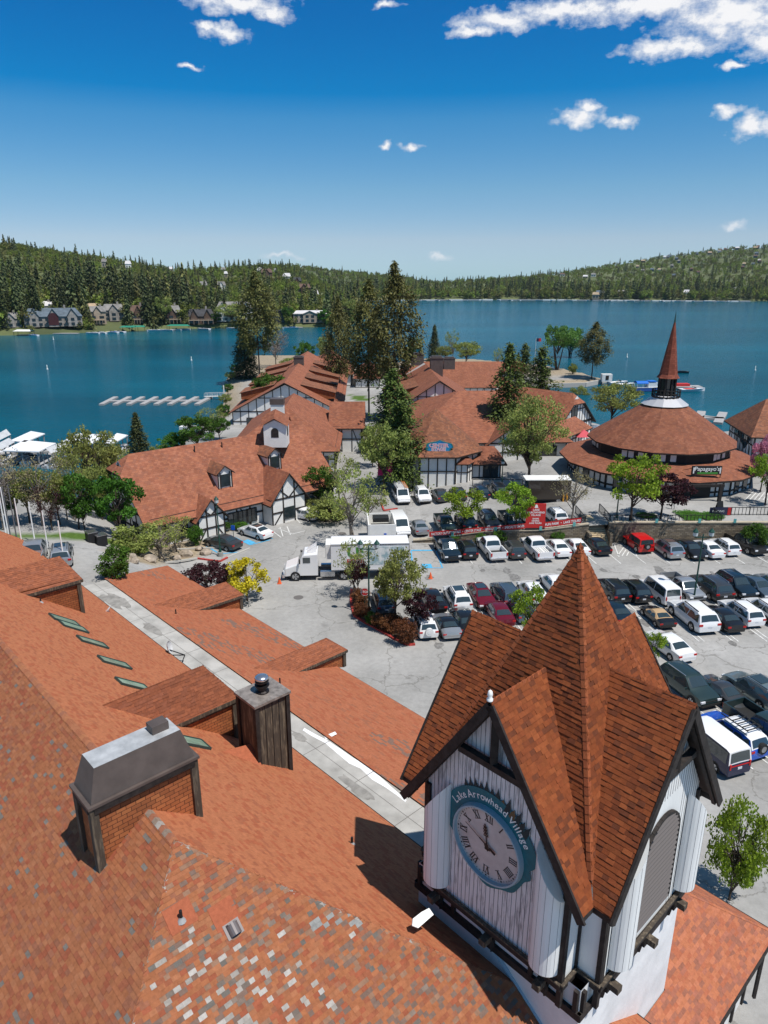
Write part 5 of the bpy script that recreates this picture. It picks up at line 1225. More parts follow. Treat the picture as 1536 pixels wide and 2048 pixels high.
mb=MB(); band(mb,3.3,12.62,1.5,13.9); mb.build('lantern_skirt',mat('white_metal_skirt',(.5,.5,.52),.4,metal=.2),RB)
mb=MB(); band(mb,1.95,13.6,1.95,13.8,12); band(mb,1.95,13.8,1.2,13.8,12)
for (x,y) in ngon(RX,RY,1.95,24): mb.beam((x,y,13.7),(x,y,14.7),.09,.09)
for z in (14.25,14.7):
    r_=ring(1.95,z,12,math.pi/12)
    for i in range(12): mb.beam(r_[i],r_[(i+1)%12],.1,.12)
mb.build('balcony_rail',m_dark,RB)
mb=MB(); band(mb,1.05,13.7,1.05,16.6,8); mb.build('lantern_glass',m_glass,RB)
mb=MB()
for p in ring(1.15,13.7,8): mb.beam(p,p+Z3*2.9,.22,.22)
mb.build('lantern_posts',m_dark,RB)
mb=MB(); 
m_spire=brickmat('spire_shingle',[(.22,.06,.035),(.26,.075,.045),(.19,.05,.03)],.5,.3,1,(.13,.04,.025),noise=.15)
band(mb,1.6,16.4,1.25,16.9,8); band(mb,1.25,16.9,.12,24.2,8); band(mb,1.6,16.4,1.0,16.4,8); mb.build('spire',m_spire,RB)
mb=MB(); mb.tube((RX,RY,24.1),(RX,RY,25.6),.14,.03,8); mb.build('spire_tip',mat('green_copper',(.03,.07,.06),.5),RB)
# entrance porch and sign
pe=G(1398,1003); mb=MB()
for dx in (-2.6,2.6): mb.beam((pe.x+dx,pe.y,pe.z),(pe.x+dx,pe.y,4.6),.4,.4)
mb.beam((pe.x-3,pe.y,4.4),(pe.x+3,pe.y,4.4),.3,.35); mb.build('entrance_posts',m_dark,RB)
mb=MB(); mb.box((pe.x,pe.y+1.8,3.0),(4.2,.2,2.6)); mb.build('doorway',m_black,RB)
sp_=P(1413,942,5.9); s0=Vector((sp_.x,sp_.y,6.0)); mb=MB(); mb.box(s0+Vector((0,0,0)),(3.9,.25,1.15)); so_=tag(mb.build('restaurant_sign',m_black),'black and green sign with white script on the round building lower roof','sign')
mb=MB(); addtext(mb,"Papagayo's",.78,MX(s0+Vector((0,-.14,.2))),bold=.01,sx=1.0); mb.build('lettering',m_text,so_)
mb=MB(); mb.box(s0+Vector((.1,-.14,-.36)),(2.7,.04,.24)); mb.build('green_stripe',m_greentext,so_)
mb=MB(); 
for sx_ in (-1,1):
    mb.box(s0+Vector((sx_*1.75,-.14,.0)),(.16,.04,.8)); 
mb.build('white_parrot_mark',m_text,so_)
mb=MB(); mb.beam(s0+Vector((-1.9,0,-.6)),s0+Vector((-1.9,0,-1.0)),.08,.08); mb.beam(s0+Vector((1.9,0,-.6)),s0+Vector((1.9,0,-1.0)),.08,.08); mb.beam(s0+Vector((-1.9,0,.3)),s0+Vector((-2.6,1.2,-.3)),.06,.06); mb.beam(s0+Vector((1.9,0,.3)),s0+Vector((2.4,1.2,-.3)),.06,.06); mb.build('sign_brackets',m_dark,so_)

# ------------------------------------------------------------------ vehicles
def paint(name,c,metal=.25,rough=.3): return mat('paint_'+name,c,rough,metal=metal,coat=.6,spec=.5)
PA={'white':paint('white',(.78,.78,.78),0),'black':paint('black',(.012,.012,.014)),'grey':paint('grey',(.07,.072,.075),.5),'silver':paint('silver',(.42,.44,.46),.6),
 'darkblue':paint('dark_blue',(.012,.028,.045),.4),'blue':paint('bright_blue',(.005,.09,.5),.1),'red':paint('red',(.55,.01,.01),0),'maroon':paint('maroon',(.16,.006,.018),.3),
 'bluegrey':paint('blue_grey',(.09,.13,.17),.5),'tan':paint('tan_cloth',(.45,.3,.16),0,.9),'darkgreen':paint('dark_green_grey',(.03,.055,.055),.4),'greengrey':paint('pale_green_grey',(.2,.26,.27),.5),'navy':paint('navy',(.01,.015,.06),.3),'brown':paint('brown',(.035,.025,.018),0)}
m_tyre=mat('tyre_rubber',(.015,.015,.016),.9); m_rim=mat('alloy_rim',(.45,.46,.48),.35,metal=.8); m_cglass=mat('car_glass',(.03,.045,.05),.04,spec=1.0,coat=.5)
m_tail=mat('tail_lamp',(.45,.01,.01),.3); m_head=mat('head_lamp',(.75,.77,.8),.15,spec=.8); m_trim=mat('black_plastic_trim',(.02,.02,.02),.6); m_plate=mat('number_plate',(.6,.62,.66),.5); m_chrome=mat('chrome',(.6,.6,.62),.2,metal=.9)
# profile: list of (y, z_belt, z_top, half_width_body, half_width_top)
PROF={
'sedan':dict(W=1.83,L=4.75,st=[(-2.38,.62,.66,.78,.74),(-2.3,.92,.98,.86,.8),(-1.75,.98,1.06,.91,.82),(-1.0,.97,1.38,.915,.64),(-.5,.95,1.45,.915,.62),(.1,.94,1.46,.915,.62),(.45,.93,1.41,.915,.64),(1.2,.91,.99,.91,.80),(1.9,.82,.88,.89,.76),(2.25,.7,.74,.82,.68),(2.38,.48,.52,.7,.62)],rear=(2,3),front=(6,7),roof=(3,6),wh=.32,ax=(-1.4,1.42)),
'suv':dict(W=1.9,L=4.7,st=[(-2.35,.7,.75,.86,.84),(-2.3,1.02,1.08,.92,.86),(-1.95,1.05,1.6,.95,.70),(-1.5,1.05,1.68,.95,.69),(0,1.03,1.72,.95,.70),(.42,1.02,1.66,.95,.71),(1.12,1.0,1.1,.94,.84),(1.85,.94,1.0,.93,.8),(2.25,.82,.87,.88,.74),(2.35,.55,.6,.78,.7)],rear=(1,2),front=(5,6),roof=(2,5),wh=.37,ax=(-1.4,1.42),rails=True),
'van':dict(W=2.0,L=5.6,st=[(-2.8,.7,.75,.93,.92),(-2.76,1.15,1.2,.98,.95),(-2.62,1.15,2.05,1.0,.86),(-2.3,1.15,2.13,1.0,.84),(.8,1.13,2.15,1.0,.84),(1.2,1.12,2.05,1.0,.84),(1.85,1.08,1.18,.98,.88),(2.6,.95,1.0,.94,.8),(2.78,.6,.65,.86,.76)],rear=(1,2),front=(5,6),roof=(2,5),wh=.37,ax=(-1.75,1.75)),
'pickup':dict(W=2.02,L=5.8,st=[(-.75,.6,.62,.99,.97),(-.72,1.12,1.16,.99,.93),(-.45,1.14,1.78,1.0,.78),(0,1.14,1.86,1.0,.77),(.75,1.12,1.88,1.0,.77),(1.0,1.12,1.8,1.0,.79),(1.62,1.1,1.2,1.0,.9),(2.55,1.04,1.1,.98,.84),(2.85,.9,.95,.95,.8),(2.92,.55,.6,.88,.8)],rear=(1,2),front=(5,6),roof=(2,5),wh=.41,ax=(-1.8,1.85),bed=True),
'jeep':dict(W=1.88,L=4.3,st=[(-1.95,.6,.65,.9,.9),(-1.93,1.1,1.15,.92,.9),(-1.85,1.1,1.78,.92,.82),(-1.5,1.1,1.83,.92,.82),(.3,1.1,1.84,.92,.82),(.45,1.1,1.8,.92,.82),(.75,1.1,1.17,.92,.86),(1.85,1.02,1.1,.78,.7),(1.98,.98,1.02,.76,.68),(2.0,.6,.65,.74,.66)],rear=(1,2),front=(5,6),roof=(2,5),wh=.42,ax=(-1.25,1.35),spare=True,fenders=True),
'coupe':dict(W=1.82,L=4.45,st=[(-2.22,.6,.64,.8,.78),(-2.15,.82,.88,.87,.8),(-1.5,.9,1.0,.91,.76),(-.7,.88,1.22,.9,.6),(-.3,.87,1.28,.89,.58),(0,.86,1.27,.89,.58),(.2,.86,1.22,.89,.6),(.95,.82,.88,.88,.7),(1.75,.7,.76,.86,.7),(2.12,.58,.62,.78,.62),(2.22,.42,.46,.66,.55)],rear=(2,3),front=(6,7),roof=(3,6),wh=.32,ax=(-1.3,1.3)),
}
def body_mesh(pr,mb,two=None):
    st=pr['st']; rings=[]
    for (y,zb,zt,wb,wt) in st:
        z0=.24 if abs(y)<pr['L']/2-.2 else .34
        h=[(wb*.93,z0),(wb,z0+.2),(wb*1.0,(z0+zb)/2+.05),(wb*.975,zb),(wt,zt-.03),(wt*.72,zt+.0),(0,zt+.025)]
        full=[Vector((x,y,z)) for x,z in h]+[Vector((-x,y,z)) for x,z in h[-2::-1]]
        rings.append(full)
    nr=len(rings[0])
    for i in range(len(rings)-1):
        a,b=rings[i],rings[i+1]
        for j in range(nr-1):
            m=0
            if two and pr['roof'][0]-1<=i<pr['roof'][1]+1 and (4<=j<=nr-6 if two=='white' else 3<=j<=nr-5): m=1
            mb.face([a[j],a[j+1],b[j+1],b[j]],m)
        mb.face([a[nr-1],a[0],b[0],b[nr-1]],2)
    mb.face(rings[0],0); mb.face(rings[-1][::-1],0)
    return rings
def glass(root,name,lo,hi,t0=.08,t1=.94,off=.022,mt=None):
    """curved pane between the lower ring lo and the upper ring hi (indices 4..8 across the car)"""
    mb=MB(); ids=[4,5,6,7,8]; n=newell([lo[4],hi[4],hi[8],lo[8]])
    if n.z<0: n=-n
    ins=lambda r,k:(r[4]*.93+r[8]*.07) if k==4 else ((r[8]*.93+r[4]*.07) if k==8 else r[k])
    for a,b in zip(ids,ids[1:]):
        la,lb,ha,hb=ins(lo,a),ins(lo,b),ins(hi,a),ins(hi,b)
        mb.face([la*(1-t0)+ha*t0+n*off,lb*(1-t0)+hb*t0+n*off,lb*(1-t1)+hb*t1+n*off,la*(1-t1)+ha*t1+n*off])
    return mb.build(name,mt or m_cglass,root)
def wheel(root,x,y,r,w_=.22):
    mb=MB(); s=1 if x>0 else -1; mb.tube((x-s*w_,y,r),(x+s*.012,y,r),r,r,20); o=mb.build('wheel',m_tyre,root)
    mb=MB(); n=14
    c=Vector((x+s*.02,y,r)); pts=[c+Vector((0,r*.66*math.cos(2*math.pi*i/n),r*.66*math.sin(2*math.pi*i/n))) for i in range(n)]
    for i in range(n):
        if i%3!=2: mb.face([c+Vector((s*.02,0,0)),pts[i],pts[(i+1)%n]])
    mb.build('rim',m_rim,o)
def car(kind,color,loc,rot,label,group=None,cat=None,name=None,two=None,extra=None,scale=1.0):
    pr=PROF[kind]; nm={'sedan':'sedan_car','suv':'suv_car','van':'van','pickup':'pickup_truck','jeep':'off_road_car','coupe':'sports_car'}[kind]
    root=thing(name or nm,label,cat or {'van':'van','pickup':'pickup truck'}.get(kind,'car'),loc,group,local=True,rz=rot); root.scale=(scale,)*3
    mb=MB(); rg=body_mesh(pr,mb,two); st=pr['st']; W=pr['W']/2; ym0,ym1=st[0][0],st[-1][0]
    y0r=-pr['L']/2
    # wheel arches
    for ya in pr['ax']:
        for s in (-1,1):
            pts=[Vector((s*(W+.012),ya+(pr['wh']+.07)*math.cos(t),pr['wh']+(pr['wh']+.07)*math.sin(t))) for t in [math.pi*i/10 for i in range(-1,12)]]
            mb.face(pts,2)
    if pr.get('fenders'):
        for s in (-1,1):
            mb.box((s*.84,1.35,.92),(.3,1.05,.1),mat=0); mb.box((s*.9,-1.25,.95),(.12,1.05,.1),mat=2)
        mb.box((0,2.05,.6),(1.5,.14,.22),mat=2)
    mb.box((0,ym1-.02 if kind!='jeep' else 2.0,.42),(W*1.7,.12,.16),mat=2)
    bo=mb.build('body',[PA[color],PA[two] if two else PA[color],m_trim],root,weld=True)
    bo.data.polygons.foreach_set('use_smooth',[True]*len(bo.data.polygons))
    try:
        bo.data.set_sharp_from_angle(angle=R(32))
    except Exception: pass
    # glass
    i,j=pr['front']; glass(root,'windshield',rg[j],rg[i]); i,j=pr['rear']; glass(root,'rear_window',rg[i],rg[j],.12,.9)
    r0,r1=pr['roof']
    for s in (0,1):
        u=(3,4) if s==0 else (9,8); rr,ff=rg[r0],rg[r1]; mid=rg[(r0+r1)//2]
        R0=rg[pr['rear'][0]]; F1=rg[pr['front'][1]]
        def g3(p,q,t): return p*(1-t)+q*t
        # side glass: front and rear pane following the cabin
        ya=rr[u[0]]; yb=ff[u[0]]; yt0=rr[u[1]]; yt1=ff[u[1]]; lo0=g3(R0[u[0]],rr[u[0]],.35 if kind not in('van','pickup','jeep') else .95); lo1=g3(ff[u[0]],F1[u[0]],.62)
        x_=Vector((.02 if s==0 else -.02,0,0)); mb_=None
        bl=lambda A,B,t:A*(1-t)+B*t
        P00=lo0+Vector((0,0,.03)); P10=lo1+Vector((0,0,.03)); P01=yt0+Vector((0,.04,-.03)); P11=yt1+Vector((0,0,-.03))
        for (t0,t1) in ((.02,.50),(.53,.97)):
            mbg=MB(); mbg.face([bl(P00,P10,t0)+x_,bl(P00,P10,t1)+x_,bl(P01,P11,t1)+x_,bl(P01,P11,t0)+x_]); mbg.build('side_window',m_cglass,root)
    for s in (-1,1):
        for ya in pr['ax']: wheel(root,s*(W-.0),ya,pr['wh'])
        zf=st[-2][1]-.06; yf=st[-2][0]
        hb=MB(); hb.box((s*st[-2][3]*.8,yf+.03,zf-.04),(.34,.16,.14)); hb.build('headlight',m_head,root)
        if not pr.get('bed'):
            tb=MB(); tb.box((s*st[1][3]*.82,st[1][0]-.01,st[1][1]-.12),(.3,.1,.16) if kind!='van' else (.12,.1,.4)); tb.build('taillight',m_tail,root)
        mi=MB(); f_=st[pr['front'][1]]; mi.box((s*(W+.1),f_[0]-.25,f_[1]+.1),(.2,.12,.13)); mi.build('side_mirror',PA[color] if color!='tan' else m_trim,root)
    gr=MB(); gr.box((0,st[-2][0]+.055,st[-2][1]-.16),(W*1.0,.06,.16)); gr.build('grille',m_trim,root)
    if pr.get('bed'):
        b0,b1=-2.9,-.78; mbd=MB(); zt=1.15; wi=.99
        for s in (-1,1): mbd.box((s*(wi-.05),(b0+b1)/2,(.3+zt)/2+.1),(.1,b1-b0,zt-.3),mat=0)
        mbd.box((0,b0+.05,(.3+zt)/2+.1),(wi*2-.2,.1,zt-.3),mat=0); mbd.box((0,(b0+b1)/2,.62),(wi*2-.1,b1-b0-.05,.1),mat=1); mbd.box((0,b0-.06,.5),(wi*1.9,.16,.18),mat=2)
        for s in (-1,1):
            pts=[Vector((s*(wi+.012),-1.8+(pr['wh']+.07)*math.cos(t),pr['wh']+(pr['wh']+.07)*math.sin(t))) for t in [math.pi*i/10 for i in range(-1,12)]]; mbd.face(pts,1)
        mbd.build('cargo_bed',[PA[color],m_trim,m_chrome],root)
        for s in (-1,1):
            tb=MB(); tb.box((s*(wi-.09),b0-.02,.98),(.16,.06,.36)); tb.build('taillight',m_tail,root)
        pl=MB(); pl.box((0,b0-.02,.62),(.34,.04,.16)); pl.build('license_plate',m_plate,root)
        if extra=='load':
            ld=MB(); 
            for i in range(6): ld.box((-.5+.2*i,-1.75+.05*(i%2),.95+.03*(i%3)),(.14,1.7,.12))
            ld.build('load_of_boards',m_white,root)
        if extra=='rack':
            ld=MB()
            for s in (-1,1): ld.box((s*.8,-.4,2.15),(.07,4.6,.07))
            for y in (-2.4,-1.4,-.4,.6,1.5): ld.box((0,y,2.15),(1.6,.07,.07))
            ld.build('ladder_rack',m_chrome,root)
    else:
        pl=MB(); pl.box((0,st[1][0]-.03,st[1][1]-.32),(.34,.05,.16)); pl.build('license_plate',m_plate,root)
    if pr.get('rails'):
        for s in (-1,1):
            rr=MB(); zt=st[pr['roof'][0]][2]; rr.box((s*.62,-.65,st[3][2]+.045),(.05,1.9,.05)); rr.build('roof_rail',m_trim if color in('white','silver') else m_chrome,root)
    if extra in('sunroof',):
        rr=MB(); rr.box((0,-.35,max(q[2] for q in st)+.02),(.95,1.1,.03)); rr.build('sunroof',m_cglass,root)
    if pr.get('spare') or extra=='spare':
        rr=MB(); y=st[0][0]-.12; rr.tube((0,y-.12,1.0),(0,y+.14,1.0),.37,.37,18); o=rr.build('spare_wheel',PA['white'] if extra=='spare' else m_tyre,root)
        rr=MB(); rr.tube((0,y-.14,1.0),(0,y-.1,1.0),.2,.2,12); rr.build('rim',PA['white'] if extra=='spare' else m_rim,o)
    if extra=='rackroof':
        ld=MB()
        for s in (-1,1): ld.box((s*.62,-.5,2.0),(.06,2.2,.06))
        for y in (-1.5,-1.1,-.7,-.3): ld.box((0,y,2.0),(1.3,.06,.06))
        ld.build('roof_rack',m_trim,root)
        rr=MB(); y=-2.3; rr.tube((0.05,y-.14,1.0),(0.05,y+.1,1.0),.38,.38,18); o=rr.build('spare_wheel',m_tyre,root); rr=MB(); rr.tube((0.05,y-.16,1.0),(0.05,y-.12,1.0),.22,.22,12); rr.build('rim',m_rim,o)
    if extra=='stripe':
        rr=MB(); rr.box((0,st[1][0]-.03,1.05),(1.5,.05,.05)); rr.build('red_stripe',m_tail,root)
    if extra=='ladderroof':
        ld=MB()
        for s in (-.75,-.45,.75): ld.box((s,-.5,2.32),(.07,4.2,.07),mat=1 if s!=.75 else 0)
        for y in (-2.3,-1.6,-.9,-.2,.5,1.2): ld.box((0,y,2.25),(1.7,.06,.06)); ld.box((-.6,y+.3,2.32),(.3,.05,.05),mat=1)
        ld.build('ladder_rack',[m_chrome,mat('orange_ladder',(.55,.2,.03),.6)],root)
    return root
BASE=R(9)   # stalls are angled about nine degrees
def park(kind,color,px,py,face,label,row,da=0,**kw):
    p=G(px,py); rot=(BASE if face=='a' else BASE+math.pi)+R(da)
    jr=random.Random(px*7+py); rot+=R(jr.uniform(-1.5,1.5))
    z=p.z+.01
    return car(kind,color,(p.x,p.y,z),rot,label,'cars parked '+row,**kw)
W1='in the row below the stone wall'; W2='in the middle row'; W3='in the row facing the middle row'; W4='in the near right rows'; W5='on the upper terrace'; W6='by the half-timbered buildings'
park('pickup','darkblue',893,1108,'c','dark blue pickup truck facing the camera beside the blue disabled bay',W1,extra=None)
park('suv','black',932,1108,'a','shiny black suv between the dark blue and the plain white pickup truck',W1,scale=.96)
park('pickup','white',982,1107,'a','plain white pickup truck with empty bed, between the black and the dark grey suv',W1)
park('suv','grey',1025,1108,'a','dark grey suv between the two white pickup trucks',W1,scale=.95)
park('pickup','white',1072,1107,'a','white pickup truck carrying white boards in its bed',W1,extra='load')
park('sedan','white',1113,1104,'a','white sedan parked just right of the white pickup truck that carries boards',W1)
park('sedan','white',1150,1102,'a','white sedan just behind the tip of the clock tower spire',W1)
park('sedan','black',1191,1100,'a','black sedan at the foot of the stone stairs',W1)
park('jeep','red',1275,1097,'a','bright red boxy off-road car with a spare wheel on its back',W1)
park('suv','silver',1332,1107,'a','silver grey suv parked right of the red off-road car',W1,extra='sunroof')
park('sedan','black',1378,1108,'c','dark sedan facing the camera behind the green lamp post',W1)
park('sedan','white',1412,1106,'a','white sedan right of the dark sedan by the green lamp post',W1)
park('suv','white',1446,1102,'a','white hatchback left of the large black pickup truck',W1,scale=.9)
park('pickup','black',1485,1096,'c','large black pickup truck facing the camera at the right end of the wall row',W1,da=6)
park('sedan','silver',1524,1092,'a','silver sedan right of the large black pickup truck',W1)
park('suv','bluegrey',767,1212,'a','blue grey suv at the left end of the middle row beside the red shrubs',W2,scale=.94,extra='sunroof')
park('sedan','black',864,1210,'a','black sedan left of the white suv in the middle row',W2,scale=1.02)
park('suv','white',914,1206,'a','white suv with a glass roof left of the dark red sedan',W2,extra='sunroof')
park('sedan','maroon',962,1202,'c','dark red sedan with its nose to the camera between a white and a grey suv',W2,extra='sunroof')
park('suv','bluegrey',1010,1199,'a','grey suv with roof rails right of the dark red sedan',W2)
park('sedan','white',1063,1193,'a','white low coupe partly hidden by the yellow green tree',W2)
park('sedan','white',1108,1178,'a','white car mostly hidden behind the left side of the spire',W2)
park('suv','black',1222,1191,'a','black suv touching the right edge of the spire',W2)
park('suv','black',1264,1192,'a','black suv left of the white minivan',W2,scale=.97)
park('van','white',1317,1193,'a','long white minivan with black glass roof panels',W2,scale=.9,extra=None)
park('pickup','silver',1363,1186,'c','silver pickup truck facing the camera beside the lamp post base',W2,scale=.93)
park('suv','grey',1418,1186,'a','tall dark grey boxy suv right of the silver pickup truck',W2,scale=1.1)
park('suv','darkblue',1470,1182,'c','dark blue suv facing the camera in the middle row',W2)
park('sedan','bluegrey',1512,1184,'c','pale blue sedan facing the camera at the right end of the middle row',W2)
park('sedan','silver',1546,1178,'a','silver car cut by the right edge of the photo',W2)
park('suv','white',848,1259,'a','white suv with a white covered spare wheel on the back',W3,extra='spare',scale=.93)
park('coupe','silver',893,1260,'a','silver convertible with a black soft top next to the white suv with the spare wheel',W3,two='black')
park('sedan','black',928,1252,'a','dark car half hidden behind the rear left gable of the tower',W3)
park('sedan','maroon',997,1236,'a','dark red car behind the tower roof left of the small green tree',W3)
park('suv','bluegrey',1037,1230,'a','blue grey suv hidden behind the small green tree',W3,scale=.9)
park('sedan','darkblue',1228,1234,'a','dark blue car peeping out behind the right slope of the spire',W3)
park('coupe','black',1313,1241,'a','small black convertible with a tan soft top',W3,two='tan',scale=.93)
park('suv','white',1383,1244,'a','huge white suv with long black roof rails',W3,scale=1.16)
park('sedan','black',1441,1247,'a','black sedan right of the huge white suv',W3)
park('suv','white',1479,1236,'a','white crossover second from the right end of its row',W3,scale=.98)
park('suv','white',1528,1232,'a','white crossover at the right edge of its row',W3,scale=.98)
park('sedan','white',1334,1302,'a','lone white sedan just right of the spire in the driving lane',W4,da=8,scale=1.03)
park('suv','darkgreen',1374,1386,'c','dark green suv with its nose to the camera',W4,da=9,scale=1.03)
park('coupe','grey',1447,1400,'c','low grey sports car facing the camera',W4,da=10)
park('suv','greengrey',1506,1394,'a','pale green grey crossover with glass roof right of the sports car',W4,da=12,extra='sunroof')
park('suv','blue',1462,1483,'a','bright blue boxy suv with white roof, roof rack and spare wheel',W4,da=12,two='white',extra='rackroof')
park('van','navy',1412,1506,'a','dark blue van with a white roof beside the clock tower',W4,da=12,two='white',extra='stripe',scale=.97)
park('pickup','darkgreen',1530,1474,'c','dark green pickup truck cut by the right edge of the photo',W4,da=12)
park('van','white',802,1000,'c','white van with an orange ladder on its roof rack',W5,extra='ladderroof',scale=.95)
park('suv','white',845,1000,'c','white suv right of the van with the orange ladder',W5)
park('sedan','grey',880,998,'a','dark grey sedan parked in front of the octagonal building',W5)
park('suv','darkgreen',915,996,'a','dark green suv behind the left light green tree',W5,scale=.9)
park('suv','darkblue',958,993,'a','dark blue suv right of the left light green tree in the upper row',W5,scale=.95)
park('suv','black',993,989,'a','black suv left of the brown box truck',W5)
park('van','white',799,1062,'c','plain white van facing the camera beside the white open truck body',W5,scale=.97)
park('sedan','silver',838,1062,'a','silver sedan left of the dark pickup truck on the upper lot',W5,scale=.95)
park('pickup','darkgreen',889,1057,'c','dark pickup truck facing the camera above the red banner',W5,scale=.93)
park('suv','black',930,1053,'a','black suv under the left light green tree above the red banner',W5)
park('suv','black',977,1051,'c','black suv between the two light green trees facing the camera',W5,scale=.98)
park('pickup','darkblue',1020,1050,'c','dark blue pickup truck under the right light green tree',W5,scale=.9)
park('suv','silver',1050,1036,'a','silver suv partly hidden by the red sign board',W5,scale=.9)
park('suv','white',1109,1040,'a','white crossover right of the red sign board',W5,scale=.95)
p=G(607,1036); car('sedan','white',(p.x,p.y,p.z+.01),R(60),'white sedan parked farthest from the camera beside the half-timbered building','cars parked '+W6)
p=G(511,1072); car('sedan','white',(p.x,p.y,p.z+.01),R(52),'white sedan with a sunroof in the blue marked bay','cars parked '+W6,extra='sunroof')
p=G(446,1094); car('sedan','grey',(p.x,p.y,p.z+.01),R(58),'grey sedan in the blue marked bay beside the planted bed','cars parked '+W6,scale=1.03)
p=G(640,1022); car('sedan','black',(p.x,p.y,p.z+.01),R(60),'black car half hidden behind the shrubs by the street corner','cars parked '+W6)
p=G(125,1122); car('suv','silver',(p.x,p.y,p.z+.02),R(22),'silver suv with a blue grey roof on the concrete drive','cars parked on the concrete drive',extra='sunroof')
p=G(70,1122); car('pickup','silver',(p.x,p.y,p.z+.02),R(18),'grey pickup truck with a covered bed on the concrete drive at the left edge','cars parked on the concrete drive')
# brown delivery truck
def box_truck(loc,rot):
    r=thing('delivery_truck','dark brown delivery truck with a white roof under the trees','truck',loc,None,True,rot)
    mb=MB(); mb.box((0,-.9,1.95),(2.3,5.6,2.6)); mb.box((0,2.5,1.3),(2.1,1.4,1.5)); mb.box((0,.2,.6),(2.2,7.4,.25),mat=1); mb.build('body',[PA['brown'],m_trim],r)
    mb=MB(); mb.box((0,-.7,3.29),(2.34,6.0,.1)); mb.build('roof',m_white,r)
    mb=MB(); mb.face([(-.95,2.0,2.05),(.95,2.0,2.05),(.95,1.9,2.9),(-.95,1.9,2.9)]); mb.face([(-.95,3.22,1.5),(.95,3.22,1.5),(.95,2.4,2.1),(-.95,2.4,2.1)]); mb.build('windshield',m_cglass,r)
    for s in (-1,1):
        for y in (-2.2,2.4): wheel(r,s*1.1,y,.44,.28)
        mb=MB(); mb.box((s*.8,3.22,1.0),(.3,.08,.2)); mb.build('headlight',m_head,r)
p=G(1080,1003); box_truck((p.x,p.y,p.z),R(90))
# white open topped truck body
r=thing('open_truck','white open topped truck body with a small blue label beside the long trailer','truck',tuple(G(762,1083)),None,True,R(4)); mb=MB()
for s in (-1,1): mb.box((s*1.55,0,1.9),(.15,4.4,2.0))
mb.box((0,2.15,1.9),(3,.15,2.0)); mb.box((0,-2.15,1.9),(3,.15,2.0)); mb.box((0,0,1.0),(3,4.3,.15)); mb.build('body',m_white,r)
mb=MB(); mb.box((0,.7,2.7),(1.9,1.4,.5)); mb.box((0,-.5,2.3),(2.4,.2,.3)); mb.build('machinery',m_trim,r)
mb=MB(); mb.box((.35,-2.25,1.6),(.3,.04,.5)); mb.build('blue_label',PA['blue'],r)
for s in (-1,1):
    for y in (-1.3,1.3): wheel(r,s*1.5,y,.45,.3)
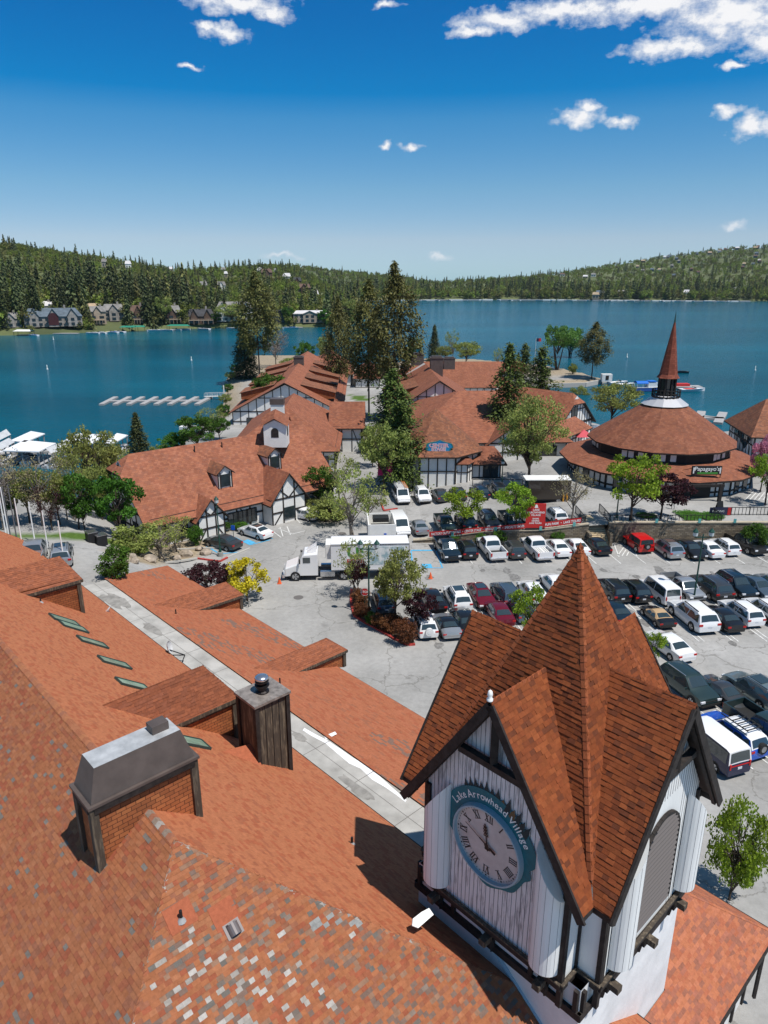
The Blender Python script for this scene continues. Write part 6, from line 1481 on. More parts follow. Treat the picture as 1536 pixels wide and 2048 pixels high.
# tractor and trailer
def semi():
    a=G(566,1163); b=G(822,1158); d=(b-a).xy.normalized(); rot=math.atan2(-d.y,-d.x)-math.pi/2  # +Y points to the left
    L=(b-a).xy.length
    r=thing('tractor_truck','white tractor truck with a roof fin at the front of the long trailer','truck',(a.x+d.x*0,a.y+d.y*0+1.2,0),None,True,rot)
    H=lambda y:-y
    mb=MB()
    # local: y = -(distance behind the bumper)
    pr=[(0,.5,1.05),(-.25,.5,1.45),(-1.1,.6,1.75),(-1.5,.6,1.9),(-2.0,.6,2.75),(-2.2,.6,2.95),(-3.6,.6,3.05)]
    def ring(y,z0,z1,w_): return [Vector((w_,y,z0)),Vector((w_,y,z1-.15)),Vector((w_-.12,y,z1)),Vector((-w_+.12,y,z1)),Vector((-w_,y,z1-.15)),Vector((-w_,y,z0))]
    ws=[.95,1.05,1.1,1.15,1.15,1.15,1.15]; rr=[ring(y,z0,z1,w_) for (y,z0,z1),w_ in zip(pr,ws)]
    for i in range(len(rr)-1):
        for j in range(5): mb.face([rr[i][j],rr[i][j+1],rr[i+1][j+1],rr[i+1][j]])
    mb.face(rr[0]); mb.face(rr[-1][::-1]); mb.build('cab',PA['white'],r)
    mb=MB(); 
    mb.face([Vector((-1.05,-1.52,1.96)),Vector((1.05,-1.52,1.96)),Vector((.98,-1.97,2.72)),Vector((-.98,-1.97,2.72))]); mb.build('windshield',m_cglass,r)
    for s in (-1,1):
        mb=MB(); mb.box((s*1.16,-2.45,2.3),(.03,.75,.6)); mb.build('side_window',m_cglass,r)
        mb=MB(); mb.box((s*1.0,-4.6,.75),(.45,1.5,.55)); mb.build('fuel_tank',m_chrome,r)
        mb=MB(); mb.box((s*.85,-.05,.95),(.35,.12,.25)); mb.build('headlight',m_head,r)
        mb=MB(); mb.box((s*1.35,-1.75,2.25),(.16,.12,.5)); mb.build('side_mirror',m_trim,r)
        wheel(r,s*1.2,-1.25,.52,.3); wheel(r,s*1.2,-6.3,.52,.5)
    mb=MB(); mb.face([Vector((0,-2.2,2.95)),Vector((0,-3.5,3.05)),Vector((0,-3.5,3.95))]); mb.face([Vector((-.8,-2.5,3.0)),Vector((.8,-2.5,3.0)),Vector((.6,-3.45,3.7)),Vector((-.6,-3.45,3.7))]); mb.face([Vector((.8,-2.5,3.0)),Vector((.6,-3.45,3.7)),Vector((.8,-3.45,3.05))]); mb.face([Vector((-.8,-2.5,3.0)),Vector((-.6,-3.45,3.7)),Vector((-.8,-3.45,3.05))]); mb.build('roof_fairing',PA['white'],r)
    mb=MB(); mb.box((0,-5.0,.85),(.9,4.0,.25)); mb.build('chassis',m_trim,r); mb=MB(); mb.box((0,0.0,.5),(2.1,.25,.35)); mb.build('bumper',m_chrome,r)
    y0=-5.0; y1=-(L-.3)
    t=thing('box_trailer','long white box trailer with green and red lettering behind the tractor truck','trailer',(a.x,a.y+1.2,0),None,True,rot)
    mb=MB(); mb.box((0,(y0+y1)/2,2.6),(2.6,y0-y1,2.75)); mb.build('cargo_box',mat('trailer_white',(.76,.76,.76),.5,noise=.05,nscale=.6),t)
    mb=MB()
    for z in (1.2,4.0):
        for s in (-1,1): mb.box((s*1.31,(y0+y1)/2,z),(.05,y0-y1,.12))
    for s in (-1,1): mb.box((s*1.25,y1-.01,2.6),(.15,.06,2.8))
    mb.build('edge_rails',m_chrome,t)
    mb=MB(); mb.box((0,y0+.28,3.1),(1.9,.55,1.6)); o=mb.build('cooling_unit',m_white,t); mb=MB(); mb.box((0,y0+.57,2.9),(1.4,.03,1.0)); mb.box((.96,y0+.3,2.9),(.03,.4,1.0)); mb.build('cooling_grille',m_trim,o)
    mb=MB(); mb.box((0,(y0+y1)/2,1.08),(1.0,y0-y1,.25)); mb.build('chassis',m_trim,t)
    for s in (-1,1):
        for y in (y1+1.6,y1+2.8): wheel(t,s*1.22,y,.52,.5)
        mb=MB(); mb.box((s*.9,y0-2.6,.55),(.15,.15,1.0)); mb.build('landing_leg',m_trim,t)
    # lettering on the camera side (which side faces -Y)
    sgn_=1 if (Matrix.Rotation(rot,3,'Z')@Vector((1,0,0))).y<0 else -1
    def MT(y,z): return Matrix(((0,0,sgn_,sgn_*1.315),(sgn_*1.0,0,0,y),(0,1,0,z),(0,0,0,1)))
    mb=MB(); addtext(mb,'US.',1.5,MT(y0-2.9,3.1),bold=.05,sx=1.2); mb.build('lettering',m_greentext,t)
    mb=MB(); addtext(mb,'FOODS',.62,MT(y0-2.9,2.15),bold=.02,sx=1.25); mb.build('lettering',m_redtext,t)
    mb=MB(); mb.box((sgn_*1.31,y1+2.6,2.75),(.02,4.2,2.0)); mb.build('side_picture',mat('photo_print',(.3,.42,.45),.6,col2=(.75,.75,.72),nscale=1.3,contrast=(.4,.55)),t)
semi()

# ------------------------------------------------------------------ lot markings, wall, fence, signs
def strip(a,b,wd_,mt,name,zo=.012):
    """painted strip following the ground"""
    pass
lm=MB(); bl=MB()
def pline(mb,p,q,w_=.11,zo=.02):
    p=Vector((p[0],p[1],0));q=Vector((q[0],q[1],0)); d=(q-p); n=max(1,int(d.length/1.2)); s=d.normalized().cross(Z3)*w_/2
    for i in range(n):
        a=p+d*(i/n); b=p+d*((i+1)/n); a.z=hG(a.x,a.y)+zo; b.z=hG(b.x,b.y)+zo; mb.face([a-s,a+s,b+s,b-s])
ud=Vector((-math.sin(BASE),math.cos(BASE),0))
def stalls(mb,xa,xb,y,length,n0,step=2.74,double=False):
    x=xa
    while x<=xb:
        c=Vector((x,y,0)); pline(mb,c-ud*length/2,c+ud*length/2); 
        if double: c2=c+Vector((.45,0,0)); pline(mb,c2-ud*length/2,c2+ud*length/2)
        x+=step
p_=G(905,1108); stalls(lm,p_.x-1.2,47,75.5,5.2,0,step=2.74)
q2_=G(890,1206); q3_=G(870,1258)
stalls(lm,q2_.x,44,(q2_.y+q3_.y)/2+.2,10.6,0,step=2.95,double=True)
pline(lm,(q2_.x-1,(q2_.y+q3_.y)/2+.2),(44,(q2_.y+q3_.y)/2+.2))
for (px,py) in ((1345,1390),(1410,1400),(1475,1402),(1430,1490),(1500,1500),(1555,1420)):
    c=G(px,py).copy(); c.z=0; u2=Vector((-math.sin(BASE+R(10)),math.cos(BASE+R(10)),0)); pline(lm,c-u2*2.7,c+u2*2.7); c2=c+Vector((.45,.05,0)); pline(lm,c2-u2*2.7,c2+u2*2.7)
def quadmark(mb,pts,w_=.12):
    g=[G(*p) for p in pts]
    for a,b in zip(g,g[1:]): pline(mb,a,b,w_)
for i in range(5): quadmark(lm,[(1228+i*9,1088),(1238+i*9,1114)]) if i in(0,4) else quadmark(lm,[(1226+i*9,1112),(1244+i*7,1090)])
for i in range(6): quadmark(lm,[(1380+i*18,1002-i*0),(1372+i*18,1016)]) if False else None
for i in range(7): quadmark(lm,[(1505+i*8,985),(1490+i*9,1000)])
quadmark(lm,[(583,1027),(600,1046),(640,1040)]); quadmark(lm,[(556,1057),(585,1068),(610,1062)]); quadmark(lm,[(545,1062),(562,1075)]); quadmark(lm,[(560,1055),(566,1073)]); quadmark(lm,[(574,1053),(581,1070)])
quadmark(bl,[(468,1074),(500,1090),(540,1080)],.2); quadmark(bl,[(500,1054),(545,1078)],.2); quadmark(bl,[(412,1092),(440,1108),(480,1104)],.2); quadmark(bl,[(460,1085),(400,1078)],.2)
quadmark(bl,[(822,1101),(870,1101)],.35); quadmark(bl,[(872,1102),(885,1136)],.15); quadmark(bl,[(822,1102),(826,1136),(884,1136)],.15)
g4=[G(843,1128),G(862,1128),G(865,1136),G(844,1136)]; bl.face([g+Z3*.022 for g in g4]); 
g4=[G(483,1083),G(500,1090),G(512,1085),G(496,1079)]; bl.face([g+Z3*.022 for g in g4][::-1])
o=lm.build('white_parking_lines',m_wline); o['kind']='structure'; o=bl.build('blue_parking_lines',m_bluep); o['kind']='structure'
st9=MB(); rg=random.Random(21)
for i in range(70):
    x_=rg.uniform(4,44); y_=rg.choice([WALLY-4.2,WALLY-9.5,62,58,55.5,50,46])+rg.uniform(-1.2,1.2)
    if y_>WALLY-1.5: continue
    pts_=[]; a_=rg.uniform(.2,.75)
    for k_ in range(12): t_=2*math.pi*k_/12; r_=a_*rg.uniform(.6,1.15); pts_.append(Vector((x_+r_*math.cos(t_),y_+r_*1.5*math.sin(t_),hA(x_,y_)+.008+.0004*i)))
    st9.face(pts_)
o=st9.build('oil_stains',mat('oil_stained_asphalt',(.13,.125,.12),.8,noise=.25,nscale=3,col2=(.24,.235,.225))); o['kind']='structure'
# manholes and patches
mhb=MB()
for (px,py,r_) in ((684,1067,.5),(636,1148,.3),(597,1195,.5)):
    c=G(px,py); mhb.face([c+Vector((r_*math.cos(t),r_*math.sin(t),.015)) for t in [2*math.pi*i/16 for i in range(16)]])
o=mhb.build('road_patches',mat('dark_iron',(.13,.12,.115),.8)); o['kind']='structure'
# retaining wall with coping (follows the terrace height), stairs
def wallrun(name,label,x0,x1,y,mt=m_stone,coping=True,zoff=.25,group=None,th=.4):
    n=max(2,int((x1-x0)/2)); root=thing(name,label,'wall',((x0+x1)/2,y,0),group); mb=MB(); cp=MB()
    for i in range(n):
        a=x0+(x1-x0)*i/n;b=x0+(x1-x0)*(i+1)/n; za=max(0,bump(a,WALLY+.5))+zoff; zb=max(0,bump(b,WALLY+.5))+zoff
        mb.face([(a,y-th/2,-.3),(b,y-th/2,-.3),(b,y-th/2,zb),(a,y-th/2,za)]); mb.face([(a,y+th/2,-.3),(b,y+th/2,-.3),(b,y+th/2,zb),(a,y+th/2,za)]); mb.face([(a,y-th/2,za),(b,y-th/2,zb),(b,y+th/2,zb),(a,y+th/2,za)])
        cp.beam((a,y,za+.05),(b,y,zb+.05),th+.14,.12)
    for x,z in ((x0,max(0,bump(x0,WALLY+.5))+zoff),(x1,max(0,bump(x1,WALLY+.5))+zoff)): mb.face([(x,y-th/2,-.3),(x,y+th/2,-.3),(x,y+th/2,z),(x,y-th/2,z)])
    mb.build('stone_courses',mt,root); cp.build('coping',mat('buff_coping',(.42,.36,.27),.85,noise=.12),root); return root
xs0=G(1190,1082).x; xs1=G(1228,1082).x
wallrun('retaining_wall','stone retaining wall under the long red banner',G(826,1083).x,xs0-.1,WALLY)
wallrun('retaining_wall','stone retaining wall right of the stairs below the railings',xs1+.1,75,WALLY)
st_=thing('stone_stairs','flight of tan stone steps between the two retaining walls','stairs',((xs0+xs1)/2,WALLY-2,0)); mb=MB()
for i in range(11):
    h=.2*(i+1)*bump((xs0+xs1)/2,81)/2.2; mb.box(((xs0+xs1)/2,WALLY-1.2+.3*i+.9,h/2),(xs1-xs0,2.0-.0,h))
mb.build('steps',mat('tan_steps',(.5,.4,.26),.85,noise=.12),st_)
mb=MB()
for x in (xs0-.15,xs1+.15): mb=MB(); mb.box((x,WALLY-.1,.75),(.3,2.6,1.5)); mb.build('cheek_wall',m_stone,st_)
def railing(name,label,pts,h=1.0,step=.45,group=None,root=None,mt=None,cat='railing',z=None):
    g=[Vector(p) for p in pts]; o=thing(name,label,cat,tuple((g[0]+g[-1])/2),group); mb=MB()
    for a,b in zip(g,g[1:]):
        n=max(1,int((b-a).length/step))
        for i in range(n+1):
            p=a+(b-a)*i/n; mb.beam(p,p+Z3*h,.05 if i%5 else .09,.05 if i%5 else .09)
        mb.beam(a+Z3*h,b+Z3*h,.07,.07); mb.beam(a+Z3*.12,b+Z3*.12,.05,.05)
    mb.build('rails',mt or m_black,o); return o
def tz(x,y): return hG(x,y)
def gp(x,y): return Vector((x,y,hG(x,y)))
railing('terrace_railing','black railing along the wall from the sign board to the stairs',[gp(G(1072,1060).x,WALLY+.5),gp(xs0-.4,WALLY+.5),gp(xs0-.4,WALLY+5)])
railing('terrace_railing','black railing around the planter under the purple maple',[gp(xs1+.4,WALLY+5),gp(xs1+.4,WALLY+.5),gp(G(1420,1050).x,WALLY+.5),gp(G(1425,1050).x,WALLY+3.5)])
railing('terrace_railing','black railing with a blue banner at the right end of the terrace',[gp(G(1425,1050).x,WALLY+3.5),gp(70,WALLY+3.5)])
railing('ramp_railing','grey handrail beside the ramp of the half-timbered building',[G(395,1055)+Z3*.05,G(430,1046)+Z3*.05],mt=mat('grey_rail',(.2,.2,.2),.6))
railing('porch_railing','dark handrail beside the porch steps of the half-timbered building',[G(475,1030),G(508,1045)],mt=m_dark)
pst=MB(); gg=G(512,1048)
for i in range(5): pst.box((gg.x-.9+.3*i,gg.y+3.2-.36*i,.09*(5-i)),(1.5,.7,.18*(5-i)),rot=A.rot)
tag(pst.build('porch_steps',MATS['tan_steps']),'tan wooden steps leading to the porch of the half-timbered building','steps')
# long red banners on the railing
def banner(label,pa,pb,text,hgt=.62,z0=.35,size=.42,name='banner_sign'):
    a=gp(pa,WALLY-.24); b=gp(pb,WALLY-.24); a.z=b.z=0; za=bump(pa,WALLY+.5)+.25+z0; zb=bump(pb,WALLY+.5)+.25+z0
    a.z=za;b.z=zb; mb=MB(); o_=Vector((0,.05,0)); mb.face([a,b,b+Z3*hgt,a+Z3*hgt]); mb.face([a+o_,b+o_,b+Z3*hgt+o_,a+Z3*hgt+o_][::-1]); mb.face([a+Z3*hgt,b+Z3*hgt,b+Z3*hgt+o_,a+Z3*hgt+o_]); mb.face([a,b,b+o_,a+o_][::-1])
    o=tag(mb.build(name,m_red),label,'banner'); d=(b-a); ang=math.atan2(d.z,d.x); c=(a+b)/2+Z3*hgt/2+Vector((0,-.012,0))
    t=MB(); V,Fs=textmesh(text,size,0,bold=.01); w_=max(v.x for v in V)-min(v.x for v in V); k=(b-a).length*.96/w_
    ca,sa=math.cos(ang),math.sin(ang)
    for f in Fs: t.face([c+Vector((V[i].x*k*ca-V[i].y*sa*0,0,V[i].y+V[i].x*k*sa)) for i in f])
    t.build('lettering',m_text,o); return o
xb0=G(856,1070).x; xb1=G(1049,1062).x; xb2=G(1085,1060).x; xb3=G(1158,1055).x
banner('long red banner listing outlets and restaurants on the wall railing',xb0,xb1,'FACTORY OUTLET STORES  \u2022  CENTER STAGE  \u2022  RESTAURANTS  \u2022  SPECIALTY SHOPS')
banner('short red banner for the fun park and lake tours on the wall railing',xb2,xb3,'FUN PARK  \u2022  LAKE TOURS')
xm=(xb1+xb2)/2; zz=bump(xm,81)+.2; mb=MB(); mb.box((xm,WALLY-.1,zz+1.9),(2.3,.16,3.0)); sb=tag(mb.build('sign_board',m_red),'tall red sign board with white lettering standing on the wall','sign'); sb['_w']=(0,0,0)
mb=MB(); mb.box((xm,WALLY-.1,zz+.15),(2.3,.3,.5)); mb.build('sign_base',m_black,sb)
t=MB()
for i,(s,z,sz) in enumerate((('LAKE',2.35,.34),('ARROWHEAD',2.02,.33),('VILLAGE',1.7,.3),('SHOPS',1.25,.25),('DINING',.98,.25),('LAKE TOURS',.7,.25))): addtext(t,s,sz,MX((xm,WALLY-.19,zz+z+.3)),bold=.008)
t.face([(xm-.22,WALLY-.19,zz+2.9),(xm+.22,WALLY-.19,zz+2.9),(xm+.12,WALLY-.19,zz+3.25),(xm,WALLY-.19,zz+3.35),(xm-.12,WALLY-.19,zz+3.25)])
t.build('lettering',m_text,sb)
mb=MB(); xbb=G(1452,1040).x; mb.box((xbb,WALLY+3.4,bump(50,82)+.55),(2.6,.06,.95)); nb=tag(mb.build('banner_sign',PA['navy']),'dark blue banner with a red end tied to the right railing','banner'); mb=MB(); mb.box((xbb+1.1,WALLY+3.35,bump(50,82)+.55),(.4,.04,.95)); mb.build('red_panel',m_red,nb)
mb=MB(); addtext(mb,'PARKING',.36,MX((xbb-.25,WALLY+3.36,bump(50,82)+.55))); mb.build('lettering',m_text,nb)
# small teal stall signs on the wall
tl=mat('teal_small_sign',(.12,.38,.36),.6); firsts=[(904,1071),(991,1066),(1082,1062),(1153,1066),(1308,1069),(1393,1064),(1463,1053)]
for i,(px,py) in enumerate(firsts):
    x=G(px,1075).x; z=bump(x,81)+.55; mb=MB(); mb.box((x,WALLY-.3,z),(.32,.05,.5)); o=mb.build('stall_sign',tl); tag(o,['small teal sign on the wall below the word outlet','small teal sign on the wall below the word restaurants','small teal sign right under the red sign board','small teal sign on the wall right of the short red banner','small teal sign on the shaded wall behind the red off-road car','small teal sign on the wall above the dark sedan by the lamp post','small teal sign on the wall above the black pickup truck'][i],'sign','small teal signs on the wall')
# lamp posts
def lamp_post(px,py,label,h=6.5,heads=2,group='green lamp posts'):
    p=G(px,py); r=thing('lamp_post',label,'lamp post',tuple(p),group); mb=MB(); mb.tube(p,p+Z3*h,.09,.06,10); mb.tube(p,p+Z3*.9,.2,.14,10); mb.build('post',m_greenm,r)
    mb=MB(); mb.tube(p,p+Z3*.5,.32,.32,12); mb.build('base',mat('concrete_base',(.3,.3,.28),.9),r)
    mb=MB(); e=.75 if heads==2 else 0
    if heads==2: mb.beam(p+Vector((-e,0,h-.3)),p+Vector((e,0,h-.3)),.07,.07); mb.build('arm',m_greenm,r)
    for s in ((-1,1) if heads==2 else (0,)):
        mb=MB(); c=p+Vector((s*e,0,h-.3 if heads==2 else h)); mb.lathe(c,[(.07,0),(.2,.15),(.22,.5),(.28,.55),(.1,.8),(0,.95)],8); o=mb.build('lantern',m_greenm,r)
        mb=MB(); mb.lathe(c,[(.23,.16),(.25,.49)],8); mb.build('lantern_glass',mat('lantern_glass',(.5,.55,.55),.3),o)
lamp_post(1386,1208,'green lamp post with two lanterns between the middle row and the white suv row',7.2)
lamp_post(738,1232,'green lamp post with two lanterns in the island with red shrubs',7.0)
lamp_post(441,1112,'green lamp post at the corner of the planted bed by the grey sedan',6.2,1)
lamp_post(1232,1043,'green lamp post beside the top of the stone stairs',4.6,1)
lamp_post(1003,978,'green lamp post beside the white annex',3.6,1)
# stop sign
p=G(730,1226); r=thing('stop_sign','red octagonal stop sign at the left edge of the planted island','sign',tuple(p)); mb=MB(); mb.tube(p,p+Z3*2.5,.04,.04,8); mb.build('post',m_greenm,r)
mb=MB(); c=p+Vector((0,-.06,2.2)); oc=[c+Vector((.42*math.cos(R(22.5+45*i)),0,.42*math.sin(R(22.5+45*i)))) for i in range(8)]; mb.face(oc); mb.face([q+Vector((0,.03,0)) for q in oc][::-1]); sg2=mb.build('sign_plate',m_red,r)
mb=MB(); addtext(mb,'STOP',.32,MX(c+Vector((0,-.012,0))),bold=.008)
for i in range(8):
    a=(oc[i]-c)*.96+c+Vector((0,-.01,0)); b=(oc[(i+1)%8]-c)*.96+c+Vector((0,-.01,0)); a2=(oc[i]-c)*.88+c+Vector((0,-.01,0)); b2=(oc[(i+1)%8]-c)*.88+c+Vector((0,-.01,0)); mb.face([a,b,b2,a2])
mb.build('lettering',m_text,sg2)
# traffic cones
for i,(px,py,lb) in enumerate(((559,1167,'orange traffic cone in front of the tractor truck'),(861,1157,'orange traffic cone right of the trailer by the disabled bay'))):
    p=G(px,py); r=thing('traffic_cone',lb,'traffic cone',tuple(p),'traffic cones around the long truck'); mb=MB(); mb.lathe(p,[(.2,.04),(.04,.7),(0,.7)],12); mb.build('cone',mat('cone_orange',(.75,.12,.03),.6),r); mb=MB(); mb.box(p+Z3*.02,(.42,.42,.04)); mb.build('base',mat('cone_orange',(.75,.12,.03),.6),r)
# planted island with red kerb
isl=[(703,1180),(702,1205),(708,1232),(730,1246),(760,1262),(790,1280),(817,1291),(830,1290),(822,1262),(800,1245),(790,1225),(770,1235),(745,1225),(728,1185)]
ip=[G(*q) for q in isl]; mb=MB(); mb.face([q+Z3*.12 for q in ip][::-1]); o=mb.build('planting_island',mat('dark_soil',(.07,.05,.035),.95,noise=.3,nscale=3)); o['kind']='structure'
mb=MB()
for a,b in zip(ip[:7],ip[1:8]): mb.beam(a+Z3*.08,b+Z3*.08,.22,.17)
mb.beam(G(755,1003)+Z3*.08,G(770,1018)+Z3*.08,.2,.16) if False else None
for a,b in (((762,1008),(768,1022)),((768,1022),(795,1018)),((395,1118),(440,1124)),((440,1124),(455,1116)),((675,1024),(690,1012)) ): mb.beam(G(*a)+Z3*.08,G(*b)+Z3*.08,.2,.17)
o=mb.build('red_kerb',mat('red_kerb_paint',(.42,.05,.04),.8,noise=.3,nscale=4)); o['kind']='structure'
mb=MB()
for pts in ([(395,1062),(455,1048),(470,1050)],[(455,1116),(500,1098)],[(330,1127),(395,1118)],[(668,830),(680,842),(735,842),(742,830)],[(735,842),(742,830)],[(690,812),(665,812),(668,830)],[(575,1035),(655,1015)],[(350,1100),(470,1095)] ):
    for a,b in zip(pts,pts[1:]): mb.beam(G(*a)+Z3*.08,G(*b)+Z3*.08,.2,.16)
o=mb.build('pale_kerb',mat('pale_kerb',(.45,.43,.39),.85)); o['kind']='structure'
# sidewalk along the half-timbered building, white masts, other small things
mb=MB(); 
pp=[(0,1053),(60,1053),(120,1062),(175,1066),(175,1072),(120,1068),(60,1060),(0,1060)]
def drape(mb,pts,zo=.03):
    g=[G(*q) for q in pts]; mb.face([q+Z3*zo for q in g])
o=None
masts=[(17,975,24,1090,'g'),(30,972,37,1098,'g'),(10,972,14,1080,'w'),(17,978,20,1085,'w'),(33,1000,46,1100,'w'),(63,1008,70,1085,'w'),(86,1025,98,1112,'w'),(119,1046,130,1135,'w')]
for i,(tx,ty,bx,by,cc_) in enumerate(masts):
    b=G(bx,by); 
    hgt=4
    for _ in range(40):
        if toPx(b+Z3*hgt)[1]>ty: hgt+=.25
    m_=m_whitec if cc_=='w' else mat('grey_pole',(.12,.13,.14),.6)
    mb=MB(); mb.tube(b,b+Z3*hgt,.07,.05,8); lb=['tall grey pole nearest the left edge of the photo','tall grey pole second from the left edge','white mast top between the two grey poles on the left','thin white mast behind the grey poles','white mast with a small box left of the covered pickup truck','white mast right behind the covered pickup truck','white mast between the pickup truck and the silver suv','short white mast in front of the silver suv'][i]
    o=mb.build('mast' if cc_=='w' else 'grey_pole',m_); tag(o,lb,'pole','masts by the left lawn')
for i,(px,py) in enumerate(((185,1084),(203,1090))):
    p=G(px,py); mb=MB(); mb.box(p+Z3*.55,(1.0,1.0,1.1),rot=A.rot); o=mb.build('air_conditioner',m_black); tag(o,['black air conditioner unit at the corner of the half-timbered gable','black air conditioner unit right of the other one by the gable wall'][i],'air conditioner','air conditioners by the gable'); mb=MB(); mb.box(p+Z3*1.13,(1.04,1.04,.06),rot=A.rot); mb.build('top_grille',m_chrome,o)
# satellite dishes and brackets on the walkway edge
p=P(338,1318,SZ+.2); r=thing('satellite_dish','grey satellite dish on a black bracket beside the walkway','satellite dish',tuple(p)); mb=MB(); mb.lathe((0,0,0),[(.42,.16),(.3,.06),(0,0)],14); xf=Matrix.Translation(p+Z3*.9)@Matrix.Rotation(R(75),4,'Y'); mb.build('dish',mat('dish_grey',(.5,.5,.5),.5),r,xf=xf)
mb=MB(); mb.beam(p,p+Z3*.9,.05,.05); mb.beam(p+Vector((.1,.0,.3)),p+Vector((1.1,0,.3)),.05,.05); mb.beam(p+Vector((.1,0,.7)),p+Vector((1.1,0,.3)),.05,.05); mb.beam(p+Vector((1.1,0,.3)),p+Vector((1.0,-.5,0)),.05,.05); mb.build('bracket',m_black,r)
p=P(218,1232,6.3); r=thing('satellite_dish','white satellite dish with an arm on the edge of the long roof','satellite dish',tuple(p)); mb=MB(); mb.lathe((0,0,0),[(.4,.14),(.28,.05),(0,0)],14); mb.build('dish',m_whitec,r,xf=Matrix.Translation(p+Z3*.4)@Matrix.Rotation(R(-50),4,'Y')); mb=MB(); mb.beam(p+Z3*.4,p+Vector((-1.0,.2,.5)),.05,.05); mb.beam(p+Z3*-.6,p+Z3*.4,.05,.05); mb.build('arm',m_whitec,r)

# ------------------------------------------------------------------ vegetation
def leafmat(name,c,var=.35,trans=.35,rough=.6):
    m=bpy.data.materials.new('foliage_'+name); m.use_nodes=True; nt=m.node_tree; N=nt.nodes; Lk=nt.links; N.clear()
    out=N.new('ShaderNodeOutputMaterial'); d=N.new('ShaderNodeBsdfPrincipled'); d.inputs['Roughness'].default_value=rough; d.inputs['Specular IOR Level'].default_value=.25
    t=N.new('ShaderNodeBsdfTranslucent'); mx=N.new('ShaderNodeMixShader'); mx.inputs[0].default_value=trans
    vc=N.new('ShaderNodeVertexColor'); vc.layer_name='Col'; base=N.new('ShaderNodeRGB'); base.outputs[0].default_value=(*c,1)
    m1=N.new('ShaderNodeMix'); m1.data_type='RGBA'; m1.blend_type='MULTIPLY'; m1.inputs[0].default_value=1; Lk.new(base.outputs[0],m1.inputs[6]); Lk.new(vc.outputs[0],m1.inputs[7])
    oi=N.new('ShaderNodeObjectInfo'); hs=N.new('ShaderNodeHueSaturation'); mr=N.new('ShaderNodeMapRange'); mr.inputs[3].default_value=1-var; mr.inputs[4].default_value=1+var; Lk.new(oi.outputs['Random'],mr.inputs[0]); Lk.new(mr.outputs[0],hs.inputs['Value'])
    mh=N.new('ShaderNodeMapRange'); mh.inputs[3].default_value=.485; mh.inputs[4].default_value=.51; Lk.new(oi.outputs['Random'],mh.inputs[0]); Lk.new(mh.outputs[0],hs.inputs['Hue'])
    Lk.new(m1.outputs[2],hs.inputs['Color']); Lk.new(hs.outputs[0],d.inputs['Base Color']); Lk.new(hs.outputs[0],t.inputs['Color']); Lk.new(d.outputs[0],mx.inputs[1]); Lk.new(t.outputs[0],mx.inputs[2]); Lk.new(mx.outputs[0],out.inputs['Surface'])
    return m
LM={'olive':leafmat('olive',(.27,.31,.08),.15),'bright':leafmat('bright_green',(.24,.36,.03),.12,.45),'green':leafmat('green',(.07,.17,.02),.15),'dark':leafmat('dark_conifer',(.075,.095,.032),.15,.15),'pine':leafmat('pine_needles',(.15,.15,.04),.12,.2),'fir':leafmat('cedar_needles',(.10,.145,.03),.12,.2),
 'purple':leafmat('purple',(.055,.016,.02),.15,.3),'yellow':leafmat('yellow',(.62,.56,.03),.08,.4),'bare':leafmat('budding_twigs',(.3,.26,.14),.1,.3),'pink':leafmat('pink_blossom',(.62,.25,.34),.1,.4),'redshrub':leafmat('red_brown_shrub',(.15,.06,.022),.15,.2),'willow':leafmat('willow_green',(.13,.24,.045),.1,.4),'twig':leafmat('grey_twigs',(.24,.21,.2),.1,.1)}
class LeafM:
    def __init__(s): s.v=[];s.f=[];s.c=[]
    def leaf(s,p,n,up,l,w,c):
        a=up.normalized()*l/2; b=n.cross(up); 
        if b.length<1e-5: b=Vector((1,0,0))
        b=b.normalized()*w/2; i=len(s.v); s.v+=[p-a,p+b*.9,p+a,p-b*.9]; s.f.append((i,i+1,i+2,i+3)); s.c.append(c)
    def mesh(s,name,mt):
        me=bpy.data.meshes.new(name); me.from_pydata([tuple(v) for v in s.v],[],s.f); me.materials.append(mt); at=me.color_attributes.new('Col','FLOAT_COLOR','CORNER'); fl=[]
        for c in s.c: fl+=[c,c,c,1]*4
        at.data.foreach_set('color',fl); me.update(); return me
def rv(rg):
    while 1:
        v=Vector((rg.uniform(-1,1),rg.uniform(-1,1),rg.uniform(-1,1)))
        if .05<v.length<1: return v.normalized()
def trunk_mesh(name,segs,mt):
    mb=MB()
    for p,q,r0,r1 in segs: mb.tube(p,q,r0,r1,6,cap=False)
    o=mb.build(name,mt); me=o.data; bpy.data.objects.remove(o); return me
PROTO={}
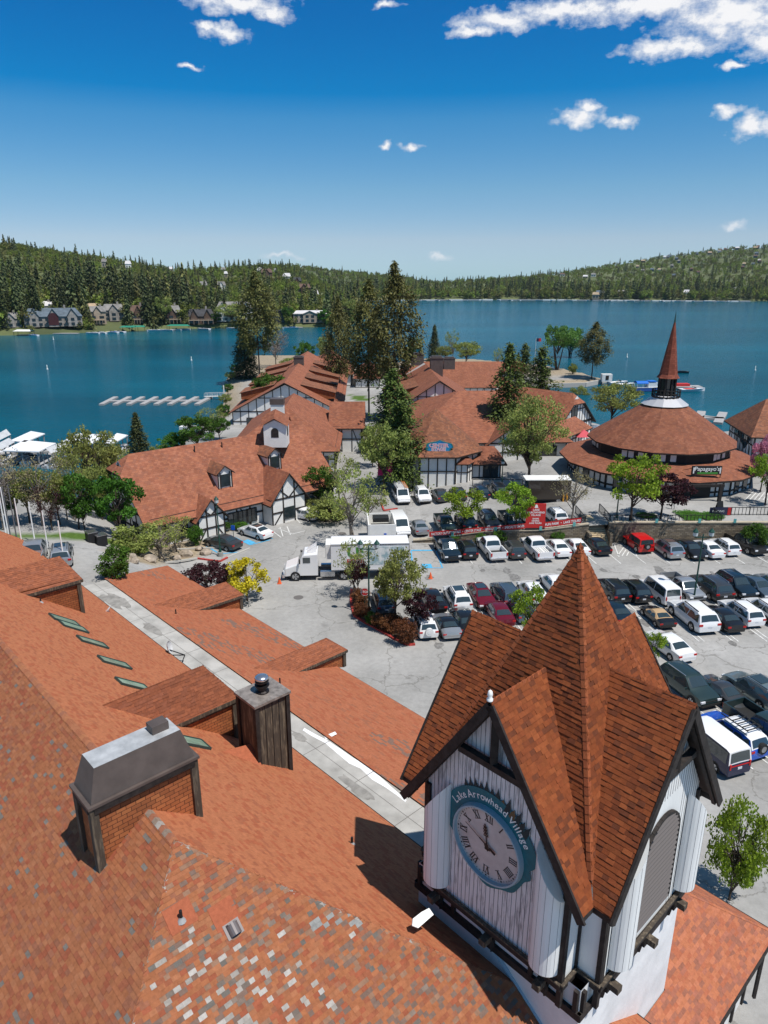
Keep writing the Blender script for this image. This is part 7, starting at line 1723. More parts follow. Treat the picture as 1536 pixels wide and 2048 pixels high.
def broad(kind,seed,n=46,per=62,cb=.3,ls=.03,gap=1.0,spread=.5,clr=.10,trunkmat=None,vshape=1.0,stems=1):
    """unit tree: height 1, crown radius 0.5"""
    key=(kind,seed,n,cb)
    if key in PROTO: return PROTO[key]
    rg=random.Random(seed*31+7); L=LeafM(); segs=[]; cz=(1+cb)/2; hz=(1-cb)/2
    top=Vector((0,0,cb+hz*.5)); cents=[]
    for i in range(n):
        d=rv(rg); r=rg.uniform(.35,.9)**.7; p=Vector((d.x*.5*r*spread*2,d.y*.5*r*spread*2,cz+d.z*hz*r*.92)); p.x*=vshape if p.z<cz else 1; p.y*=vshape if p.z<cz else 1; cents.append(p)
    for p in cents:
        shade=rg.uniform(.7,1.25); rr=clr*rg.uniform(.7,1.3)
        for k in range(int(per*1.45*rg.uniform(.6,1.3))):
            d=rv(rg); q=p+Vector((d.x,d.y,d.z*.75))*rr*rg.random()**.45
            L.leaf(q,rv(rg),rv(rg),ls*1.28*rg.uniform(.7,1.4),ls*1.28*rg.uniform(.5,.9),shade*rg.uniform(.7,1.25))
    for sx in range(stems):
        b0=Vector((0,0,0)) if stems==1 else Vector((rg.uniform(-.06,.06),rg.uniform(-.06,.06),0)); t=top+Vector((rg.uniform(-.05,.05),rg.uniform(-.05,.05),0))*(1 if stems==1 else 3)
        segs.append((b0,b0*.5+t*.5,.022,.016)); segs.append((b0*.5+t*.5,t,.016,.009))
    for i in range(0,n,2):
        p=cents[i]; s0=Vector((0,0,rg.uniform(cb*.75,cb+hz*.7))); m=(s0+p)/2+Vector((0,0,.03)); segs.append((s0,m,.009,.006)); segs.append((m,p,.006,.002))
    for i in range(1,n,2):
        p=cents[i]; s0=cents[i-1]*.6+Vector((0,0,cb))*.4; segs.append((s0,p,.004,.0015))
    PROTO[key]=(trunk_mesh('trunk',segs,trunkmat or m_trunk),L.mesh('crown',LM[kind])); return PROTO[key]
def conifer(kind,seed,cb=.08,nb=150,per=34,ls=.022,prof=lambda t:(1-t)**.85,droop=.25,jit=.25,tuft=False):
    key=('c',kind,seed,nb)
    if key in PROTO: return PROTO[key]
    rg=random.Random(seed*17+3); L=LeafM(); segs=[(Vector((0,0,0)),Vector((0,0,.5)),.02,.013),(Vector((0,0,.5)),Vector((0,0,.98)),.013,.002)]
    for i in range(nb):
        t=(i+rg.random())/nb; z=cb+(1-cb)*t; ang=i*2.399+rg.uniform(-.4,.4); ln=.5*prof(t)*rg.uniform(1-jit,1+jit*.4); d=Vector((math.cos(ang),math.sin(ang),0)); shade=rg.uniform(.7,1.25)
        e=Vector((0,0,z))+d*ln+Vector((0,0,-ln*droop)); s0=Vector((0,0,z)); 
        if i%2==0: segs.append((s0,e,.004,.001))
        m=int(per*1.7*(.35+ln*2.2))
        for k in range(m):
            u=(.2+.8*rg.random()**.7) if not tuft else (.55+.5*rg.random()**.5)
            p=s0.lerp(e,u)+Vector((rg.gauss(0,1),rg.gauss(0,1),rg.gauss(0,.6)))*(.02+.045*ln*2*(1 if tuft else .8))
            side=Vector((-d.y,d.x,0))*rg.uniform(-1,1)+d*.8+Vector((0,0,rg.uniform(-.5,.25)))
            L.leaf(p,Vector((rg.uniform(-.5,.5),rg.uniform(-.5,.5),1)),side,ls*1.75*rg.uniform(.9,1.9),ls*2.3*rg.uniform(.4,.8),shade*rg.uniform(.7,1.25))
    PROTO[key]=(trunk_mesh('trunk',segs,m_trunk),L.mesh('crown',LM[kind])); return PROTO[key]
TI={}
def put_tree(proto,base,H,W,name,label,cat='tree',group=None,rz=None,lean=None):
    r=bpy.data.objects.new(name,None); C.objects.link(r); r.location=base; r.rotation_euler=(0,0,rz if rz is not None else rnd.uniform(0,6.28)); r.scale=(W,W,H); tag(r,label,cat,group)
    for nm,me in zip(('trunk','crown'),proto):
        o=bpy.data.objects.new(nm,me); C.objects.link(o); o.parent=r
    return r
def tree(proto,bx,by,ty,wpx,name,label,cat='tree',group=None,z=None):
    b=G(bx,by) if z is None else P(bx,by,z); 
    lo,hi=.3,60
    for _ in range(40):
        m=(lo+hi)/2
        if toPx(b+Z3*m)[1]>ty: lo=m
        else: hi=m
    W=wpx*pxdep(b.x,b.y,b.z+lo/2)/FPX
    return put_tree(proto,b,lo,W,name,label,cat,group)
OL=[broad('olive',s,n=60,per=55,cb=.32,ls=.028) for s in (1,2)]
BR=[broad('bright',s,n=40,per=50,cb=.3,ls=.034) for s in (3,4)]
GR=[broad('green',s,n=50,per=60,cb=.22,ls=.036) for s in (5,6)]
PU=[broad('purple',s,n=46,per=60,cb=.28,ls=.036) for s in (7,8)]
YE=broad('yellow',9,n=44,per=60,cb=.15,ls=.04)
BA=[broad('bare',s,n=44,per=22,cb=.28,ls=.022,clr=.12,trunkmat=m_trunkp) for s in (10,11)]
SP=[broad('olive',s,n=36,per=24,cb=.3,ls=.03,clr=.11,stems=2,trunkmat=m_trunkp) for s in (12,13)]
TW=broad('twig',14,n=60,per=34,cb=.2,ls=.02,clr=.13,trunkmat=m_trunkp)
PK=broad('pink',15,n=46,per=60,cb=.25,ls=.04)
SH=[broad('olive',s,n=40,per=60,cb=.02,ls=.05,clr=.16,stems=3) for s in (16,17)]
SG=[broad('green',s,n=40,per=60,cb=.02,ls=.05,clr=.16,stems=3) for s in (18,19)]
SR=[broad('redshrub',s,n=34,per=90,cb=.02,ls=.045,clr=.17,stems=3) for s in (20,21)]
WI=broad('willow',22,n=50,per=60,cb=.42,ls=.03,spread=.55,stems=3)
BIG=broad('olive',23,n=120,per=60,cb=.2,ls=.02,clr=.085)
PN=[conifer('pine',s,cb=.3,nb=110,per=52,ls=.02,prof=lambda t:(.55+.45*math.sin(3.1*min(1,t*1.05)))*(1-t**3)**.9,droop=.05,jit=.45,tuft=True) for s in (1,2,3)]
FI=[conifer('fir',s,cb=.1,nb=120,per=46,ls=.02,prof=lambda t:(1-t)**.62*.95+.04,droop=.12,jit=.62) for s in (4,5)]
DK=[conifer('dark',s,cb=.06,nb=150,per=36,ls=.024,prof=lambda t:(1-t)**.8+.04,droop=.3,jit=.3) for s in (6,7)]
g_='tall pines between the village buildings'
tree(PN[0],520,762,545,86,'pine_tree','tall pine left of the street rising behind the stacked dormer roofs',group=g_)
tree(DK[0],492,756,640,70,'pine_tree','dark low conifer left of the tall pine behind the dormer roofs',group=g_)
tree(TW,552,735,645,64,'bare_tree','grey leafless tree right of the left tall pine')
tree(PN[1],680,806,600,64,'pine_tree','slender tall pine standing in the street median',group=g_)
tree(PN[2],738,832,562,96,'pine_tree','thick tall pine left of the tallest pine',group=g_)
tree(PN[0],788,842,528,106,'pine_tree','tallest pine with its top against the far hills',group=g_)
tree(OL[0],655,742,668,44,'leafy_tree','pale olive tree by the beach end of the street')
tree(GR[0],610,735,680,44,'leafy_tree','fresh green tree behind the roofs near the beach')
tree(OL[1],585,748,712,60,'leafy_tree','olive green tree behind the second dormer row')
tree(GR[1],545,835,738,86,'leafy_tree','green trees growing between the restaurant and the dormer roofs')
tree(GR[0],515,838,765,50,'leafy_tree','smaller green tree left of the green tree above the cupola')
tree(FI[0],800,976,775,128,'cedar_tree','dark green cedar in front of the octagonal building')
tree(FI[1],785,905,740,130,'cedar_tree','dark green cedar behind the one at the octagonal building')
tree(OL[0],768,986,842,112,'leafy_tree','light olive sycamore beside the street in front of the cedar')
tree(OL[1],745,935,850,60,'leafy_tree','small olive tree behind the sycamore beside the street')
tree(SP[0],706,1090,935,120,'thin_leaved_tree','thin leaved tree in the middle of the street junction')
tree(SP[1],738,1050,960,90,'thin_leaved_tree','thin leaved tree between the junction and the white van')
tree(SP[1],680,1020,900,80,'thin_leaved_tree','thin leaved tree at the street corner by the restaurant')
tree(GR[1],637,1012,925,86,'leafy_tree','fresh green tree at the restaurant terrace')
tree(SH[0],655,1042,995,90,'shrub','olive shrub at the street corner beside the white sedan','shrub')
tree(SH[1],610,1020,985,44,'shrub','small olive shrub at the front wall of the restaurant','shrub')
tree(BIG,1057,968,782,150,'leafy_tree','big light olive sycamore in front of the theatre hall')
tree(FI[1],1010,905,690,120,'cedar_tree','tall dark cedar left of the big sycamore')
tree(FI[0],1075,860,695,110,'cedar_tree','tall dark cedar right behind the big sycamore')
tree(FI[0],1045,800,688,60,'cedar_tree','thin cedar spire between the two tall cedars')
tree(BR[0],928,1062,972,98,'small_tree','bright green tree at the left part of the red banner')
tree(BR[1],1030,1062,965,106,'small_tree','bright green tree just left of the red sign board')
tree(BA[0],1143,1040,938,92,'budding_tree','pale budding tree left of the round building')
tree(BR[0],1262,1046,900,128,'small_tree','yellow green tree in front of the round building')
tree(PU[0],1318,1060,942,118,'purple_maple','dark purple maple in front of the round building')
tree(WI,1113,740,645,72,'willow_tree','bright willow on the sandy point',group='trees on the sandy point')
tree(WI,1138,738,650,60,'willow_tree','slimmer willow right of the bright one on the sandy point',group='trees on the sandy point')
tree(PN[2],1183,758,645,66,'conifer_tree','dark conifer on the sandy point right of the willows',group='trees on the sandy point')
tree(SH[0],1145,748,725,18,'shrub','small round shrub under the willows','shrub')
tree(OL[1],1222,860,760,112,'leafy_tree','pale olive tree by the lagoon left of the red spire')
tree(OL[0],1160,815,770,50,'leafy_tree','small olive tree at the lagoon edge behind the carousel gable')
tree(PK,1520,985,865,66,'blossom_tree','pink blossom tree at the right edge')
tree(BR[1],1530,1010,905,80,'small_tree','yellow green tree under the pink blossom tree')
tree(SG[0],1510,1082,1040,56,'shrub','green shrub on top of the wall at the right edge','shrub')
tree(DK[0],281,930,826,66,'conifer_tree','pointed conifer by the lake behind the left building')
tree(OL[0],190,1010,848,125,'leafy_tree','tall olive tree by the covered docks')
tree(OL[1],225,985,880,80,'leafy_tree','olive tree between the tall olive tree and the pointed conifer')
tree(GR[0],240,1080,942,118,'leafy_tree','dense bright green maple in front of the white gable wall')
tree(GR[1],158,1058,935,90,'leafy_tree','green tree left of the white gable wall at the lake')
tree(BA[0],35,1050,900,130,'budding_tree','tan budding tree at the left edge above the lake')
tree(BA[1],85,1052,915,110,'budding_tree','tan budding tree behind the white masts')
tree(TW,8,1060,905,90,'bare_tree','bare grey tree cut by the left edge')
tree(broad('purple',30,n=50,per=22,cb=.15,ls=.024,clr=.12),105,1060,965,80,'purple_plum','thin purple leaved tree by the lake behind the pickup truck')
tree(SP[0],150,1040,900,80,'thin_leaved_tree','thin green tree behind the short white masts')
tree(SP[0],325,1120,1045,120,'shrub','large olive shrub in the planted bed','shrub')
tree(SH[1],275,1105,1045,90,'shrub','olive shrub left in the planted bed','shrub')
tree(SP[1],350,1105,1030,90,'thin_leaved_tree','thin leaved young tree in the planted bed')
tree(SG[1],232,1158,1092,72,'shrub','white flowering green shrub beside the concrete drive','shrub')
tree(SG[0],392,1090,1048,34,'small_tree','small green tree beside the lamp post bed','tree')
for i,(px,py,ty,wp,lb) in enumerate(((442,1062,1040,40,'round dark green bush by the porch window'),(462,1052,1030,34,'round green bush left of the porch steps'),(480,1058,1044,40,'low green bush right of the blue parking sign'),(425,1065,1045,30,'green bush under the window left of the porch'))): tree(SG[i%2],px,py,ty,wp,'bush',lb,'shrub','bushes by the porch')
tree(PU[1],415,1190,1125,100,'purple_shrub','dark purple shrub behind the near dormer','shrub')
tree(PU[0],452,1185,1140,60,'purple_shrub','dark purple shrub left of the yellow tree','shrub')
tree(YE,495,1202,1116,96,'yellow_tree','bright yellow tree beyond the roof dormer')
tree(SP[0],712,1192,1080,92,'leafy_tree','olive sycamore in the left part of the planted island')
tree(OL[0],792,1255,1098,126,'leafy_tree','large olive sycamore in the middle of the planted island')
tree(PU[1],716,1190,1118,52,'purple_plum','small purple tree left of the island lamp post')
tree(PU[0],838,1262,1178,80,'purple_plum','small purple tree at the right end of the planted island')
for i,(px,py,ty,wp,lb) in enumerate(((722,1210,1180,46,'red brown shrub at the left tip of the island'),(722,1236,1205,38,'red brown shrub beside the stop sign'),(762,1258,1228,50,'red brown shrub in the middle of the island'),(785,1262,1228,50,'red brown shrub left of the right end shrub'),(808,1288,1235,52,'tall red brown shrub at the right end of the island'),(742,1250,1222,24,'green shrub at the foot of the island lamp post'))): tree((SR if i<5 else SG)[i%2],px,py,ty,wp,'shrub',lb,'shrub','shrubs of the planted island')
tree(broad('bright',41,n=70,per=62,cb=.06,ls=.028),1458,1800,1580,135,'leafy_tree','green tree below the tower at the right side of the photo')
tree(BR[0],1062,1300,1172,110,'small_tree','yellow green tree behind the left gable of the tower')
tree(BR[1],1300,1330,1262,60,'small_tree','small tree peeping out at the right slope of the spire')
tree(GR[0],395,905,826,96,'leafy_tree','green shrub mass on the lake bank behind the long building')
tree(GR[1],440,880,828,56,'leafy_tree','green tree on the lake bank left of the dormer roofs')
tree(SP[0],425,880,815,70,'thin_leaved_tree','thin tree on the lake bank')
tree(DK[1],868,722,650,34,'conifer_tree','narrow dark conifer behind the far orange roof')
for i,(px,py,ty,wp,k_,lb) in enumerate(((832,718,672,40,OL[0],'pale tree behind the far chimney left of the narrow conifer'),(905,728,655,34,SP[1],'thin tree right of the narrow dark conifer'),(932,735,680,60,OL[1],'round olive tree behind the low arcade'),(890,725,690,44,OL[0],'olive tree behind the far roof right of the narrow conifer'),(995,745,695,24,SP[0],'thin budding tree beside the low arcade'),(815,735,690,30,GR[0],'green tree left of the far chimneys'),(905,790,735,60,GR[1],'green tree between the gallery and the low arcade'),(870,775,738,40,GR[0],'small green tree beside the gallery chimney'),(1035,745,705,20,DK[0],'small dark conifer by the flag pole'))): tree(k_,px,py,ty,wp,'leafy_tree' if i!=8 else 'conifer_tree',lb,group='trees near the lake end')
for i,(px,py,ty,wp,lb) in enumerate(((700,835,822,30,'low green bush in the median'),(1290,1050,1036,44,'clipped green hedge left part by the purple maple'),(1385,1052,1030,70,'clipped green hedge right of the purple maple'),(1420,1052,1036,50,'clipped green hedge at the railing corner'),(905,1078,1066,40,'small shrub hanging over the wall below the banner'),(1000,1076,1060,30,'small shrub on the wall below the word restaurants'),(1115,1078,1056,34,'small plant on the wall right of the sign board'),(960,1078,1066,24,'tiny plant on the wall under the banner'),(735,905,880,40,'green hedge along the street'),(728,870,850,30,'green hedge in the street by the pines'))): tree(SG[i%2],px,py,ty,wp,'bush',lb,'shrub','low bushes in the village')
for i,(px,py,ty,wp,k_,lb) in enumerate(((120,1050,940,90,OL[0],'olive tree behind the purple leaved tree'),(60,1046,930,90,OL[1],'olive tree among the tan budding trees'),(205,1040,925,80,OL[0],'olive tree just behind the bright green maple'),(15,1046,960,80,GR[0],'green tree at the left edge under the budding trees'),(135,1040,900,70,BA[0],'tall tan budding tree in front of the ribbed slip roof'),(170,1060,985,60,GR[1],'low green tree beside the white gable wall'))): tree(k_,px,py,ty,wp,'leafy_tree',lb,group='trees on the left lawn')
BL=['green','olive','bushy','leafy','pale green','dense','low','tall','broad','small']
for i,(px,py,ty,wp) in enumerate(((345,912,868,60),(318,925,888,46),(365,900,858,50),(420,868,838,44),(448,842,806,34),(452,815,786,30),(456,790,765,26),(462,765,742,26),(470,748,728,24),(300,945,905,50))): tree((GR,OL)[i%2][(i//2)%2],px,py,ty,wp,'leafy_tree',BL[i]+' tree on the lake bank, '+['fourth','second','fifth','seventh','eighth','ninth','tenth','eleventh','last','first'][i]+' one back from the left building',group='trees on the left lake bank')
# rocks in the planted bed
rg=random.Random(3); ROCKME=[]
for k in range(3):
    bm=bmesh.new(); bmesh.ops.create_icosphere(bm,subdivisions=2,radius=.5)
    for v in bm.verts: v.co*=1+rg.uniform(-.16,.16); v.co.z*=.65
    me=bpy.data.meshes.new('boulder'); bm.to_mesh(me); bm.free(); me.materials.append(m_rock); ROCKME.append(me)
RL=['boulder by the lamp post base','boulder right of the big shrub','large boulder in front of the planted bed','boulder beside the thin young tree','boulder at the back of the planted bed','boulder at the left of the planted bed','small boulder near the grey sedan','boulder under the olive shrub','pale boulder by the path','boulder at the drive corner']
for i,(px,py,s_) in enumerate(((412,1108,1.3),(372,1112,1.5),(300,1122,1.6),(352,1120,1.1),(322,1092,1.2),(262,1118,1.2),(398,1100,.9),(285,1112,1.0),(270,1126,1.0),(250,1130,.9))):
    o=bpy.data.objects.new('boulder',ROCKME[i%3]); C.objects.link(o); b=G(px,py); o.location=b+Z3*.2; o.scale=(s_,s_,s_); o.rotation_euler=(0,0,i*1.7); tag(o,'tan '+RL[i],'rock','boulders in the planted bed')

# ------------------------------------------------------------------ far shores
SKY=[(-400,462),(-100,468),(0,474),(80,486),(150,495),(230,508),(300,520),(380,530),(450,528),(520,522),(600,524),(660,532),(720,538),(800,545),(870,558),(950,553),(1050,546),(1130,536),(1200,524),(1280,512),(1350,502),(1420,492),(1480,488),(1536,484),(1700,476),(1950,470)]
def skyel(px):
    for (a,b),(c,d) in zip(SKY,SKY[1:]):
        if a<=px<=c: return b+(d-b)*(px-a)/(c-a)
    return SKY[0][1] if px<SKY[0][0] else SKY[-1][1]
def azpx(az): # approximate column on the horizon
    return 768+FPX*math.tan(az)*(CT+0*ST)/1.0*1.0527
def shore_r(px): # distance of the water edge
    pts=[(-500,672),(0,671),(60,670),(250,662),(420,657),(560,655),(650,655),(700,650),(722,640)]
    if px<722:
        for (a,b),(c,d) in zip(pts,pts[1:]):
            if a<=px<=c: y=b+(d-b)*(px-a)/(c-a); break
        else: y=672
    else: y=601.5-1.5*math.sin((px-720)/180)
    p=P(px,y,LAKE); return math.hypot(p.x,p.y)
def pxaz(px,py=640): p=P(px,py,LAKE); return math.atan2(p.x,p.y)
def far_h(px,r):
    r0=shore_r(px); left=px<722
    if left: rr=max(1250,r0+700); 
    else: rr=2100 if px<1100 else 2500
    ye=skyel(px); v=(1024-ye)/FPX; el=(-ST+v*CT)/math.hypot(CT+v*ST,(px-768)/FPX)
    tr=16 if not left else 15
    zr=HC+rr*el-tr
    if left and px>560: zr=zr*(1-smooth(560,722,px))+ (-2)*smooth(560,722,px)*1.0
    t=(r-r0)/(rr-r0)
    if t<0: return LAKE-4
    base=LAKE+1.2
    f=smooth(0,1,min(1,t))*.45+.55*min(1,t)**(.75 if left else 1.2)
    bumpz=6*math.sin(px*.031+r*.011)*min(1,t*3)*(1-min(1,t)**2)
    if t<=1: return base+(zr-base)*f+bumpz+min(2.5,(r-r0)*.1)
    return zr-(r-rr)*.06
m_forest=mat('forest_floor',(.06,.075,.03),.95,col2=(.14,.16,.06),nscale=.02)
def far_sheet(name,pxs,nr,rmax,mtl):
    V=[];Fc=[]
    for px in pxs:
        az=pxaz(px); r0=shore_r(px)-6
        for j in range(nr):
            u=j/(nr-1); r=r0+(rmax-r0)*u**1.7; V.append((r*math.sin(az),r*math.cos(az),far_h(px,r) if j>0 else LAKE-1.5))
    for i in range(len(pxs)-1):
        for j in range(nr-1): a=i*nr+j; Fc.append((a,a+nr,a+nr+1,a+1))
    me=bpy.data.meshes.new(name); me.from_pydata(V,[],Fc); me.materials.append(mtl); me.polygons.foreach_set('use_smooth',[True]*len(Fc)); o=bpy.data.objects.new(name,me); C.objects.link(o); o['kind']='structure'
far_sheet('left_shore_hills',[-420+8.02*i for i in range(143)],46,1750,m_forest)
far_sheet('far_shore_hills',[560+12*i for i in range(110)],40,3600,m_forest) if False else None
_old=shore_r
def shore_r2(px): p=P(px,601.5-1.5*math.sin((px-720)/180),LAKE); return math.hypot(p.x,p.y)
def far_h2(px,r):
    r0=shore_r2(px); rr=2100 if px<1100 else 2100+400*smooth(1100,1300,px)
    ye=skyel(px); v=(1024-ye)/FPX; el=(-ST+v*CT)/math.hypot(CT+v*ST,(px-768)/FPX); zr=HC+rr*el-15; base=LAKE+1.2; t=(r-r0)/(rr-r0)
    if t<0: return LAKE-4
    if t>1: return zr-(r-rr)*.05
    f=.35*smooth(0,1,t)+.65*t**(1.3 if px>1100 else .9)
    return base+(zr-base)*f+5*math.sin(px*.023+r*.006)*min(1,t*3)*(1-t)+min(2.5,(r-r0)*.1)
pxs=[480+12*i for i in range(125)]; V=[];Fc=[];nr=40
for px in pxs:
    az=pxaz(px); r0=shore_r2(px)-8
    for j in range(nr):
        r=r0+(3700-r0)*(j/(nr-1))**1.6; V.append((r*math.sin(az),r*math.cos(az),far_h2(px,r) if j>0 else LAKE-1.5))
for i in range(len(pxs)-1):
    for j in range(nr-1): a=i*nr+j; Fc.append((a,a+nr,a+nr+1,a+1))
me=bpy.data.meshes.new('far_shore_hills'); me.from_pydata(V,[],Fc); me.materials.append(m_forest); me.polygons.foreach_set('use_smooth',[True]*len(Fc)); o=bpy.data.objects.new('far_shore_hills',me); C.objects.link(o); o['kind']='structure'
# forest masses: scattered instances on points
LMF={'a':leafmat('forest_dark',(.095,.12,.045),.35,.2),'b':leafmat('forest_green',(.23,.29,.055),.3,.4),'c':leafmat('forest_olive',(.19,.19,.06),.25,.3)}
srcs=[]
fcol=bpy.data.collections.new('forest_tree_kinds')
def fsrc(i,me):
    o=bpy.data.objects.new('tree_kind_%d'%i,me); fcol.objects.link(o); srcs.append(o)
for s in range(3):
    rg=random.Random(100+s); L=LeafM()
    for i in range(40):
        t=(i+rg.random())/40; z=.08+.92*t; a=i*2.4; ln=.5*((1-t)**.8)*rg.uniform(.6,1.1)+.01; sh=rg.uniform(.6,1.3)
        for k in range(int(3+ln*22)):
            u=rg.uniform(.1,1); aa=a+rg.uniform(-.5,.5); p=Vector((math.cos(aa)*ln*u,math.sin(aa)*ln*u,z-ln*u*.3+rg.gauss(0,.01))); L.leaf(p,Vector((rg.uniform(-.8,.8),rg.uniform(-.8,.8),.8)),Vector((math.cos(aa),math.sin(aa),-.4)),.16*rg.uniform(.6,1.3),.09*rg.uniform(.6,1.3),sh*rg.uniform(.8,1.2))
    fsrc(s,L.mesh('conifer_kind',LMF['a' if s<2 else 'c']))
for s in range(2):
    rg=random.Random(200+s); L=LeafM()
    for i in range(26):
        d=rv(rg); p=Vector((d.x*.38,d.y*.38,.55+d.z*.34)); sh=rg.uniform(.7,1.3)
        for k in range(14):
            q=p+rv(rg)*.14*rg.random()**.4; L.leaf(q,rv(rg),rv(rg),.12*rg.uniform(.6,1.3),.10*rg.uniform(.6,1.2),sh*rg.uniform(.8,1.2))
    fsrc(3+s,L.mesh('round_kind',LMF['b' if s else 'c']))
ng=bpy.data.node_groups.new('scatter_trees','GeometryNodeTree'); ng.interface.new_socket('Geometry',in_out='INPUT',socket_type='NodeSocketGeometry'); ng.interface.new_socket('Geometry',in_out='OUTPUT',socket_type='NodeSocketGeometry')
gi=ng.nodes.new('NodeGroupInput'); go=ng.nodes.new('NodeGroupOutput'); ip_=ng.nodes.new('GeometryNodeInstanceOnPoints'); ci=ng.nodes.new('GeometryNodeCollectionInfo'); ci.inputs['Collection'].default_value=fcol; ci.inputs['Separate Children'].default_value=True; ci.inputs['Reset Children'].default_value=True
def na(n,t):
    q=ng.nodes.new('GeometryNodeInputNamedAttribute'); q.data_type=t; q.inputs['Name'].default_value=n; return q.outputs['Attribute']
ng.links.new(gi.outputs[0],ip_.inputs['Points']); ng.links.new(ci.outputs[0],ip_.inputs['Instance']); ip_.inputs['Pick Instance'].default_value=True
ng.links.new(na('idx','INT'),ip_.inputs['Instance Index']); ng.links.new(na('scl','FLOAT_VECTOR'),ip_.inputs['Scale']); cr=ng.nodes.new('ShaderNodeCombineXYZ'); ng.links.new(na('rz','FLOAT'),cr.inputs[2]); ng.links.new(cr.outputs[0],ip_.inputs['Rotation']); ng.links.new(ip_.outputs[0],go.inputs[0])
def forest(name,pts,label):
    me=bpy.data.meshes.new(name); me.from_pydata([p[0] for p in pts],[],[])
    a=me.attributes.new('idx','INT','POINT'); a.data.foreach_set('value',[p[1] for p in pts]); a=me.attributes.new('scl','FLOAT_VECTOR','POINT'); fl=[]
    for p in pts: fl+=[p[2][0],p[2][0],p[2][1]]
    a.data.foreach_set('vector',fl); a=me.attributes.new('rz','FLOAT','POINT'); a.data.foreach_set('value',[p[3] for p in pts])
    o=bpy.data.objects.new(name,me); C.objects.link(o); md=o.modifiers.new('scatter','NODES'); md.node_group=ng; tag(o,label,'forest',kind='stuff')
HX=[]  # (px, r, half width px, depth) clearings for houses
def clear(px,r):
    for (hx_,r_,w_,d_) in HX:
        if abs(px-hx_)<w_ and r_-45<r<r_+d_: return True
    return False
# houses on the shores
ROOFC={'slate':mat('slate_roof',(.10,.13,.16),.8,noise=.25,nscale=.4),'grey':mat('grey_roof',(.22,.21,.2),.85,noise=.25,nscale=.4),'dark':mat('dark_roof',(.05,.05,.055),.85,noise=.25,nscale=.4),'white':mat('white_roof',(.6,.58,.58),.7,noise=.1,nscale=.4),'tan':mat('tan_roof',(.4,.3,.2),.8,noise=.2,nscale=.4),'brown':mat('brown_roof',(.13,.08,.06),.85,noise=.2,nscale=.4)}
WALLC={'stone':mat('stone_house_wall',(.3,.27,.24),.9,noise=.3,nscale=.5),'brown':mat('brown_house_wall',(.11,.07,.05),.9,noise=.2,nscale=.5),'white':m_white,'tan':mat('tan_house_wall',(.38,.3,.22),.9,noise=.15,nscale=.5),'black':mat('black_house_wall',(.03,.035,.04),.8),'blue':mat('blue_house_wall',(.06,.12,.16),.8)}
def house(px,r,wpx,hz,roofh,wc,rc,label,gables=2,z=None,group=None,hf=far_h,deck=False,flat=False):
    az=pxaz(px); x,y=r*math.sin(az),r*math.cos(az); z=hf(px,r)-.5 if z is None else z; W=wpx*r/FPX; D=W*.55; HX.append((px,r,wpx*.55+3,14))
    ro_=thing('lake_house',label,'house',(x,y,z),group,True,-az); w2,d2=W/2,D/2; mb=MB(); mb.box((0,0,hz/2),(W,D,hz)); 
    rf=MB(); e=.6
    if flat: rf.box((0,0,hz+.3),(W+1,D+1,.6))
    else:
        for s in (-1,1): rf.face([Vector((-w2-e,s*(d2+e),hz-.3)),Vector((w2+e,s*(d2+e),hz-.3)),Vector((w2*.82,0,hz+roofh)),Vector((-w2*.82,0,hz+roofh))][::s])
        for s in (-1,1): rf.face([Vector((s*(w2+e),-d2-e,hz-.3)),Vector((s*(w2+e),d2+e,hz-.3)),Vector((s*w2*.82,0,hz+roofh))])
    gw=W/(gables*2.0+1) if gables else 0
    for i in range(gables):
        gx=-w2+W*(i+.5)/gables; gh=roofh*.95; q=lambda a,b,c:Vector((gx+a,b,c)); f=-d2-1.6
        mb.face([q(-gw/1.6,f,0),q(gw/1.6,f,0),q(gw/1.6,f,hz),q(0,f,hz+gh),q(-gw/1.6,f,hz)])
        for s in (-1,1):
            mb.face([q(s*gw/1.6,f,0),q(s*gw/1.6,-d2,0),q(s*gw/1.6,-d2,hz),q(s*gw/1.6,f,hz)]); rf.face([q(s*(gw/1.6+e),f-.6,hz-.5),q(0,f-.6,hz+gh+.2),q(0,d2*.2,hz+gh+.2),q(s*(gw/1.6+e),d2*-.4,hz-.5)])
    if not flat: mb.face([Vector((-w2,-d2,hz)),Vector((w2,-d2,hz)),Vector((w2,d2,hz)),Vector((-w2,d2,hz))])
    wo=mb.build('wall',WALLC[wc],ro_); rf.build('roof',ROOFC[rc],ro_)
    n=max(2,int(W/4)) if W<60 else 10
    fl=max(1,int(hz/3.2))
    if r<900:
        for k in range(fl):
            for i in range(n):
                gl=MB(); xx=-w2+W*(i+.5)/n; ong=any(abs(xx-(-w2+W*(j+.5)/gables))<gw/1.6+1 for j in range(gables)) if gables else False; gl.box((xx,(-d2-1.66 if ong else -d2-.06),1.7+3.1*k),(W/n*.55,.12,1.9)); gl.build('window',m_glass,ro_)
        if deck:
            dk=MB(); dk.box((0,-d2-3.2,3.0),(W*.9,3,.25)); 
            for i in range(6): dk.beam((-W*.45+W*.9*i/5,-d2-4.6,0),(-W*.45+W*.9*i/5,-d2-4.6,4.0),.25,.25)
            dk.beam((-W*.45,-d2-4.6,4.0),(W*.45,-d2-4.6,4.0),.15,.15); dk.build('deck',WALLC['tan'],ro_)
        ch=MB(); ch.box((W*.22,0,hz+roofh*.8),(1.3,1.1,roofh*1.2)); ch.build('chimney',WALLC['stone'],ro_)
    else:
        gl=MB()
        for i in range(2): gl.box((-W*.22+W*.44*i,-d2-.1,hz*.5),(W*.2,.3,hz*.35))
        gl.build('window_band',m_glass,ro_)
    return ro_
def sr(px,d): return shore_r(px)+d
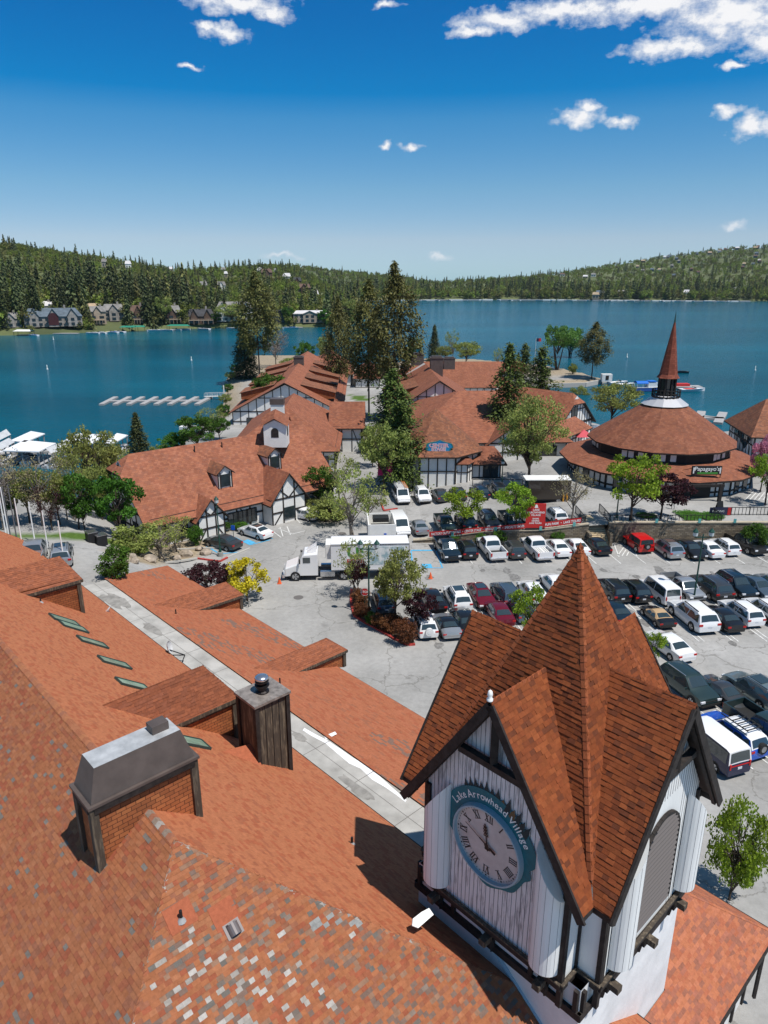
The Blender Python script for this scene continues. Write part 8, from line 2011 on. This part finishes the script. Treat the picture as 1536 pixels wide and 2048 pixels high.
man=house(107,sr(107,16),92,7,5,'stone','slate','grand stone mansion with blue grey roofs and a tall arched window',3)
g=MB(); g.face([Vector((x,-12.4+0,z)) for x,z in [(-3.2,1),(3.2,1)]+[(3.2*math.cos(t),6+3.2*math.sin(t)) for t in [math.pi*i/10 for i in range(11)]]]); 
W_=92*sr(107,16)/FPX; 
for i in range(len(g.v)): g.v[i]=Vector((g.v[i].x,-W_*.275-1.75,g.v[i].z))
g.build('arched_window',mat('dark_red_window',(.07,.02,.02),.3),man)
house(20,sr(20,14),34,6,3.5,'stone','grey','grey roofed stone house at the left edge of the far shore',1)
house(196,sr(196,18),28,9,3.5,'tan','grey','narrow tall timber house right of the stone mansion',1,deck=True)
house(229,sr(229,24),36,8,4,'stone','grey','light grey roofed house behind the parked boats',1)
house(277,sr(277,16),26,8,5,'brown','brown','dark brown steep roofed house among the shore pines',1,deck=True)
house(343,sr(343,18),36,8,5,'brown','grey','brown house with a steep grey roof under the big round tree',1,deck=True)
house(402,sr(402,12),48,6,5,'brown','dark','dark double gabled lake house beside the small round tree',2,deck=True)
house(470,sr(470,18),66,9,5.5,'white','grey','large white house behind the willows on the far shore',3)
house(557,sr(557,12),28,9,1,'black','dark','modern black house with flat roofs on the far shore',0,flat=True)
house(620,sr(620,14),62,7,2.0,'tan','white','long white house with a pale roof near the tip of the far shore',1)
house(96,sr(96,75),22,6,3,'white','white','white roof showing between the pines above the mansion',0)
house(188,sr(188,80),34,4,2,'tan','tan','long tan roof between the pines above the lake house row',0)
for (px,d,w_,wc,rc,lb) in ((268,500,10,'white','white','small white house high on the left hillside'),(222,520,9,'stone','grey','grey house high on the left hillside'),(447,330,16,'white','grey','white house on the slope between the two hills'),(538,380,20,'brown','brown','brown house on the ridge left of the tall pine'),(577,400,14,'white','white','white house on the ridge behind the tall pine'),(597,395,16,'brown','dark','brown and white house on the ridge right of the tall pine'),(610,250,24,'brown','brown','reddish brown house halfway up the slope'),(632,260,12,'white','white','white house halfway up the slope'),(677,170,18,'blue','dark','dark blue house near the far shore behind the pines'),(412,300,14,'stone','grey','grey house beside the inlet')):
    house(px,sr(px,d),w_,8,4,wc,rc,lb,1 if w_>15 else 0)
rg=random.Random(12)
for (px,d,w_,wc,rc,lb) in ((1195,60,16,'blue','slate','blue grey house by the far shore left of the white one'),(1243,70,24,'white','grey','white house with a lawn by the far shore'),(1187,10,12,'tan','tan','tan boathouse on the far shore'),(1460,150,14,'tan','grey','tan house among the trees at the right far shore'),(1366,60,10,'white','white','narrow white house behind dark conifers on the far shore')):
    house(px,shore_r2(px)+d,w_,8,4,wc,rc,lb,0,hf=far_h2)
gh='tiny houses scattered over the far right hillside'
for i in range(56):
    px=rg.uniform(1260,1600); r=shore_r2(px)+rg.uniform(520,1350)
    house(px,r,rg.uniform(4,7),6,3,rg.choice(['white','tan','blue','stone','brown']),rg.choice(['white','grey','slate','brown','tan']),'tiny house among the trees on the far right hillside',0,group=gh,hf=far_h2)
gh='small houses on the middle far hills'
for i in range(10):
    px=rg.choice([rg.uniform(330,560),rg.uniform(1020,1230)]); hf=far_h if px<700 else far_h2; r=(sr(px,rg.uniform(420,650)) if px<700 else shore_r2(px)+rg.uniform(300,700))
    house(px,r,rg.uniform(5,9),6,3,rg.choice(['white','tan','stone']),rg.choice(['white','grey','brown']),'small house half hidden by trees on the middle far hills',0,group=gh,hf=hf)
# shoreline pines one can tell apart by their place on the left shore, then the masses
FCON=[conifer('dark',40+s,cb=.12,nb=70,per=20,ls=.04,prof=lambda t:(1-t)**.7*.9+.05,droop=.3,jit=.35) for s in range(3)]
rg=random.Random(77); lst=[]
for i in range(44):
    px=-10+i*15.5+rg.uniform(-6,6)
    if 545<px<660 and rg.random()<.4: continue
    d=rg.uniform(6,38); r=sr(px,d)
    if clear(px,r+18) and rg.random()<.75: continue
    az=pxaz(px); Hh=rg.uniform(22,35) if px<360 else rg.uniform(12,22); lst.append((px,r,Hh))
for (px,r,Hh) in lst:
    az=pxaz(px); put_tree(FCON[int(px)%3],Vector((r*math.sin(az),r*math.cos(az),far_h(px,r)-.5)),Hh,Hh*rg.uniform(.3,.42),'pine_tree','tall dark pine on the wooded shore across the left bay','tree','pines along the left far shore')
for (px,d,Hh,wd,pr,lb) in ((330,10,22,17,OL[0],'large round olive tree on the left far shore'),(430,6,9,10,GR[0],'small round green tree beside the dark double gabled house'),(465,4,17,30,OL[1],'wide pale willow in front of the large white house'),(690,8,20,20,OL[0],'olive tree at the tip of the far shore'),(575,8,14,12,GR[1],'green tree beside the modern black house'),(648,5,12,12,GR[0],'green tree in front of the long white house')):
    az=pxaz(px); r=sr(px,d); put_tree(pr,Vector((r*math.sin(az),r*math.cos(az),far_h(px,r)-.3)),Hh,wd,'leafy_tree',lb)
rg=random.Random(5); pts=[]
def addp(px,r,hf,con,hmul=1.0):
    az=pxaz(px); z=hf(px,r)-.6
    if rg.random()<con: idx=rg.choice([0,1,1,2]); H=rg.uniform(13,29)*hmul; Wd=H*rg.uniform(.38,.6)
    else: idx=rg.choice([3,4,4]); H=rg.uniform(9,17)*hmul; Wd=H*rg.uniform(.8,1.2)
    pts.append(((r*math.sin(az),r*math.cos(az),z),idx,(Wd,H),rg.uniform(0,6.28)))
for i in range(5200):
    px=rg.uniform(-330,735); d=rg.random()**1.25*1000; r=sr(px,8+d)
    if clear(px,r): continue
    con=(.72 if d<200 else .25) if px<380 else (.4 if d<120 else .25)
    addp(px,r,far_h,con,1.12 if d<200 and px<380 else .72)
for i in range(330):
    px=rg.uniform(-60,720); d=rg.uniform(1,30); r=sr(px,d)
    if any(abs(px-h[0])<h[2]*.8 and abs(r-h[1])<26 for h in HX): continue
    addp(px,r,far_h,.3 if d<12 else .75,.55 if d<12 else 1.0)
forest('left_shore_forest',pts,'mixed conifer and leafy forest covering the hills across the left bay')
pts=[]
for i in range(8200):
    px=rg.uniform(520,1900); u=rg.random()**1.5; r=shore_r2(px)+10+u*1500
    if clear(px,r): continue
    con=.36
    addp(px,r,far_h2,con if u<.12 else .16,1.05 if u<.12 else .72)
forest('far_shore_forest',pts,'mixed forest along the far shore and over the distant hills')
# ------------------------------------------------------------------ boats and docks
m_dock=mat('dock_boards',(.36,.35,.345),.8,noise=.12,nscale=2); m_hull=mat('boat_hull_white',(.75,.75,.76),.3,spec=.5)
def boat(x,y,L,rot,label,group=None,cover=None,stripe=None,name='motor_boat',local_z=0):
    r=thing(name,label,'boat',(x,y,LAKE+local_z),group,True,rot); mb=MB(); W=L*.17; n=7; R0=[];R1=[];R2=[]
    for i in range(n):
        t=i/(n-1); yy=-L/2+L*t; w_=W*(1-max(0,(t-.5)/.5)**2.2*.98); R0.append((w_*.6,yy,-.2)); R1.append((w_,yy,.75+.25*t)); 
    for s in (-1,1):
        for i in range(n-1):
            a,b,c,d=R0[i],R0[i+1],R1[i+1],R1[i]; mb.face([(s*a[0],a[1],a[2]),(s*b[0],b[1],b[2]),(s*c[0],c[1],c[2]),(s*d[0],d[1],d[2])],0)
    for i in range(n-1): mb.face([(-R1[i][0],R1[i][1],R1[i][2]-.02),(R1[i][0],R1[i][1],R1[i][2]-.02),(R1[i+1][0],R1[i+1][1],R1[i+1][2]-.02),(-R1[i+1][0],R1[i+1][1],R1[i+1][2]-.02)],0)
    mb.face([(-R0[0][0],R0[0][1],-.2),(R0[0][0],R0[0][1],-.2),(R1[0][0],R1[0][1],.75),(-R1[0][0],R1[0][1],.75)],0)
    mb.build('hull',stripe or m_hull,r)
    mb=MB(); mb.box((0,-L*.12,.82),(W*1.45,L*.42,.12)); mb.build('cockpit',mat('boat_seats',(.2,.2,.22),.7) if cover is None else cover,r)
    mb=MB(); mb.face([(-W*.8,L*.1,.95),(W*.8,L*.1,.95),(W*.6,L*.02,1.5),(-W*.6,L*.02,1.5)]); mb.build('windscreen',m_cglass,r); return r
COV={'blue':mat('blue_canvas',(.02,.08,.3),.8),'green':mat('green_canvas',(.02,.2,.13),.8),'red':mat('red_canvas',(.5,.03,.03),.8),'yellow':mat('yellow_canvas',(.6,.5,.03),.8)}
def shorept(px,off): az=pxaz(px); r=shore_r(px)+off; return r*math.sin(az),r*math.cos(az)
for i,(px,off,L,cv,lb) in enumerate(((62,-10,8,'blue','boat with a blue cover left of the mansion dock'),(182,-14,10,None,'white motor boat first in the row of shore boats'),(196,-15,10,None,'white motor boat second in the row of shore boats'),(208,-12,9,'yellow','boat with a yellow cover in the row of shore boats'),(221,-14,10,'blue','blue covered boat in the row of shore boats'),(236,-12,10,None,'white motor boat last in the row of shore boats'),(305,-8,9,None,'white boat at the light dock below the brown house'),(330,-9,10,None,'white boat right of the light dock'),(352,-6,8,None,'small boat beside the green canopy'),(368,-6,8,'blue','small dark boat right of the green canopy'),(406,-9,11,None,'white cruiser in front of the dark double gabled house'),(468,-8,12,None,'white boats moored in front of the large white house'),(580,-8,12,'blue','blue and white boat by the modern black house'))):
    x,y=shorept(px,off); boat(x,y,L,R(90+rnd.uniform(-25,25)),lb,'boats along the left far shore',COV.get(cv))
for i,(px,w_,lb) in enumerate(((45,9,'small grey dock below the left edge house'),(128,22,'stone dock edge in front of the mansion'),(320,26,'long light dock below the brown house'),(590,14,'white dock by the modern black house'))):
    x,y=shorept(px,-4); W=w_*math.hypot(x,y)/FPX*2; mb=MB(); mb.box((x,y,LAKE+.35),(W,4,.4)); tag(mb.build('dock',m_dock),lb,'dock','docks along the left far shore')
for (px,cv,lb) in ((44,'white','grey canopy over the boat lift left of the mansion'),(256,'green','small green canopy on the left far shore'),(275,'green','wide green canopy under the brown steep roofed house'),(357,'green','long green canopy near the inlet')):
    x,y=shorept(px,-6); r=thing('boat_canopy',lb,'canopy',(x,y,LAKE),'boat canopies on the left far shore'); mb=MB(); w_=6 if px!=357 else 9
    for s in (-1,1): mb.face([(x-w_,y+s*3,LAKE+3),(x+w_,y+s*3,LAKE+3),(x+w_*.7,y,LAKE+4),(x-w_*.7,y,LAKE+4)][::s])
    mb.build('canopy_cover',COV['green'] if cv=='green' else m_white,r); mb=MB()
    for sx_ in (-1,1):
        for sy_ in (-1,1): mb.beam((x+sx_*w_*.9,y+sy_*2.8,LAKE-.5),(x+sx_*w_*.9,y+sy_*2.8,LAKE+3),.2,.2)
    mb.build('posts',m_dark,r)
rg=random.Random(31)
for i in range(46):
    px=700+ i*17.5+rg.uniform(-6,6); p=P(px,601.5-1.5*math.sin((px-720)/180),LAKE); s=1-12/p.length; L=rg.uniform(12,26); mb=MB(); mb.box((p.x*s,p.y*s,LAKE+.6),(L,5,1.3+rg.random())); 
    tag(mb.build('far_dock',m_dock if rg.random()<.5 else m_white),'pale dock along the distant far shore','dock','docks along the distant far shore')
for i in range(26):
    px=720+ i*30+rg.uniform(-12,12); p=P(px,601.5-1.5*math.sin((px-720)/180),LAKE); s=1-26/p.length; boat(p.x*s,p.y*s,rg.uniform(8,13),rg.uniform(0,3.1),'white boat moored at the distant far shore','boats at the distant far shore')
# floating finger dock in the left bay
def LP(px,py,z=LAKE): return P(px,py,z)
fd=thing('finger_dock','empty floating dock with eight slanting fingers in the left bay','dock',tuple(LP(320,803))); mb=MB(); up_=.45
def plank(mb,a,b,w_,zt=up_):
    a=Vector((a.x,a.y,LAKE+zt/2)); b=Vector((b.x,b.y,LAKE+zt/2)); mb.beam(a,b,w_,zt)
plank(mb,LP(214,804),LP(412,803),1.6); mb.build('main_walk',m_dock,fd)
for i in range(8):
    f=MB(); a=LP(203+27.2*i,811); b=LP(232+27*i,796); plank(f,a,b,1.5,.5); f.build('finger',m_dock,fd)
gw=thing('gangway','white truss gangway from the finger dock to the shore','gangway',tuple(LP(430,799))); mb=MB(); a=LP(410,797)+Z3*.6; b=LP(450,800)+Z3*1.2
mb.beam(a,b,1.4,.15)
for s in (-.7,.7):
    o_=Vector((0,s,0)); mb.beam(a+o_+Z3*1.1,b+o_+Z3*1.1,.1,.1)
    for i in range(9): t=i/8; mb.beam(a.lerp(b,t)+o_,a.lerp(b,t)+o_+Z3*1.1,.08,.08)
mb.build('truss',m_white,gw); mb=MB(); c=LP(449,800); mb.beam(c,c+Z3*4.5,.3,.3); mb.build('pile',m_white,gw)
mb=MB(); a=LP(362,858);b=LP(430,860); plank(mb,a,b,2.2,.8); tag(mb.build('white_float',m_white),'long white float by the bank left of the dormer roofs','dock')
# covered boat slips
m_slip=mat('white_slip_roof',(.8,.8,.8),.5,noise=.04,nscale=.8); m_slipg=mat('grey_ribbed_roof',(.5,.51,.52),.55,noise=.12,nscale=1.5)
slips=[((20,881),(62,862),(90,867),(50,884),0,'white slip roof second from the left edge, behind the wide one'),((5,901),(49,880),(112,886),(77,903),0,'widest white slip roof at the left edge'),((82,905),(124,886),(144,892),(103,907),1,'grey ribbed gabled slip roof'),((122,884),(158,866),(215,870),(185,886),0,'white slip roof behind the tall olive tree'),((208,886),(234,866),(256,870),(226,887),0,'white slip roof nearest the pointed conifer'),((-20,880),(6,863),(22,869),(-8,884),1,'grey slip roof at the very left edge'),((-30,903),(8,884),(30,884),(-4,903),1,'lower grey slip roof at the very left edge')]
for i,(a,b,c,d,g_2,lb) in enumerate(slips):
    z=LAKE+3.3; q=[P(*k,z) for k in (a,b,c,d)]; cen=(q[0]+q[1]+q[2]+q[3])/4; r=thing('boat_slip',lb,'boat slip',(cen.x,cen.y,LAKE),'covered boat slips in the left bay'); mb=MB()
    if g_2:
        m1=(q[0]+q[3])/2+Z3*.9; m2=(q[1]+q[2])/2+Z3*.9; mb.face([q[0],m1,m2,q[1]][::-1]); mb.face([m1,q[3],q[2],m2][::-1])
    else: slab(mb,[q if newell(q).z>0 else q[::-1]],.2,0,0)
    mb.build('roof',m_slipg if g_2 else m_slip,r); mb=MB()
    for (u,v) in ((.05,.05),(.05,.95),(.95,.05),(.95,.95),(.5,.05),(.5,.95)):
        p=(q[0]*(1-u)+q[3]*u)*(1-v)+(q[1]*(1-u)+q[2]*u)*v; mb.beam(Vector((p.x,p.y,LAKE-1)),Vector((p.x,p.y,z-.1)),.18,.18)
    mb.build('posts',mat('grey_post',(.3,.3,.3),.6),r); mb=MB()
    for u in (.08,.92): plank(mb,q[0].lerp(q[3],u),q[1].lerp(q[2],u),1.2,.5)
    mb.build('floats',m_dock,r)
    ang=math.atan2((q[1]-q[0]).y,(q[1]-q[0]).x)-math.pi/2; boat(cen.x,cen.y,7,ang,['white boat under the slip roof behind the wide one','white boat under the widest slip roof','white boat under the ribbed gabled slip roof','red and white boat under the slip roof by the tall olive tree','white boat under the slip roof nearest the pointed conifer','white boat under the slip roof at the very left edge','white boat under the lower left slip roof'][i],'boats in the covered slips',stripe=COV['red'] if i==3 else None)
mb=MB(); plank(mb,LP(-20,912),LP(250,898),2.0,.6)
for (a,b) in (((78,925),(112,905)),((118,925),(150,905)),((232,905),(252,892))): plank(mb,LP(*a),LP(*b),1.2,.5)
tag(mb.build('marina_walkway',m_dock),'pale floating walkway in front of the covered boat slips','dock')
# docks and boats right of the round building
for (pts,lb) in ((((1388,838),(1448,840)),'pale dock walkway left part right of the red spire'),(((1395,848),(1403,826)),'dock finger nearest the spire'),(((1435,849),(1446,828)),'wide dock finger at the right end'),(((1262,828),(1300,826)),'short dock behind the round roof left of the spire'),(((1406,836),(1440,840)),'low white cable float between the dock fingers')):
    mb=MB(); plank(mb,LP(*pts[0]),LP(*pts[1]),2.2,.6); tag(mb.build('dock',m_dock),lb,'dock','docks right of the spire')
p=LP(1292,782); r=thing('tour_boat','blue and white tour boat with blue awnings','boat',(p.x,p.y,LAKE),None,True,R(-85)); mb=MB(); mb.box((0,0,.7),(3,9,1.2)); mb.build('hull',COV['blue'],r); mb=MB(); mb.box((0,0,1.35),(3.1,9.1,.12)); mb.box((0,1.5,2.2),(2.6,3.2,1.6)); mb.build('cabin',m_hull,r); mb=MB()
for i in range(8):
    t0=math.pi*i/8;t1=math.pi*(i+1)/8; mb.face([(1.5*math.cos(t0),-4,2.6+.8*math.sin(t0)),(1.5*math.cos(t0),0,2.6+.8*math.sin(t0)),(1.5*math.cos(t1),0,2.6+.8*math.sin(t1)),(1.5*math.cos(t1),-4,2.6+.8*math.sin(t1))])
mb.box((0,1.5,3.3),(2.8,2.6,.3)); mb.build('awning',mat('bright_blue_awning',(.01,.14,.55),.7),r); mb=MB()
for s in (-1,1):
    for y in (-3.8,-1.9,0): mb.beam((s*1.4,y,1.3),(s*1.4,y,2.7),.08,.08)
mb.build('awning_posts',m_white,r)
p=LP(1385,782); boat(p.x,p.y,9,R(-80),'white speed boat with a red seat right of the spire',cover=COV['red'])
p=LP(1366,776); mb=MB(); mb.box((p.x,p.y,LAKE+.4),(12,4,.6),mat=0); mb.box((p.x-1.5,p.y+.5,LAKE+1.1),(7,2.5,.8),mat=1); tag(mb.build('jet_ski_float',[m_dock,COV['red']]),'float with a red cover beside the spire balcony','dock')
p=LP(1361,746); boat(p.x,p.y,6,R(80),'small dark fishing boat right of the spire tip',cover=m_black,stripe=mat('dark_hull',(.05,.06,.06),.5))
for (px,py,lb) in ((95,740,'white buoy in the left bay'),(383,722,'white buoy left of the tall pine'),(1254,716,'white buoy left of the spire tip'),(1510,742,'white buoy at the right side of the lake'),(107,680,'white buoy near the mansion')):
    p=LP(px,py); mb=MB(); mb.lathe(p,[(.0,-.3),(.35,-.2),(.35,.5),(.12,.9),(.12,2.0),(0,2.1)],10); tag(mb.build('buoy',m_white,smooth_=True),lb,'buoy','white buoys')
# sandy point details
p=P(1212,762,LAKE+1.2); r=thing('white_shed','white shed with a poster on the end of the sandy point','shed',tuple(p)); mb=MB(); mb.box(p+Z3*1.2,(3.6,2.2,2.6)); mb.build('wall',m_white,r); mb=MB(); mb.box(p+Vector((0,-1.15,1.3)),(1.1,.06,1.5)); mb.build('poster',m_dark,r)
for (px,py,lb) in ((1236,768,'white covered boat right of the white shed'),(1250,772,'second white covered boat right of the white shed')): p=LP(px,py); boat(p.x,p.y,8,R(-70),lb,cover=m_white)
mb=MB(); w0=[G(*q) for q in ((985,785),(1040,782),(1100,778),(1170,773),(1212,768))]
for a,b in zip(w0,w0[1:]): mb.beam(Vector((a.x,a.y,LAKE+.6)),Vector((b.x,b.y,LAKE+.6)),.8,1.8)
tag(mb.build('sea_wall',mat('pale_concrete',(.45,.42,.38),.9)),'pale curved concrete sea wall around the lagoon','wall')
# flag pole, banners, kiosk, tents
b=G(1068,745); r=thing('flag_pole','white flag pole with a small flag by the lake','flag pole',tuple(b)); mb=MB(); mb.tube(b,b+Z3*13,.08,.05,8); mb.build('pole',m_white,r); mb=MB()
for i in range(6): mb.face([b+Vector((.1+.3*i,.1*math.sin(i),12.8)),b+Vector((.4+.3*i,.1*math.sin(i+1),12.8)),b+Vector((.4+.3*i,.1*math.sin(i+1),11.6)),b+Vector((.1+.3*i,.1*math.sin(i),11.6))],0 if i<3 else 1)
mb.build('flag',[PA['navy'],COV['red']],r)
m_mag=mat('magenta_banner',(.45,.01,.12),.7)
for (px,py,tp,lb) in ((712,850,818,'magenta banners on a pole at the street median'),(770,985,925,'magenta banners on a pole beside the octagonal building')):
    b=G(px,py); h=5.0; r=thing('banner_pole',lb,'banner pole',tuple(b),'magenta banner poles'); mb=MB(); mb.tube(b,b+Z3*h,.07,.05,8); mb.build('pole',m_greenm,r)
    for s in (-1,1): mb=MB(); mb.box(b+Vector((s*.6,0,h-1.3)),(.9,.05,2.2)); mb.build('banner',m_mag,r)
b=G(701,832); mb=MB(); mb.box(b+Z3*1.0,(1.2,.6,1.9)); mb.box(b+Z3*2.05,(1.5,.9,.2)); tag(mb.build('red_kiosk',m_red),'small red information stand on the grass median','kiosk')
b=G(683,800); mb=MB(); mb.box(b+Z3*1.6,(2.2,1.6,3.2)); o=tag(mb.build('black_kiosk',m_black),'black kiosk with a light roof beside the median pines','kiosk'); mb=MB(); mb.box(b+Z3*3.3,(2.8,2.2,.2)); mb.build('roof',m_slipg,o)
b=G(1165,898); r=thing('red_canopy','pink red pop up canopy behind the snack bar','canopy',tuple(b)); mb=MB(); cs=[b+Vector((x,y,2.5)) for x,y in ((-1.6,-1.6),(1.6,-1.6),(1.6,1.6),(-1.6,1.6))]
for i in range(4): mb.face([cs[i],cs[(i+1)%4],b+Z3*3.6])
mb.build('cover',mat('pink_red_canvas',(.55,.08,.1),.8),r); mb=MB()
for c in cs: mb.beam(c,c-Z3*2.5,.07,.07)
mb.build('legs',m_white,r)
b=G(1192,880); mb=MB(); mb.lathe(b,[(0,0),(1.1,0),(1.1,2.6),(1.2,2.7),(0,3.1)],16); tag(mb.build('storage_tank',m_metal),'grey metal tank left of the round building roof','tank')
b=G(1438,1020); mb=MB(); mb.face([b+Vector((-.45,-.3,0)),b+Vector((.45,-.3,0)),b+Vector((.35,0,1.2)),b+Vector((-.35,0,1.2))]); mb.face([b+Vector((-.45,.3,0)),b+Vector((.45,.3,0)),b+Vector((.35,0,1.2)),b+Vector((-.35,0,1.2))]); tag(mb.build('sandwich_board',m_black),'black sandwich board on the pavement before the round building','sign')
for i,(px,lb) in enumerate(((1126,'left orange bollard behind the brown truck'),(1133,'right orange bollard behind the brown truck'))):
    b=G(px,1003); mb=MB(); mb.tube(b,b+Z3*1.1,.12,.12,8); tag(mb.build('bollard',mat('orange_bollard',(.65,.3,.03),.6)),lb,'bollard','orange bollards')
b=G(468,1085); r=thing('parking_sign','blue parking sign on a post beside the porch bushes','sign',tuple(b)); mb=MB(); mb.tube(b,b+Z3*2.2,.04,.04,6); mb.build('post',m_greenm,r); mb=MB(); mb.box(b+Vector((0,-.05,1.9)),(.45,.04,.6)); mb.build('sign_plate',PA['blue'],r)
railing('ramp_railing','dark handrail along the ramp by the annex',[G(945,972),G(1045,972)],h=1.0,step=1.2)
# terrace tables outside the hall
for i,(px,py,c) in enumerate(((972,905,'brown'),(985,912,'dark'),(960,918,'brown'))):
    b=G(px,py); r=thing('cafe_table',['brown cafe table left on the hall terrace','dark cafe table right on the hall terrace','brown cafe table nearest the annex roof'][i],'table',tuple(b),'cafe tables on the hall terrace'); mb=MB(); mb.lathe(b,[(.0,.74),(.5,.74),(.5,.78),(0,.78)],10); mb.build('table_top',WALLC['brown'],r); mb=MB(); mb.tube(b,b+Z3*.74,.06,.06,6); mb.tube(b,b+Z3*.04,.3,.3,8); mb.build('pedestal',m_dark,r)
# ------------------------------------------------------------------ people
def person_mesh(step,arm):
    bm=bmesh.new(); V=[((0,0,.95),.14),((0,0,1.15),.125),((0,0,1.38),.15),((0,0,1.5),.06),((0,.0,1.6),.075),((0,.01,1.7),.095),((0,.0,1.76),.07),
      ((.1,0,.9),.09),((.11,step*.5,.5),.062),((.11,step*.2,.07),.045),((.11,step*.2+.13,.04),.035),((-.1,0,.9),.09),((-.11,-step*.4,.5),.062),((-.11,-step,.07),.045),((-.11,-step+.13,.04),.035),
      ((.2,0,1.42),.055),((.25,-.02,1.15),.042),((.25,arm,.9),.033),((.25,arm*1.3,.8),.035),((-.2,0,1.42),.055),((-.25,-.02,1.15),.042),((-.25,arm*.6,.9),.033),((-.25,arm*.8,.8),.035)]
    E=[(0,1),(1,2),(2,3),(3,4),(4,5),(5,6),(0,7),(7,8),(8,9),(9,10),(0,11),(11,12),(12,13),(13,14),(2,15),(15,16),(16,17),(17,18),(2,19),(19,20),(20,21),(21,22)]
    vs=[bm.verts.new(v[0]) for v in V]; [bm.edges.new((vs[a],vs[b])) for a,b in E]; me=bpy.data.meshes.new('person'); bm.to_mesh(me); bm.free()
    o=bpy.data.objects.new('tmp_person',me); C.objects.link(o); md=o.modifiers.new('s','SKIN'); sv=me.skin_vertices[0].data
    for i,v in enumerate(V): sv[i].radius=(v[1],v[1]*.85)
    sv[0].use_root=True; o.modifiers.new('u','SUBSURF').levels=1; bpy.context.view_layer.update(); dg=bpy.context.evaluated_depsgraph_get(); m2=bpy.data.meshes.new_from_object(o.evaluated_get(dg)); bpy.data.objects.remove(o); return m2
SK=mat('skin',(.45,.27,.19),.6); HR=mat('dark_hair',(.04,.025,.015),.7)
PM=[person_mesh(.18,.08),person_mesh(.03,.03)]
cloth={n:mat('cloth_'+n,c,.85) for n,c in dict(navy=(.02,.03,.09),red=(.45,.03,.03),white=(.7,.7,.68),black=(.02,.02,.02),grey=(.2,.2,.21),blue=(.05,.15,.4),tan=(.4,.3,.2),teal=(.03,.3,.3)).items()}
ppl=[(641,806,0,'navy','grey','person in a navy top and grey trousers walking beside the shop row'),(648,812,1,'white','tan','person in a white shirt standing in the street by the shop row'),(655,806,0,'black','navy','person in a black top walking up the street'),(661,858,0,'navy','navy','person all in navy near the corner building'),(716,758,1,'blue','tan','person in a blue shirt at the beach end of the street'),(722,760,0,'red','black','person in a red top at the beach end of the street'),(655,746,1,'teal','grey','person in a teal top by the sandy beach'),(699,838,1,'white','black','person in white beside the red information stand'),(1345,1018,0,'black','grey','person in black walking in front of the round building'),(745,880,0,'grey','navy','person in a grey top by the hedge along the street')]
for (px,py,k,top,bot,lb) in ppl:
    b=G(px,py); me=PM[k].copy(); me.materials.clear()
    for m in (SK,cloth[top],cloth[bot],HR): me.materials.append(m)
    for pl in me.polygons:
        z=pl.center.z; x=abs(pl.center.x); y=pl.center.y; pl.material_index=2 if (z<.98 and x<.22 or z<.75) and z>.08 else (1 if z<1.46 and z>.98 and not(x>.22 and z<1.12) else (3 if (z>1.68 or (z>1.58 and y<-.03)) else 0))
        if z<=.08: pl.material_index=3
        pl.use_smooth=True
    o=bpy.data.objects.new('person',me); C.objects.link(o); o.location=b; o.rotation_euler=(0,0,rnd.uniform(0,6.28)); tag(o,lb,'person')
for o in bpy.data.objects:
    if '_w' in o: del o['_w']
    if o.parent is None and o.type=='MESH' and 'kind' not in o and 'label' not in o: print('UNLABELLED',o.name)

def haze():
    x0,x1,y0,y1,z0,z1=-4100,4100,-120,3900,-14,420
    mb=MB(); mb.box(((x0+x1)/2,(y0+y1)/2,(z0+z1)/2),(x1-x0,y1-y0,z1-z0)); m=bpy.data.materials.new('haze_air'); m.use_nodes=True; nt=m.node_tree; nt.nodes.clear(); o=nt.nodes.new('ShaderNodeOutputMaterial'); v=nt.nodes.new('ShaderNodeVolumePrincipled')
    v.inputs['Color'].default_value=(.62,.78,.95,1); v.inputs['Density'].default_value=.00003; v.inputs['Anisotropy'].default_value=.2; nt.links.new(v.outputs[0],o.inputs['Volume'])
    h=mb.build('haze',m,weld=True); h['kind']='stuff'; h['label']='thin blue summer haze over the lake and hills'
    del h['_w']
haze()
